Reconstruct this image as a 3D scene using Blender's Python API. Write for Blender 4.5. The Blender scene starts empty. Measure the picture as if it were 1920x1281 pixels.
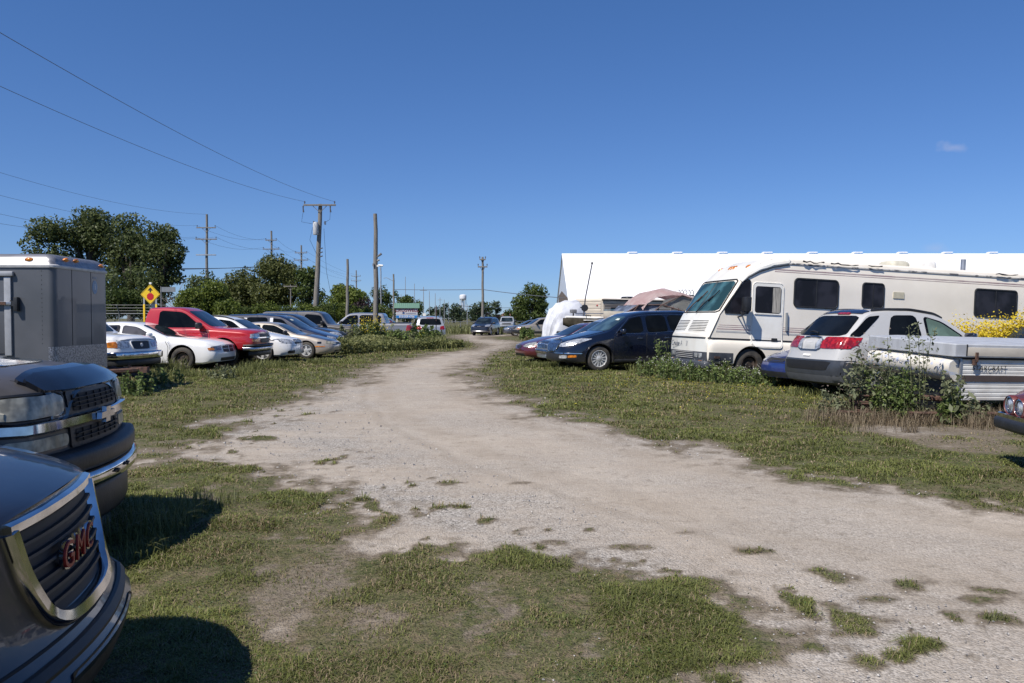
import bpy, bmesh, math, random
import numpy as np
from mathutils import Vector, Matrix
from mathutils.bvhtree import BVHTree
R = math.radians
sc = bpy.context.scene
col = sc.collection
# ------------------------------------------------------------------ camera
CAMH = 1.6; PITCH = R(1.67); FPX = 28.0/36*1920
cd = bpy.data.cameras.new('camera'); cam = bpy.data.objects.new('camera', cd); col.objects.link(cam)
cam.location = (0, 0, CAMH); cam.rotation_euler = (R(90) - PITCH, 0, 0)
cd.lens = 28; cd.sensor_width = 36; cd.clip_end = 6000; cd.clip_start = 0.05
sc.camera = cam
# ------------------------------------------------------------------ sky and sun
SUN = Vector((-0.50, -0.57, 1.0)).normalized()
EL = math.asin(SUN.z); ROT = math.atan2(SUN.x, SUN.y)
w = bpy.data.worlds.new('World'); sc.world = w; w.use_nodes = True
nt = w.node_tree; nt.nodes.clear()
out = nt.nodes.new('ShaderNodeOutputWorld'); bg = nt.nodes.new('ShaderNodeBackground')
sky = nt.nodes.new('ShaderNodeTexSky'); sky.sky_type = 'NISHITA'; sky.sun_disc = False
sky.sun_elevation = EL; sky.sun_rotation = ROT; sky.altitude = 0; sky.air_density = 0.8; sky.dust_density = 0.0; sky.ozone_density = 6.0
# two faint wisps of cloud low in the right-hand sky
geo = nt.nodes.new('ShaderNodeTexCoord')
sz_ = nt.nodes.new('ShaderNodeSeparateXYZ'); nt.links.new(geo.outputs['Generated'], sz_.inputs[0])
rp = nt.nodes.new('ShaderNodeValToRGB'); rp.color_ramp.elements[0].position = 0.0; rp.color_ramp.elements[0].color = (.46, .57, .82, 1)
rp.color_ramp.elements[1].position = .42; rp.color_ramp.elements[1].color = (.60, .84, 1.08, 1)
e_ = rp.color_ramp.elements.new(.12); e_.color = (.60, .71, .90, 1)
nt.links.new(sz_.outputs[2], rp.inputs[0])
gm = nt.nodes.new('ShaderNodeMix'); gm.data_type = 'RGBA'; gm.blend_type = 'MULTIPLY'; gm.inputs[0].default_value = 1; nt.links.new(sky.outputs[0], gm.inputs[6]); nt.links.new(rp.outputs[0], gm.inputs[7])
def wisp(direction, size, prev, amt):
    d = Vector(direction).normalized()
    mp = nt.nodes.new('ShaderNodeVectorMath'); mp.operation = 'SUBTRACT'; mp.inputs[1].default_value = d
    nt.links.new(geo.outputs['Generated'], mp.inputs[0])
    sc_ = nt.nodes.new('ShaderNodeVectorMath'); sc_.operation = 'MULTIPLY'; sc_.inputs[1].default_value = (1/size, 1/size, 2.4/size)
    nt.links.new(mp.outputs[0], sc_.inputs[0])
    ln = nt.nodes.new('ShaderNodeVectorMath'); ln.operation = 'LENGTH'; nt.links.new(sc_.outputs[0], ln.inputs[0])
    nz = nt.nodes.new('ShaderNodeTexNoise'); nz.inputs['Scale'].default_value = 60; nz.inputs['Detail'].default_value = 6
    nt.links.new(geo.outputs['Generated'], nz.inputs['Vector'])
    ad = nt.nodes.new('ShaderNodeMath'); ad.operation = 'MULTIPLY_ADD'; ad.inputs[1].default_value = 1.6
    nt.links.new(nz.outputs['Fac'], ad.inputs[0]); nt.links.new(ln.outputs['Value'], ad.inputs[2])
    mr = nt.nodes.new('ShaderNodeMapRange'); mr.inputs[1].default_value = 1.55; mr.inputs[2].default_value = 0.9; mr.inputs[3].default_value = 0; mr.inputs[4].default_value = amt
    nt.links.new(ad.outputs[0], mr.inputs[0])
    mx = nt.nodes.new('ShaderNodeMix'); mx.data_type = 'RGBA'; mx.inputs[7].default_value = (4.4, 4.6, 6.0, 1)
    nt.links.new(mr.outputs[0], mx.inputs[0]); nt.links.new(prev, mx.inputs[6])
    return mx.outputs[2]
c_ = wisp((825/1493, 1, 318/1493), 0.022, gm.outputs[2], .34)
c_ = wisp((790/1493, 1, 130/1493), 0.022, c_, .2)
nt.links.new(c_, bg.inputs[0]); nt.links.new(bg.outputs[0], out.inputs[0])
bg.inputs[1].default_value = 0.098
sd = bpy.data.lights.new('sun', 'SUN'); sd.energy = 4.9; sd.angle = R(0.5); sd.color = (1.0, 0.945, 0.87)
so = bpy.data.objects.new('sun', sd); col.objects.link(so)
so.rotation_euler = (-SUN).to_track_quat('-Z', 'Y').to_euler(); so.location = (0, 0, 60)
sc.view_settings.view_transform = 'Standard'; sc.view_settings.look = 'None'
sc.view_settings.exposure = 0.26; sc.view_settings.gamma = 1.0
sc.view_settings.use_curve_mapping = False

random.seed(7); rng = np.random.default_rng(7)
# ------------------------------------------------------------------ pixel -> world
def ray(px, py):
    u = (px - 960)/FPX; v = (640.5 - py)/FPX
    c, s = math.cos(PITCH), math.sin(PITCH)
    return Vector((u, c + v*s, -s + v*c))
def at(px, py, Y):
    d = ray(px, py); k = Y/d.y
    return Vector((d.x*k, Y, CAMH + d.z*k))
def gp(px, py):
    d = ray(px, py); k = -CAMH/d.z
    return (d.x*k, d.y*k)
# ------------------------------------------------------------------ tags
def tag(o, label=None, cat=None, group=None, kind=None):
    if label: o['label'] = label
    if cat: o['category'] = cat
    if group: o['group'] = group
    if kind: o['kind'] = kind
    return o
def empty(name, loc=(0, 0, 0), rz=0, label=None, cat=None, group=None):
    o = bpy.data.objects.new(name, None); col.objects.link(o); o.location = loc; o.rotation_euler = (0, 0, rz)
    o.empty_display_size = .2
    return tag(o, label, cat, group)
def link(name, me, mats, parent=None, smooth=None):
    o = bpy.data.objects.new(name, me); col.objects.link(o)
    if mats is not None:
        if not isinstance(mats, (list, tuple)): mats = [mats]
        if len(me.materials) == 0:
            for m in mats: me.materials.append(m)
    if parent is not None: o.parent = parent
    if smooth is not None: shade(me, smooth)
    return o
def shade(me, ang=35):
    me.polygons.foreach_set('use_smooth', [True]*len(me.polygons))
    me.set_sharp_from_angle(angle=R(ang)); me.update()
def npmesh(name, verts, faces, attr=None):
    """verts (n,3); faces (m,k) fixed k"""
    me = bpy.data.meshes.new(name); n = len(verts); m, k = faces.shape
    me.vertices.add(n); me.vertices.foreach_set('co', np.asarray(verts, np.float32).ravel())
    me.loops.add(m*k); me.loops.foreach_set('vertex_index', faces.astype(np.int32).ravel())
    me.polygons.add(m); me.polygons.foreach_set('loop_start', np.arange(0, m*k, k, dtype=np.int32))
    me.polygons.foreach_set('loop_total', np.full(m, k, np.int32))
    me.update(calc_edges=True)
    if attr:
        for an, av in attr.items():
            a = me.attributes.new(an, 'FLOAT', 'POINT'); a.data.foreach_set('value', np.asarray(av, np.float32))
    return me
def bm_mesh(bm, name):
    me = bpy.data.meshes.new(name); bm.to_mesh(me); bm.free(); return me
# ------------------------------------------------------------------ materials
MATS = {}
def nn(nt, t, **kw):
    n = nt.nodes.new(t)
    for k, v in kw.items(): setattr(n, k, v)
    return n
def base_mat(name):
    m = bpy.data.materials.new(name); m.use_nodes = True
    nt = m.node_tree; b = nt.nodes['Principled BSDF']
    return m, nt, b
def S(b, **kw):
    for k, v in kw.items():
        b.inputs[k.replace('_', ' ')].default_value = v
def c4(c): return (c[0], c[1], c[2], 1)
def mat(name, c, rough=.6, metal=0, var=.15, scale=6, bump=0, bscale=40, coat=0, c2=None, detail=6, lo=.4, hi=.62, spec=.5, coords='Object', stretch=None, cr=.03):
    """noise between c and c2 (or c darker), optional bump and clear coat"""
    if name in MATS: return MATS[name]
    m, nt, b = base_mat(name); MATS[name] = m
    if c2 is None: c2 = tuple(x*(1 - var) for x in c)
    tc = nn(nt, 'ShaderNodeTexCoord'); src = tc.outputs[coords]
    if stretch:
        mp = nn(nt, 'ShaderNodeMapping'); mp.inputs['Scale'].default_value = stretch
        nt.links.new(src, mp.inputs[0]); src = mp.outputs[0]
    nz = nn(nt, 'ShaderNodeTexNoise'); nz.inputs['Scale'].default_value = scale; nz.inputs['Detail'].default_value = detail
    nt.links.new(src, nz.inputs['Vector'])
    mr = nn(nt, 'ShaderNodeMapRange'); mr.inputs[1].default_value = lo; mr.inputs[2].default_value = hi
    nt.links.new(nz.outputs['Fac'], mr.inputs[0])
    mx = nn(nt, 'ShaderNodeMix', data_type='RGBA'); mx.inputs[6].default_value = c4(c); mx.inputs[7].default_value = c4(c2)
    nt.links.new(mr.outputs[0], mx.inputs[0]); nt.links.new(mx.outputs[2], b.inputs['Base Color'])
    S(b, Roughness=rough, Metallic=metal, Coat_Weight=coat, Coat_Roughness=cr, Specular_IOR_Level=spec)
    if bump:
        n2 = nn(nt, 'ShaderNodeTexNoise'); n2.inputs['Scale'].default_value = bscale; n2.inputs['Detail'].default_value = 5
        nt.links.new(src, n2.inputs['Vector'])
        bp = nn(nt, 'ShaderNodeBump'); bp.inputs['Strength'].default_value = bump; bp.inputs['Distance'].default_value = .02
        nt.links.new(n2.outputs['Fac'], bp.inputs['Height']); nt.links.new(bp.outputs[0], b.inputs['Normal'])
    return m
def paint(name, c, rough=.35, metal=.0, dust=.25, coat=1.0, fade=None):
    """car paint: coat plus settled dust (procedural patches) and fine orange peel"""
    if name in MATS: return MATS[name]
    m, nt, b = base_mat(name); MATS[name] = m
    tc = nn(nt, 'ShaderNodeTexCoord')
    nz = nn(nt, 'ShaderNodeTexNoise'); nz.inputs['Scale'].default_value = 2.2; nz.inputs['Detail'].default_value = 9; nz.inputs['Roughness'].default_value = .7
    nt.links.new(tc.outputs['Object'], nz.inputs['Vector'])
    mr = nn(nt, 'ShaderNodeMapRange'); mr.inputs[1].default_value = .35; mr.inputs[2].default_value = .75; mr.inputs[4].default_value = dust
    nt.links.new(nz.outputs['Fac'], mr.inputs[0])
    # road dirt rises from the sills
    sx = nn(nt, 'ShaderNodeSeparateXYZ'); nt.links.new(tc.outputs['Object'], sx.inputs[0])
    m2 = nn(nt, 'ShaderNodeMapRange'); m2.inputs[1].default_value = .62; m2.inputs[2].default_value = .25; m2.inputs[4].default_value = .24
    nt.links.new(sx.outputs[2], m2.inputs[0])
    ml = nn(nt, 'ShaderNodeMath', operation='MULTIPLY'); nt.links.new(m2.outputs[0], ml.inputs[0]); nt.links.new(nz.outputs['Fac'], ml.inputs[1])
    ad = nn(nt, 'ShaderNodeMath', operation='ADD', use_clamp=True); nt.links.new(mr.outputs[0], ad.inputs[0]); nt.links.new(ml.outputs[0], ad.inputs[1])
    mx = nn(nt, 'ShaderNodeMix', data_type='RGBA'); mx.inputs[6].default_value = c4(c); mx.inputs[7].default_value = (.30, .26, .21, 1) if sum(c) < 1.5 else (.52, .48, .42, 1)
    k = nn(nt, 'ShaderNodeMath', operation='MULTIPLY'); k.inputs[1].default_value = .5; nt.links.new(ad.outputs[0], k.inputs[0])
    nt.links.new(k.outputs[0], mx.inputs[0]); nt.links.new(mx.outputs[2], b.inputs['Base Color'])
    ra = nn(nt, 'ShaderNodeMath', operation='MULTIPLY_ADD', use_clamp=True); ra.inputs[1].default_value = .35; ra.inputs[2].default_value = rough
    nt.links.new(ad.outputs[0], ra.inputs[0]); nt.links.new(ra.outputs[0], b.inputs['Roughness'])
    cr = nn(nt, 'ShaderNodeMath', operation='MULTIPLY_ADD', use_clamp=True); cr.inputs[1].default_value = .22; cr.inputs[2].default_value = .03
    nt.links.new(ad.outputs[0], cr.inputs[0]); nt.links.new(cr.outputs[0], b.inputs['Coat Roughness'])
    S(b, Metallic=metal, Coat_Weight=coat)
    n2 = nn(nt, 'ShaderNodeTexNoise'); n2.inputs['Scale'].default_value = 3.5; n2.inputs['Detail'].default_value = 2
    nt.links.new(tc.outputs['Object'], n2.inputs['Vector'])
    bp = nn(nt, 'ShaderNodeBump'); bp.inputs['Strength'].default_value = .12; bp.inputs['Distance'].default_value = .02
    nt.links.new(n2.outputs['Fac'], bp.inputs['Height']); nt.links.new(bp.outputs[0], b.inputs['Normal'])
    return m
def glass(name, c=(.004, .005, .006), rough=.03, streak=.3, spec=.14):
    if name in MATS: return MATS[name]
    m, nt, b = base_mat(name); MATS[name] = m
    tc = nn(nt, 'ShaderNodeTexCoord'); nz = nn(nt, 'ShaderNodeTexNoise'); nz.inputs['Scale'].default_value = 1.7; nz.inputs['Detail'].default_value = 5
    nt.links.new(tc.outputs['Object'], nz.inputs['Vector'])
    mr = nn(nt, 'ShaderNodeMapRange'); mr.inputs[1].default_value = .45; mr.inputs[2].default_value = .6
    nt.links.new(nz.outputs['Fac'], mr.inputs[0])
    mx = nn(nt, 'ShaderNodeMix', data_type='RGBA'); mx.inputs[6].default_value = c4(c); mx.inputs[7].default_value = c4([x*(1+2.2*streak) + .001 for x in c])
    nt.links.new(mr.outputs[0], mx.inputs[0]); nt.links.new(mx.outputs[2], b.inputs['Base Color'])
    r2 = nn(nt, 'ShaderNodeMapRange'); r2.inputs[1].default_value = .4; r2.inputs[2].default_value = .8; r2.inputs[3].default_value = rough; r2.inputs[4].default_value = rough + .12
    nt.links.new(nz.outputs['Fac'], r2.inputs[0]); nt.links.new(r2.outputs[0], b.inputs['Roughness'])
    S(b, Specular_IOR_Level=spec)
    return m
def lamp(name, c, rough=.12, ribs=60, metal=.35, coat=1.0):
    """moulded lamp lens: ribbed reflector behind a clear coat"""
    if name in MATS: return MATS[name]
    m, nt, b = base_mat(name); MATS[name] = m
    tc = nn(nt, 'ShaderNodeTexCoord')
    wv = nn(nt, 'ShaderNodeTexWave'); wv.bands_direction = 'Y'; wv.inputs['Scale'].default_value = ribs/6; wv.inputs['Distortion'].default_value = .6
    nt.links.new(tc.outputs['Object'], wv.inputs['Vector'])
    nz = nn(nt, 'ShaderNodeTexNoise'); nz.inputs['Scale'].default_value = 14; nt.links.new(tc.outputs['Object'], nz.inputs['Vector'])
    mr = nn(nt, 'ShaderNodeMapRange'); mr.inputs[1].default_value = .38; mr.inputs[2].default_value = .62; nt.links.new(nz.outputs['Fac'], mr.inputs[0])
    mx = nn(nt, 'ShaderNodeMix', data_type='RGBA'); mx.inputs[6].default_value = c4([x*.45 for x in c]); mx.inputs[7].default_value = c4(c)
    nt.links.new(mr.outputs[0], mx.inputs[0]); nt.links.new(mx.outputs[2], b.inputs['Base Color'])
    bp = nn(nt, 'ShaderNodeBump'); bp.inputs['Strength'].default_value = .35; bp.inputs['Distance'].default_value = .01
    nt.links.new(wv.outputs['Fac'], bp.inputs['Height']); nt.links.new(bp.outputs[0], b.inputs['Normal'])
    S(b, Roughness=rough, Metallic=metal, Coat_Weight=coat, Coat_Roughness=.06)
    return m
BLK = mat('black_plastic', (.022, .023, .026), .5, var=.4, bump=.1)
BLKG = mat('gloss_black', (.008, .009, .012), .18, coat=.5)
WELL = mat('wheel_well', (.012, .012, .012), .95)
SEAM = mat('seam_shadow_gap', (.012, .012, .013), .8)
CHROME = mat('chrome', (.62, .63, .65), .09, 1.0, var=.25, scale=9)
DCHROME = mat('dull_chrome', (.5, .5, .52), .25, 1.0, var=.3, scale=9)
ALU = mat('aluminium', (.42, .43, .45), .42, .8, var=.2, bump=.08)
RUB = mat('tyre_rubber', (.028, .027, .026), .8, c2=(.07, .062, .052), scale=5, bump=.2, bscale=60)
GL = glass('dark_glass')
GLT = glass('teal_glass', (.02, .036, .040), .03, .8, .5); GLW = glass('windscreen_glass', (.008, .012, .014), .03, .8, .5)
GLG = glass('green_glass', (.09, .135, .11), .1, .3)
HL = lamp('headlight_lens', (.62, .64, .66))
HLO = lamp('clouded_headlight_lens', (.40, .385, .31), .35, 20, .05, .4)
TL = lamp('tail_lens', (.42, .012, .012), .15, 30, .1)
AM = lamp('amber_lens', (.75, .24, .02), .2, 40, .1)
RUST = mat('rust', (.115, .060, .042), .85, c2=(.05, .03, .024), scale=12, bump=.5)
WOODP = mat('pole_wood', (.235, .215, .19), .85, c2=(.14, .13, .115), scale=5, bump=.6, bscale=9, stretch=(6, 6, .5))
WHITEP = mat('white_plastic', (.80, .78, .73), .45, var=.12)
AMBT = AM
# ------------------------------------------------------------------ mesh helpers
def add_box(bm, x0, x1, y0, y1, z0, z1, M=None):
    vs = [bm.verts.new(v) for v in [(x0,y0,z0),(x1,y0,z0),(x1,y1,z0),(x0,y1,z0),(x0,y0,z1),(x1,y0,z1),(x1,y1,z1),(x0,y1,z1)]]
    if M:
        for v in vs: v.co = M @ v.co
    for f in [(3,2,1,0),(4,5,6,7),(0,1,5,4),(1,2,6,5),(2,3,7,6),(3,0,4,7)]: bm.faces.new([vs[i] for i in f])
    return vs
def bevel_all(bm, w, seg=2):
    bmesh.ops.bevel(bm, geom=list(bm.edges), offset=w, segments=seg, affect='EDGES', profile=.6, clamp_overlap=True)
def boxobj(name, x0, x1, y0, y1, z0, z1, m, parent=None, bev=.01):
    bm = bmesh.new(); add_box(bm, x0, x1, y0, y1, z0, z1)
    if bev: bevel_all(bm, bev)
    return link(name, bm_mesh(bm, name), m, parent, 40)
def add_tube(bm, pts, r, n=8, cap=True, closed=False):
    """round tube through pts; r scalar or list"""
    pts = [Vector(p) for p in pts]; m = len(pts); rs = r if isinstance(r, (list, tuple)) else [r]*m
    rings = []; prevN = None
    for i, p in enumerate(pts):
        a = pts[i-1] if (i > 0 or closed) else p; b = pts[(i+1) % m] if (i < m-1 or closed) else p
        T = (b - a).normalized()
        N = Vector((0, 0, 1)) if prevN is None else prevN
        if abs(T.dot(N)) > .95 and prevN is None: N = Vector((1, 0, 0))
        N = (N - T*N.dot(T)).normalized(); B = T.cross(N); prevN = N
        rings.append([bm.verts.new(p + (N*math.cos(2*math.pi*k/n) + B*math.sin(2*math.pi*k/n))*rs[i]) for k in range(n)])
    for i in range(m if closed else m-1):
        A = rings[i]; Bq = rings[(i+1) % m]
        for k in range(n): bm.faces.new((A[k], A[(k+1) % n], Bq[(k+1) % n], Bq[k]))
    if cap and not closed:
        bm.faces.new(rings[0][::-1]); bm.faces.new(rings[-1])
def tubeobj(name, paths, r, m, parent=None, n=8):
    bm = bmesh.new()
    for p in paths: add_tube(bm, p, r, n)
    return link(name, bm_mesh(bm, name), m, parent, 50)
def add_lathe(bm, prof, n=24, M=None, cap=True):
    """prof [(r,z)] round z axis"""
    rings = []
    for r_, z_ in prof:
        rings.append([bm.verts.new((r_*math.cos(2*math.pi*k/n), r_*math.sin(2*math.pi*k/n), z_)) for k in range(n)])
    vs = [v for q in rings for v in q]
    for i in range(len(rings)-1):
        for k in range(n): bm.faces.new((rings[i][k], rings[i][(k+1) % n], rings[i+1][(k+1) % n], rings[i+1][k]))
    if cap and prof[0][0] > 1e-5: bm.faces.new(rings[0][::-1])
    if cap and prof[-1][0] > 1e-5: bm.faces.new(rings[-1])
    if M:
        for v in vs: v.co = M @ v.co
def rrect(x0, x1, y0, y1, r, n=5):
    r = min(r, (x1-x0)/2-1e-4, (y1-y0)/2-1e-4); P = []
    for cx, cy, a in ((x1-r, y1-r, 0), (x0+r, y1-r, 90), (x0+r, y0+r, 180), (x1-r, y0+r, 270)):
        for k in range(n+1):
            t = R(a + 90*k/n); P.append((cx + r*math.cos(t), cy + r*math.sin(t)))
    return P
def add_stack(bm, rings, cap=True):
    """rings: list of lists of (x,y,z), same count"""
    rs = [[bm.verts.new(p) for p in q] for q in rings]; n = len(rs[0])
    for i in range(len(rs)-1):
        for k in range(n): bm.faces.new((rs[i][k], rs[i][(k+1) % n], rs[i+1][(k+1) % n], rs[i+1][k]))
    if cap: bm.faces.new(rs[0][::-1]); bm.faces.new(rs[-1])
def chaikin(P, n=2, q=.2, closed=True):
    for _ in range(n):
        Q = []
        m = len(P)
        for i in range(m if closed else m-1):
            a, b = P[i], P[(i+1) % m]
            Q += [(a[0]*(1-q)+b[0]*q, a[1]*(1-q)+b[1]*q), (a[0]*q+b[0]*(1-q), a[1]*q+b[1]*(1-q))]
        if not closed: Q = [P[0]] + Q[1:-1] + [P[-1]]
        P = Q
    return P
def text_mesh(s, size, extrude=.0, offset=0, shear=0, space=1.0):
    cu = bpy.data.curves.new('lettering', 'FONT'); cu.body = s; cu.size = size; cu.extrude = extrude; cu.offset = offset; cu.shear = shear
    cu.align_x = 'CENTER'; cu.align_y = 'CENTER'; cu.space_character = space; cu.resolution_u = 3
    o = bpy.data.objects.new('lettering', cu); col.objects.link(o)
    dg = bpy.context.evaluated_depsgraph_get()
    me = bpy.data.meshes.new_from_object(o.evaluated_get(dg)); bpy.data.objects.remove(o); bpy.data.curves.remove(cu)
    return me
def text_obj(name, s, size, M, m, parent, **kw):
    me = text_mesh(s, size, **kw); me.materials.clear()
    o = link(name, me, m, parent); me.transform(M); return o
def frame(origin, xdir, up):
    """matrix mapping text plane (x right, y up) to a face"""
    X = Vector(xdir).normalized(); Z = X.cross(Vector(up)).normalized(); Y = Z.cross(X)
    M = Matrix((X, Y, Z)).transposed().to_4x4(); M.translation = Vector(origin); return M
# numpy value noise
_perm = rng.random((256, 256))
def vnoise(x, y):
    xi = np.floor(x).astype(int); yi = np.floor(y).astype(int); fx = x-xi; fy = y-yi
    fx = fx*fx*(3-2*fx); fy = fy*fy*(3-2*fy)
    g = lambda a, b: _perm[a & 255, b & 255]
    return (g(xi, yi)*(1-fx)+g(xi+1, yi)*fx)*(1-fy) + (g(xi, yi+1)*(1-fx)+g(xi+1, yi+1)*fx)*fy
def fnoise(x, y, o=4, p=.5):
    s = 0; a = 1; t = 0
    for k in range(o):
        s = s + a*vnoise(x*2**k + 17.3*k, y*2**k + 9.1*k); t += a; a *= p
    return s/t
# ================================================================== VEHICLES
def prof(pts, sig=.05):
    xs = np.array([p[0] for p in pts], float); ys = np.array([p[1] for p in pts], float)
    g = np.arange(xs[0]-.6, xs[-1]+.6, .01); v = np.interp(g, xs, ys)
    if sig > 0:
        k = np.arange(-int(3*sig/.01), int(3*sig/.01)+1)*.01; kk = np.exp(-k*k/(2*sig*sig)); kk /= kk.sum()
        v = np.convolve(np.pad(v, len(k)//2, 'edge'), kk, 'valid')
    return lambda u: float(np.interp(u, g, v))
def body_mesh(sp):
    L, W = sp['L'], sp['W']
    top, belt, bot = prof(sp['top'], sp.get('sig', .045)), prof(sp['belt'], .06), prof(sp['bot'], .05)
    nose = prof(sp.get('nose', [(0, 0), (2, 0)]), .04); tail = prof(sp.get('tail', [(0, 0), (2, 0)]), .04)
    bowf, bowr = sp.get('bow', .14), sp.get('bowr', .08)
    rf, rr, kf, kr = sp.get('rf', .35), sp.get('rr', .3), sp.get('kf', .72), sp.get('kr', .8)
    tum = sp.get('tum', .38); crown = sp.get('crown', .035); re0 = sp.get('re', .09)
    us = list(np.concatenate([[0, .015, .04, .08, .13, .19, .26, .34], np.arange(.42, L-.42, .075), L-np.array([.42, .34, .26, .19, .13, .08, .04, .015, 0])]))
    wtaper = prof(sp.get('plan', [(0, 1), (L, 1)]), .1)
    bm = bmesh.new(); rings = []; halves = []
    for u in us:
        w = W/2*wtaper(u)
        if u < rf: t = (rf-u)/rf; w *= kf + (1-kf)*math.sqrt(max(0, 1-t*t))
        if L-u < rr: t = (rr-(L-u))/rr; w *= kr + (1-kr)*math.sqrt(max(0, 1-t*t))
        zb = bot(u); zt = top(u); zs = min(belt(u), zt-.03); h = zt-zs
        sh = w*.94; re = min(re0, h*.55); yt = sh - tum*(h-re)
        sc_ = (zs-zb)
        bulge = sp.get('bulge', .012)
        half = [(w*.5, zb), (w*.92, zb), (w*.975, zb+.05), (w-.004, zb+sc_*.25), (w, zb+sc_*.45), (w-bulge*.3, zb+sc_*.62), (w-bulge, zb+sc_*.8), (w*.968, zs-.035), (sh+.004, zs-.006),
                (sh-tum*(h-re)*.06, zs+(h-re)*.06), (sh-tum*(h-re)*.33, zs+(h-re)*.33), (sh-tum*(h-re)*.66, zs+(h-re)*.66), (yt, zt-re), (yt-re*.25, zt-re*.35), (yt-re*.9, zt-re*.02), (yt*.62, zt+crown*.7), (yt*.3, zt+crown*.95)]
        halves.append(half)
    def deform(u, y, z):
        f = max(0, 1-u/.9)**1.0; r_ = max(0, 1-(L-u)/.7)
        q = max(0, 1-(y/(W/2))**2)
        uu = u - f*(bowf*q) + f*nose(z) + r_*(bowr*q) - r_*tail(z)
        return Vector((L/2-uu, y, z))
    for u, half in zip(us, halves):
        pr = [(y, z) for y, z in half] + [(-y, z) for y, z in half[::-1]]
        rings.append([bm.verts.new(deform(u, y, z)) for y, z in pr])
    n = len(rings[0])
    for i in range(len(rings)-1):
        for k in range(n): bm.faces.new((rings[i][k], rings[i+1][k], rings[i+1][(k+1) % n], rings[i][(k+1) % n]))
    nh = len(halves[0]); K = 10
    for ui, flip in ((0, False), (-1, True)):
        ring = rings[ui]; rows = []
        for i in range(nh):
            a = ring[i]; b = ring[n-1-i]; y0, z0 = halves[ui][i]
            rows.append([a] + [bm.verts.new(deform(us[ui], y0*(1-2*k/K), z0)) for k in range(1, K)] + [b])
        for i in range(nh-1):
            for k in range(K):
                f = (rows[i][k], rows[i][k+1], rows[i+1][k+1], rows[i+1][k])
                bm.faces.new(f if flip else f[::-1])
    bmesh.ops.remove_doubles(bm, verts=bm.verts, dist=1e-5)
    bmesh.ops.recalc_face_normals(bm, faces=bm.faces)
    return bm_mesh(bm, 'body'), deform
def cut_wells(me, sp):
    L = sp['L']; uf, ur, r = sp['wheels'][:3]; ra = sp.get('arch', r+.06); W = sp['W']
    bm = bmesh.new(); cs = []
    for u in (uf, ur):
        for s in (1, -1):
            M = Matrix.Translation((L/2-u, s*(W/2-.15), r)) @ Matrix.Rotation(R(90), 4, 'X')
            add_lathe(bm, [(ra, -.28), (ra, .28)], 40, M); cs.append((L/2-u, r, ra))
    # the two cylinders on a side are separate closed solids
    bmesh.ops.recalc_face_normals(bm, faces=bm.faces)
    cm = bm_mesh(bm, 'well_cutter'); co = bpy.data.objects.new('well_cutter', cm); col.objects.link(co)
    o = bpy.data.objects.new('tmp', me); col.objects.link(o)
    md = o.modifiers.new('b', 'BOOLEAN'); md.operation = 'DIFFERENCE'; md.solver = 'EXACT'; md.object = co
    dg = bpy.context.evaluated_depsgraph_get()
    me2 = bpy.data.meshes.new_from_object(o.evaluated_get(dg))
    bpy.data.objects.remove(o); bpy.data.objects.remove(co); bpy.data.meshes.remove(me)
    mi = []
    for p in me2.polygons:
        inside = 0
        for (cx, cz, rad) in (cs[0], cs[2]):
            if all((me2.vertices[v].co.x-cx)**2 + (me2.vertices[v].co.z-cz)**2 < (rad+.004)**2 for v in p.vertices): inside = 1
        mi.append(inside)
    me2.materials.clear()
    me2['mi'] = 1
    return me2, mi
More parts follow.
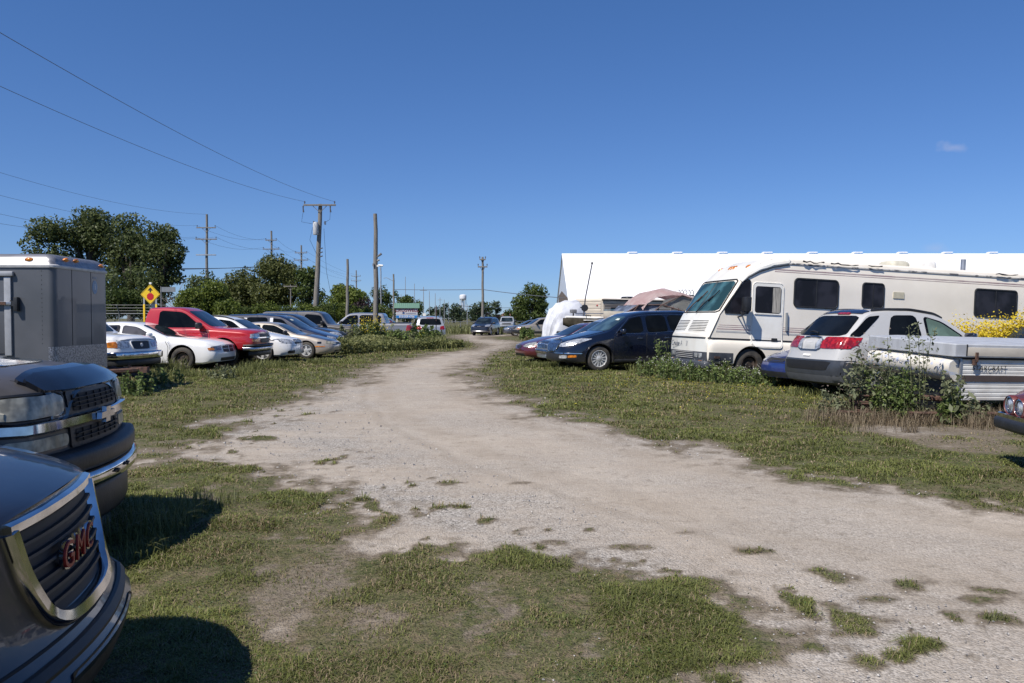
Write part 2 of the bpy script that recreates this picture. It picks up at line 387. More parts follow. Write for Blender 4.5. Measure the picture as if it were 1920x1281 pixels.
class Proj:
    """projects 2-D outlines on to a body and gives them depth"""
    def __init__(s, me, L): 
        bm = bmesh.new(); bm.from_mesh(me); s.t = BVHTree.FromBMesh(bm); bm.free(); s.L = L
    def hit(s, d, a, b):
        L = s.L
        if d == 'F': o, v = Vector((L/2+3, a, b)), Vector((-1, 0, 0))
        elif d == 'R': o, v = Vector((-L/2-3, a, b)), Vector((1, 0, 0))
        elif d == 'S-': o, v = Vector((L/2-a, -4, b)), Vector((0, 1, 0))
        elif d == 'S+': o, v = Vector((L/2-a, 4, b)), Vector((0, -1, 0))
        elif d == 'T': o, v = Vector((L/2-a, b, 5)), Vector((0, 0, -1))
        h = s.t.ray_cast(o, v)
        if h[0] is None or (h[0]-o).length > {'F': 5.5, 'R': 5.5}.get(d, 4.6):
            q = o + v*(3 if d in 'FR' else 3.1); n = s.t.find_nearest(q); return n[0], n[1]
        return h[0], h[1]
    def patch(s, polys, d, off=.006, skirt=.02, step=.09):
        bm = bmesh.new()
        for poly in polys:
            b2 = bmesh.new(); vs = [b2.verts.new((p[0], p[1], 0)) for p in poly]; b2.faces.new(vs)
            xs = [p[0] for p in poly]; ys = [p[1] for p in poly]
            for ax, lo, hi in ((0, min(xs), max(xs)), (1, min(ys), max(ys))):
                k = int((hi-lo)/step)
                for i in range(1, k+1):
                    t = lo + (hi-lo)*i/(k+1); co = (t, 0, 0) if ax == 0 else (0, t, 0); no = (1, 0, 0) if ax == 0 else (0, 1, 0)
                    bmesh.ops.bisect_plane(b2, geom=b2.verts[:]+b2.edges[:]+b2.faces[:], plane_co=co, plane_no=no)
            mp = {}; nb = {}
            for v in b2.verts:
                p, n = s.hit(d, v.co.x, v.co.y); mp[v] = bm.verts.new(p + n*off); nb[v] = n
            for f in b2.faces:
                try: bm.faces.new([mp[v] for v in f.verts])
                except ValueError: pass
            if skirt:
                for e in b2.edges:
                    if e.is_boundary:
                        a, b = e.verts
                        q = [bm.verts.new(mp[b].co - nb[b]*skirt), bm.verts.new(mp[a].co - nb[a]*skirt)]
                        bm.faces.new((mp[a], mp[b], q[0], q[1]))
            b2.free()
        bmesh.ops.remove_doubles(bm, verts=bm.verts, dist=2e-4)
        bmesh.ops.recalc_face_normals(bm, faces=bm.faces)
        return bm
    def band(s, path, d, w, t, closed=False, step=.1, off=0):
        """strip of width w standing t proud along a projected path"""
        P = []
        m = len(path)
        for i in range(m if closed else m-1):
            a, b = path[i], path[(i+1) % m]; k = max(1, int(math.hypot(b[0]-a[0], b[1]-a[1])/step))
            P += [(a[0]+(b[0]-a[0])*j/k, a[1]+(b[1]-a[1])*j/k) for j in range(k)]
        if not closed: P.append(path[-1])
        H = [s.hit(d, *p) for p in P]; bm = bmesh.new(); rings = []; n = len(H)
        for i, (p, N) in enumerate(H):
            a = H[i-1][0] if (i > 0 or closed) else p; b = H[(i+1) % n][0] if (i < n-1 or closed) else p
            T = (b-a).normalized(); N = (N - T*N.dot(T)).normalized(); B = T.cross(N)
            sec = [(-w/2, -.01), (-w/2, t*.4), (-w*.3, t), (w*.3, t), (w/2, t*.4), (w/2, -.01)]
            rings.append([bm.verts.new(p + B*x + N*(y+off)) for x, y in sec])
        for i in range(n if closed else n-1):
            A, Bq = rings[i], rings[(i+1) % n]
            for k in range(6): bm.faces.new((A[k], A[(k+1) % 6], Bq[(k+1) % 6], Bq[k]))
        if not closed: bm.faces.new(rings[0][::-1]); bm.faces.new(rings[-1])
        bmesh.ops.recalc_face_normals(bm, faces=bm.faces)
        return bm
WHEELS = {}
def wheel_meshes(r, wd, style):
    key = (round(r, 2), wd, style)
    if key in WHEELS: return WHEELS[key]
    bm = bmesh.new(); rr = r*(.66 if style not in ('offroad', 'truck') else .58)
    h = wd/2
    add_lathe(bm, [(rr, -h*.9), (rr+.012, -h), (r*.9, -h), (r*.975, -h*.85), (r, -h*.6), (r, h*.6), (r*.975, h*.85), (r*.9, h), (rr+.012, h), (rr, h*.9), (rr, -h*.9)], 44, cap=False)
    if style == 'offroad':
        for k in range(26):
            a = 2*math.pi*k/26; Mx = Matrix.Rotation(a, 4, 'Z'); add_box(bm, r-.02, r+.018, -.028, .028, -h, h*.1 if k % 2 else h, Mx)
    ty = bm_mesh(bm, 'wheel')
    bm = bmesh.new(); n = {'steel': 0, 'cap': 0, 'spoke15': 13, 'spoke7': 7, 'spoke5': 5, 'spoke6': 6, 'offroad': 6, 'truck': 0}[style]
    # barrel + lip, outer face towards +z
    add_lathe(bm, [(rr+.002, h*.96), (rr-.012, h*.98), (rr-.02, h*.8), (rr-.035, -h*.3), (.0, -h*.3)], 40, cap=False)
    if n:
        for k in range(n):
            a = 2*math.pi*k/n; Mx = Matrix.Rotation(a, 4, 'Z'); wsp = {15: .022}.get(n, min(.5*rr*3.0/n, .075)); wsp = .017 if n > 10 else wsp*.62
            vs = add_box(bm, .05, rr-.012, -wsp, wsp, h*.45, h*.8, Mx)
        add_lathe(bm, [(.0, h*.39), (.075, h*.4), (.075, h*.86), (.05, h*.92), (.0, h*.93)], 20)
    elif style == 'cap':
        add_lathe(bm, [(rr-.03, -h*.2), (rr-.03, h*.55), (rr*.8, h*.9), (rr*.3, h*.75), (rr*.25, h*.95), (0, h*.98)], 30)
        for k in range(10):
            a = 2*math.pi*k/10; add_box(bm, rr*.35, rr*.8, -.012, .012, h*.7, h*.93, Matrix.Rotation(a, 4, 'Z'))
    else:
        add_lathe(bm, [(rr-.03, -h*.2), (rr-.03, h*.2), (rr*.75, h*.55), (rr*.5, h*.3), (rr*.35, h*.35), (rr*.3, h*.8), (0, h*.82)], 30)
        for k in range(5):
            a = 2*math.pi*k/5; add_lathe(bm, [(.012, h*.3), (.012, h*.5), (0, h*.5)], 6, Matrix.Rotation(a, 4, 'Z') @ Matrix.Translation((rr*.42, 0, 0)))
    bmesh.ops.recalc_face_normals(bm, faces=bm.faces)
    rm = bm_mesh(bm, 'rim')
    WHEELS[key] = (ty, rm); return ty, rm
RIMM = {'steel': mat('black_steel_rim', (.035, .033, .032), .5, .4, c2=(.12, .09, .07)), 'alloy': mat('alloy_rim', (.72, .72, .72), .3, .35, var=.3, scale=20),
        'silver': mat('silver_hubcap', (.45, .45, .46), .4, .5, var=.35, scale=14), 'chromer': CHROME}
def mirror_obj(root, x, y, z, s, m, sz=1.0, arm=True):
    bm = bmesh.new()
    rs = [(.0, .0), (.55, .015), (.9, .05), (1, .1), (.97, .13), (.9, .14)]
    rings = []
    for k, d in rs:
        rings.append([(d*sz*1.0, a*k*sz, b*k*sz) for a, b in rrect(-.13, .13, -.085, .085, .05, 4)])
    rings[0] = [(0, a*.05, b*.05) for a, b in rrect(-.13, .13, -.085, .085, .05, 4)]
    add_stack(bm, [[(x-q[0]+.08, y+s*(.14*sz)+q[1], z+.06+q[2]) for q in ring] for ring in rings])
    add_tube(bm, [(x+.02, y-s*.05, z-.03), (x+.0, y+s*.06, z+.02)], .028*sz, 8)
    bmesh.ops.recalc_face_normals(bm, faces=bm.faces)
    return link('mirror', bm_mesh(bm, 'mirror'), m, root, 50)
def bumper_mesh(W, z0, z1, depth, bow, wrap, x0, r=.03, seg=14):
    """swept bumper bar: across the front, wrapping back at the corners; x0 = front-centre x (local)"""
    path = []
    hw = W/2
    ys = np.linspace(-hw+.08, hw-.08, seg)
    path.append((x0-bow-wrap, -hw)); path.append((x0-bow-wrap*.45, -hw)); path.append((x0-bow-.06, -hw+.02))
    for y in ys: path.append((x0-bow*(y/hw)**2, y))
    path.append((x0-bow-.06, hw-.02)); path.append((x0-bow-wrap*.45, hw)); path.append((x0-bow-wrap, hw))
    bm = bmesh.new(); rings = []
    sec = [(-depth, z0), (-r, z0), (-r*.3, z0+r*.4), (0, z0+r*1.2), (0, z1-r*1.2), (-r*.3, z1-r*.4), (-r, z1), (-depth, z1)]
    m = len(path)
    for i, (x, y) in enumerate(path):
        a = path[max(0, i-1)]; b = path[min(m-1, i+1)]; T = Vector((b[0]-a[0], b[1]-a[1])).normalized(); N = Vector((T.y, -T.x))
        rings.append([bm.verts.new((x+N.x*d, y+N.y*d, z)) for d, z in sec])
    for i in range(m-1):
        for k in range(8): bm.faces.new((rings[i][k], rings[i][(k+1) % 8], rings[i+1][(k+1) % 8], rings[i+1][k]))
    bm.faces.new(rings[0][::-1]); bm.faces.new(rings[-1]); bmesh.ops.recalc_face_normals(bm, faces=bm.faces)
    return bm_mesh(bm, 'bumper')
def mirp(P): return [(-a, b) for a, b in P][::-1]
def scl(P, su, sz): return [(a*su, b*sz) for a, b in P]

def vehicle(name, label, cat, sp, front, deg, vis, pm, group=None, parts=(), sink=.0, roll=0, pitch=0, frontpt=None):
    """front: (X,Y) of the nose on the ground; deg: heading; vis: side seen from the lane (-1 right, +1 left)"""
    L, W = sp['L'], sp['W']; th = R(deg); h = Vector((math.cos(th), math.sin(th), 0))
    c = Vector((front[0], front[1], 0)) - h*(L/2+sp.get('bow', .14))
    root = empty(name, (c.x, c.y, -sink), th, label, cat, group)
    root.rotation_euler = (R(roll), R(pitch), th)
    me, deform = body_mesh(sp); me, mi = cut_wells(me, sp)
    body = link('body', me, [pm, WELL], root)
    me.polygons.foreach_set('material_index', mi); shade(me, sp.get('ang', 32))
    P = Proj(me, L)
    r, wd = sp['wheels'][2:4]; style = sp.get('rim', 'spoke5'); ty, rm = wheel_meshes(r, wd, style); rmat = RIMM[sp.get('rimm', 'alloy')]
    for u in sp['wheels'][:2]:
        for s in (1, -1):
            wo = link('wheel', ty, RUB, root); wo.location = (L/2-u, s*(W/2-wd/2-sp.get('inset', .035)), r)
            wo.rotation_euler = (R(-90) if s > 0 else R(90), R(random.uniform(0, 90))*0, 0)
            ro = link('rim', rm, rmat, wo); ro.rotation_euler = (0, 0, random.uniform(0, 3))
    if not ty.get('sh'): shade(ty, 40); shade(rm, 40); ty['sh'] = 1
    vs = 'S-' if vis < 0 else 'S+'; hs = 'S+' if vis < 0 else 'S-'
    def emit(pname, m, bm, parent=root, ang=40, label=None):
        o = link(pname, bm_mesh(bm, pname), m, parent, ang)
        if label: o['label'] = label
        return o
    gl = sp.get('glass', GL); wsg = sp.get('wsglass', GLW)
    for poly in sp.get('swin', []):
        for d in (vs, hs):
            o = emit('window', gl, P.patch([chaikin(poly, 2, .12)], d, .006, .012))
    for poly in sp.get('doors', []):
        q = chaikin(poly, 2, .07); cx = sum(p[0] for p in q)/len(q); cz = sum(p[1] for p in q)/len(q)
        big = [(cx+(a-cx)*1.012+(.006 if a > cx else -.006), cz+(b-cz)*1.0+(.007 if b > cz else -.007)) for a, b in q]
        emit('door_gap', SEAM, P.patch([big], vs, .0015, 0))
        do = emit('door', sp.get('doorpaint', pm), P.patch([q], vs, .0035, 0, .07))
        hx = max(a for a, b in poly)-.2; hz = sp.get('handle_z', .86)
        p, n = P.hit(vs, hx, hz)
        bm = bmesh.new(); add_tube(bm, [p+Vector((.085, 0, 0)), p+Vector((.07, 0, 0))+n*.028, p+Vector((-.07, 0, 0))+n*.028, p+Vector((-.085, 0, 0))], .013, 8)
        link('handle', bm_mesh(bm, 'handle'), sp.get('handlem', pm), do, 50)
    if 'ws' in sp: emit('windscreen', wsg, P.patch([chaikin(sp['ws'], 2, .07)], 'F', .006, .01, .07))
    if 'rw' in sp: emit('rear_window', gl, P.patch([chaikin(sp['rw'], 2, .1)], 'R', .006, .01, .07))
    for it in list(sp.get('parts', [])) + list(parts):
        kind = it[0]
        if kind == 'p':      # patch: ('p', name, mat, dir, polys, off[, label])
            _, n_, m_, d, polys, off = it[:6]
            d = {'V': vs, 'H': hs}.get(d, d); sk = it[6] if len(it) > 6 else .02
            if d == 'FM': 
                for q in polys: emit(n_, m_, P.patch([q], 'F', off, sk, .06)); emit(n_, m_, P.patch([mirp(q)], 'F', off, sk, .06))
            elif d == 'RM':
                for q in polys: emit(n_, m_, P.patch([q], 'R', off, sk, .06)); emit(n_, m_, P.patch([mirp(q)], 'R', off, sk, .06))
            else:
                for q in polys: emit(n_, m_, P.patch([q], d, off, sk, .07))
        elif kind == 'b':    # band: ('b', name, mat, dir, paths, w, t, closed)
            _, n_, m_, d, paths, w_, t_, cl = it; d = {'V': vs, 'H': hs}.get(d, d)
            for pa in paths: emit(n_, m_, P.band(pa, d, w_, t_, cl))
        elif kind == 'bumper':  # ('bumper', mat, W, z0, z1, depth, bow, wrap, dx)
            _, m_, W_, z0, z1, dep, bow, wrap, dx = it
            link('bumper', bumper_mesh(W_, z0, z1, dep, bow, wrap, L/2+dx), m_, root, 40)
        elif kind == 'rbumper':
            _, m_, W_, z0, z1, dep, bow, wrap, dx = it
            me3 = bumper_mesh(W_, z0, z1, dep, bow, wrap, L/2+dx); me3.transform(Matrix.Rotation(math.pi, 4, 'Z')); link('bumper', me3, m_, root, 40)
    if 'mir' in sp:
        mu, mz = sp['mir']
        for s in (1, -1):
            p, n = P.hit('S+' if s > 0 else 'S-', mu, mz); mirror_obj(root, p.x, p.y, p.z, s, sp.get('mirm', BLK), sp.get('mirs', 1.0))
    return root, P

def X(P, a, b): return [(u*a, z*b) for u, z in P]
def sedan(L=4.9, H=1.45, W=1.85, **kw):
    a, b = L/4.9, H/1.45; c = W/1.85
    sp = dict(L=L, W=W, top=X([(0,.60),(.05,.66),(.2,.73),(.9,.90),(1.4,.975),(1.5,.99),(2.2,1.35),(2.45,1.42),(2.9,1.45),(3.3,1.435),(3.7,1.35),(4.2,1.08),(4.35,1.05),(4.8,1.03),(4.9,.97)], a, b),
        belt=X([(0,.56),(.2,.68),(.9,.85),(1.4,.92),(2.5,.95),(4.4,1.0),(4.9,.93)], a, b), bot=X([(0,.26),(.3,.19),(4.5,.2),(4.9,.3)], a, b),
        nose=[(.18,.07),(.3,.0),(.5,.0),(.62,.05),(.8,.10)], tail=[(.3,.04),(.5,0),(.75,0),(1.05,.07)], wheels=(.98*a, 3.9*a, .335, .215),
        swin=[X([(1.62,.985),(2.28,1.335),(2.78,1.375),(2.8,.985)], a, b), X([(2.88,.985),(2.86,1.375),(3.35,1.355),(3.85,1.16),(3.98,1.02)], a, b)],
        doors=[X([(1.42,.27),(1.38,.7),(1.5,.925),(2.84,.95),(2.84,.27)], a, b), X([(2.85,.27),(2.85,.95),(3.92,.975),(3.85,.75),(3.62,.55),(3.5,.27)], a, b)],
        ws=[(-.69*c,1.005*b),(.69*c,1.005*b),(.57*c,1.37*b),(-.57*c,1.37*b)], rw=[(-.62*c,1.1*b),(.62*c,1.1*b),(.52*c,1.36*b),(-.52*c,1.36*b)], mir=(1.78*a, .99*b), handle_z=.84*b)
    sp.update(kw); return sp
def suv(L=4.7, H=1.72, W=1.87, **kw):
    a, b = L/4.7, H/1.72; c = W/1.87
    sp = dict(L=L, W=W, top=X([(0,.74),(.05,.82),(.2,.90),(.9,1.04),(1.25,1.10),(1.95,1.56),(2.2,1.66),(2.9,1.72),(3.6,1.71),(4.15,1.66),(4.35,1.58),(4.6,1.12),(4.7,1.04)], a, b),
        belt=X([(0,.68),(.2,.83),(.9,.98),(1.25,1.04),(4.3,1.12),(4.7,1.0)], a, b), bot=X([(0,.3),(.3,.24),(4.4,.25),(4.7,.34)], a, b),
        nose=[(.2,.08),(.35,0),(.6,0),(.78,.04),(1.0,.12)], tail=[(.35,.03),(.5,0),(.9,0),(1.2,.04)], rr=.4, kr=.85, tum=.33,
        wheels=(.92*a, 3.65*a, .36, .235),
        swin=[X([(1.5,1.10),(2.05,1.53),(2.55,1.60),(2.6,1.10)], a, b), X([(2.68,1.10),(2.65,1.60),(3.3,1.60),(3.42,1.13)], a, b), X([(3.5,1.15),(3.4,1.60),(3.98,1.56),(4.3,1.2)], a, b)],
        doors=[X([(1.35,.33),(1.3,.8),(1.42,1.05),(2.62,1.08),(2.62,.33)], a, b), X([(2.64,.33),(2.64,1.08),(3.5,1.12),(3.45,.85),(3.25,.6),(3.15,.33)], a, b)],
        ws=[(-.72*c,1.13*b),(.72*c,1.13*b),(.6*c,1.58*b),(-.6*c,1.58*b)], rw=[(-.68*c,1.2*b),(.68*c,1.2*b),(.58*c,1.58*b),(-.58*c,1.58*b)], mir=(1.68*a, 1.1*b), handle_z=.98*b)
    sp.update(kw); return sp
def pickup(L=5.6, H=1.85, W=1.98, cab=3.15, **kw):
    b = H/1.85; c = W/1.98
    sp = dict(L=L, W=W, top=[(0,1.02*b),(.08,1.08*b),(.3,1.12*b),(1.2,1.19*b),(1.3,1.2*b),(1.95,1.74*b),(2.15,1.82*b),(2.6,1.85*b),(cab-.12,1.82*b),(cab,1.7*b),(cab+.06,1.3*b),(cab+.15,1.26*b),(L,1.26*b)],
        belt=[(0,.95*b),(.3,1.05*b),(1.3,1.13*b),(cab,1.2*b),(L,1.2*b)], bot=[(0,.5*b),(.4,.38*b),(L-.3,.4*b),(L,.5*b)], sig=.035,
        nose=[(.4,.05),(.6,0),(.85,0),(1.0,.03),(1.15,.08)], rf=.28, kf=.86, rr=.1, kr=.97, bow=.1, bowr=.0, tum=.2, bulge=.03, crown=.04,
        wheels=(.95, L-1.15, .39, .26), arch=.47,
        swin=[[(1.55,1.22*b),(2.05,1.7*b),(2.6,1.75*b),(2.62,1.22*b)]] + ([[(2.72,1.22*b),(2.7,1.75*b),(cab-.2,1.73*b),(cab-.16,1.22*b)]] if cab > 3.4 else []),
        doors=[[(1.4,.48*b),(1.38,.9*b),(1.45,1.16*b),(2.68,1.18*b),(2.68,.48*b)]] + ([[(2.7,.48*b),(2.7,1.18*b),(cab-.1,1.18*b),(cab-.1,.48*b)]] if cab > 3.9 else []),
        ws=[(-.77*c,1.24*b),(.77*c,1.24*b),(.7*c,1.73*b),(-.7*c,1.73*b)], rw=[(-.7*c,1.36*b),(.7*c,1.36*b),(.64*c,1.7*b),(-.64*c,1.7*b)], mir=(1.62, 1.24*b), mirs=1.25, handle_z=1.08*b)
    sp.update(kw); return sp
# ------------------------------------------------------------------ near left: dark SUV with chrome grille
NAVYBLK = paint('navy_black_paint', (.006, .008, .015), .32, .0, .04, .5)
sp = suv(4.87, 1.8, 1.9)
sp.update(top=[(0,.94),(.04,.965),(.3,1.02),(.9,1.09),(1.25,1.14),(1.95,1.62),(2.2,1.73),(2.9,1.80),(4.3,1.76),(4.6,1.6),(4.8,1.15),(4.87,1.08)],
    belt=[(0,.85),(.3,.94),(.9,1.01),(1.25,1.06),(4.4,1.14),(4.87,1.05)],
    nose=[(.27,.10),(.36,.03),(.42,.0),(.50,.0),(.53,.10),(.60,.12),(.94,.19)], bow=.2, rf=.5, kf=.66, sig=.04)
grille_o = [(-.50,.955),(-.47,.80),(-.36,.655),(-.27,.625),(.27,.625),(.36,.655),(.47,.80),(.50,.955)]
GRD = mat('grille_black', (.010, .010, .012), .6)
envoy, PE = vehicle('sport_utility_vehicle', 'navy black SUV with red grille lettering in a chrome frame, nearest the camera', 'suv', sp, (-1.455, 2.92), 14, -1, NAVYBLK, parts=[
    ('p', 'grille', GRD, 'F', [[(-.395,.915),(-.37,.77),(-.30,.63),(-.22,.61),(.22,.61),(.30,.63),(.37,.77),(.395,.915)]], .004, 0),
    ('b', 'grille_bar', mat('grille_slat', (.016, .017, .021), .5), 'F', [[(-a_,z_),(a_,z_)] for a_, z_ in ((.39,.875),(.38,.83),(.365,.785),(.345,.74),(.32,.695),(.29,.652))], .017, .02, False),
    ('b', 'grille_frame', CHROME, 'F', [chaikin([(-.43,.93),(-.405,.77),(-.33,.62),(-.22,.578),(.22,.578),(.33,.62),(.405,.77),(.43,.93)], 2, .2, False)], .056, .036, False),
    ('b', 'hood_trim', CHROME, 'F', [[(-.44,.94),(0,.948),(.44,.94)]], .042, .028, False),
    ('p', 'headlight', HLO, 'FM', [chaikin([(.60,.76),(.60,.89),(.88,.93),(.91,.78)], 2, .15)], .012),
    ('b', 'headlight_trim', BLK, 'F', [chaikin([(-.58,.74),(-.58,.91),(-.90,.95),(-.93,.76)], 2, .15), chaikin([(.58,.74),(.58,.91),(.90,.95),(.93,.76)], 2, .15)], .02, .016, True),
    ('b', 'hood_gap', SEAM, 'T', [[(.12,-.60),(.4,-.68),(1.2,-.74)], [(.12,.60),(.4,.68),(1.2,.74)]], .01, .002, False),
    ('b', 'bumper_gap', SEAM, 'F', [[(-.86,.555),(-.4,.55),(0,.545),(.4,.55),(.86,.555)]], .012, .003, False),
    ('p', 'lower_grille', BLK, 'F', [rrect(-.42, .42, .34, .46, .03)], .006, .01),
    ('b', 'bumper_moulding', mat('grey_moulding', (.012, .013, .016), .5), 'F', [[(-.85,.50),(-.4,.50),(0,.50),(.4,.50),(.85,.50)]], .05, .015, False),
])
# red chrome-edged letters across the grille
RED = mat('emblem_red', (.34, .02, .016), .45, coat=.1)
pc, nc = PE.hit('F', 0, .83)
for k, ch in enumerate('GMC'):
    y = -.145 + .122*k; p, n = PE.hit('F', y, .775); n = Vector((n.x, n.y, .0)).normalized()
    Mx = frame(p + n*.028, Vector((-n.y, n.x, 0)), (0, 0, 1))
    text_obj('letter_back', ch, .135, Mx, CHROME, envoy, extrude=.006, offset=.006)
    text_obj('letter', ch, .135, frame(p + n*.038, Vector((-n.y, n.x, 0)), (0, 0, 1)), RED, envoy, extrude=.003, offset=.0)
# ------------------------------------------------------------------ near left: charcoal full-size pickup
CHARC = paint('charcoal_paint', (.060, .056, .056), .42, .15, .3, .35)
sp = pickup(5.7, 1.92, 2.0, 4.2)
sp.update(top=[(0,1.13),(.04,1.18),(.12,1.21),(.5,1.26),(1.3,1.32),(1.95,1.85),(2.2,1.92),(4.0,1.92),(4.2,1.8),(4.28,1.36),(5.7,1.34)], belt=[(0,1.05),(.3,1.13),(1.3,1.2),(4.2,1.26),(5.7,1.26)],
    bot=[(0,.45),(.4,.4),(5.3,.42),(5.7,.5)], nose=[(.4,.06),(.7,.0),(.78,.0),(1.12,.03),(1.22,.1)], bow=.15, rf=.3, kf=.80, crown=.05, sig=.03)
tahoe, PT = vehicle('pickup_truck', 'charcoal pickup with clouded headlight, dark bug shield and chrome bar across its grille', 'pickup truck', sp, (-2.86, 5.50), 9, -1, CHARC, group=None, parts=[
    ('p', 'headlight', HLO, 'FM', [chaikin([(.49,1.00),(.49,1.125),(.90,1.125),(1.0,1.08),(1.0,1.00)], 2, .15)], .02),
    ('b', 'headlight_trim', BLK, 'F', [chaikin([(s*.47,.985),(s*.47,1.14),(s*.91,1.14),(s*.93,.985)], 2, .12) for s in (1, -1)], .022, .014, True),
    ('p', 'turn_signal', HLO, 'FM', [rrect(.47, .93, .80, .875, .03)], .015),
    ('p', 'grille_surround', BLK, 'F', [rrect(-.44, .44, .77, 1.13, .03)], .015),
    ('p', 'grille', mat('grille_void', (.006, .006, .007), .7), 'F', [rrect(-.38, .38, 1.0, 1.105, .02), rrect(-.38, .38, .80, .885, .02)], .019, 0),
    ('b', 'grille_bar', GRD, 'F', [[(-.38, z), (.38, z)] for z in (1.03, 1.055, 1.08, .825, .855)], .009, .034, False),
    ('b', 'grille_bar', GRD, 'F', [[(y, 1.0), (y, 1.105)] for y in np.linspace(-.3, .3, 6)] + [[(y, .8), (y, .885)] for y in np.linspace(-.3, .3, 6)], .007, .028, False),
    ('b', 'chrome_bar', CHROME, 'F', [[(-.95,.94),(-.5,.94),(0,.94),(.5,.94),(.95,.94)]], .085, .045, False),
    ('b', 'lower_trim', GRD, 'F', [[(-.93,.755),(-.4,.75),(.4,.75),(.93,.755)]], .03, .03, False),
    ('b', 'hood_gap', SEAM, 'T', [[(.02,-.56),(.1,-.66),(.3,-.76),(1.2,-.82)], [(.02,.56),(.1,.66),(.3,.76),(1.2,.82)]], .012, .002, False),
    ('p', 'bug_shield', BLKG, 'F', [chaikin([(-.66,1.135),(-.68,1.2),(-.5,1.235),(.5,1.235),(.68,1.2),(.66,1.135)], 1, .15)], .035, .05),
    ('p', 'bug_shield', BLKG, 'T', [chaikin([(-.1,-.62),(.10,-.70),(.13,-.4),(.10,0),(.13,.4),(.10,.70),(-.1,.62)], 1, .1)], .022, .03),
    ('bumper', BLK, 2.02, .62, .76, .3, .2, .45, .27), ('bumper', CHROME, 2.04, .50, .615, .25, .2, .45, .285), ('bumper', BLK, 1.96, .25, .495, .25, .22, .4, .23),
    ('b', 'fender_lip', CHARC, 'V', [[(.95+.5*math.cos(t), .39+.5*math.sin(t)) for t in np.linspace(0.1, math.pi-.1, 18)]], .05, .02, False),
])
# cross-shaped metal badge in the middle of the bar
bm = bmesh.new(); pc, _ = PT.hit('F', 0, .94)
pts = [(-.14,-.022),(-.045,-.022),(-.05,-.055),(.04,-.055),(.045,-.022),(.135,-.022),(.145,.022),(.05,.022),(.055,.055),(-.035,.055),(-.04,.022),(-.13,.022)]
f0 = [bm.verts.new((pc.x+.045, a, .94+b)) for a, b in pts]; f1 = [bm.verts.new((pc.x+.075, a*.93, .94+b*.93)) for a, b in pts]
bm.faces.new(f1)
for i in range(12): bm.faces.new((f0[i], f0[(i+1) % 12], f1[(i+1) % 12], f1[i]))
bmesh.ops.recalc_face_normals(bm, faces=bm.faces); link('badge', bm_mesh(bm, 'badge'), DCHROME, tahoe, 30)
for y, z in ((-.08, .56), (.12, .575)):
    bm = bmesh.new(); add_box(bm, 5.7/2+.278, 5.7/2+.295, y-.045, y+.045, z-.006, z+.006); add_lathe(bm, [(.016, 0), (.016, .012), (.006, .018)], 8, Matrix.Translation((5.7/2+.285, y, z)) @ Matrix.Rotation(R(90), 4, 'Y'))
    link('bumper_bolt', bm_mesh(bm, 'bumper_bolt'), BLK, tahoe, 40)

# ------------------------------------------------------------------ left row
WHT = paint('white_paint', (.80, .80, .79), .35, 0, .12)
WHT2 = paint('pearl_white_paint', (.77, .77, .76), .35, 0, .18)
RDP = paint('red_paint', (.42, .012, .018), .3, .05, .15)
BEI = paint('beige_paint', (.40, .35, .29), .35, .25, .25)
NAVY = paint('navy_paint', (.007, .011, .032), .3, .0, .06)
DKB = paint('black_blue_paint', (.008, .010, .017), .3, .0, .08)
GRY = paint('grey_brown_paint', (.085, .08, .078), .38, .3, .35)
SIL = paint('silver_paint', (.42, .44, .47), .33, .4, .2)
MAR = paint('maroon_paint', (.13, .008, .014), .3, .2, .2)
BUR = paint('burgundy_paint', (.095, .006, .012), .28, .2, .12)
LBL = paint('ice_blue_paint', (.28, .33, .40), .3, .4, .2)
EBL = paint('deep_blue_paint', (.0018, .0038, .013), .25, .0, .02)
TAN = paint('tan_paint', (.33, .29, .24), .35, .3, .25)
BLU = paint('blue_paint', (.006, .025, .15), .3, .1, .08)
LG = 'vehicles parked in the left row'; RG = 'vehicles parked in the right row'
sp = pickup(5.6, 1.82, 1.98, 3.6)
sp.update(nose=[(.4,.05),(.6,0),(.7,0),(.85,.05),(1.1,.14)], bow=.16, rf=.4, kf=.78, rim='cap', rimm='silver')
ford, PF = vehicle('pickup_truck', 'white pickup with chrome bumper, black grille and amber corner lamp behind the grey cargo trailer', 'pickup truck', sp, (-10.15, 21.9), -12, -1, WHT, LG, parts=[
    ('p', 'headlight', HL, 'FM', [chaikin([(.46,.80),(.44,.97),(.66,.985),(.78,.98),(.80,.80)], 2, .14)], .012),
    ('p', 'turn_signal', AM, 'FM', [chaikin([(.81,.80),(.79,.975),(.93,.95),(.97,.82)], 2, .12)], .012),
    ('p', 'grille', BLK, 'F', [chaikin([(-.36,.97),(-.31,.76),(.31,.76),(.36,.97)], 2, .1)], .01),
    ('b', 'grille_frame', WHT, 'F', [chaikin([(-.39,.99),(-.34,.735),(.34,.735),(.39,.99)], 2, .12)], .03, .025, True),
    ('b', 'hood_gap', SEAM, 'F', [[(-.88,1.0),(0,1.02),(.88,1.0)]], .014, .003, False),
    ('bumper', CHROME, 2.0, .50, .70, .35, .2, .5, .28), ('bumper', BLK, 1.9, .32, .497, .3, .2, .4, .25),
])
bm = bmesh.new(); pc, _ = PF.hit('F', 0, .87); add_lathe(bm, [(.055, 0), (.05, .012), (0, .014)], 20, Matrix.Translation((pc.x+.012, 0, .87)) @ Matrix.Rotation(R(90), 4, 'Y'))
link('badge', bm_mesh(bm, 'badge'), mat('badge_white', (.7, .7, .72), .3), ford, 40)
sp = sedan(5.05, 1.47, 1.9)
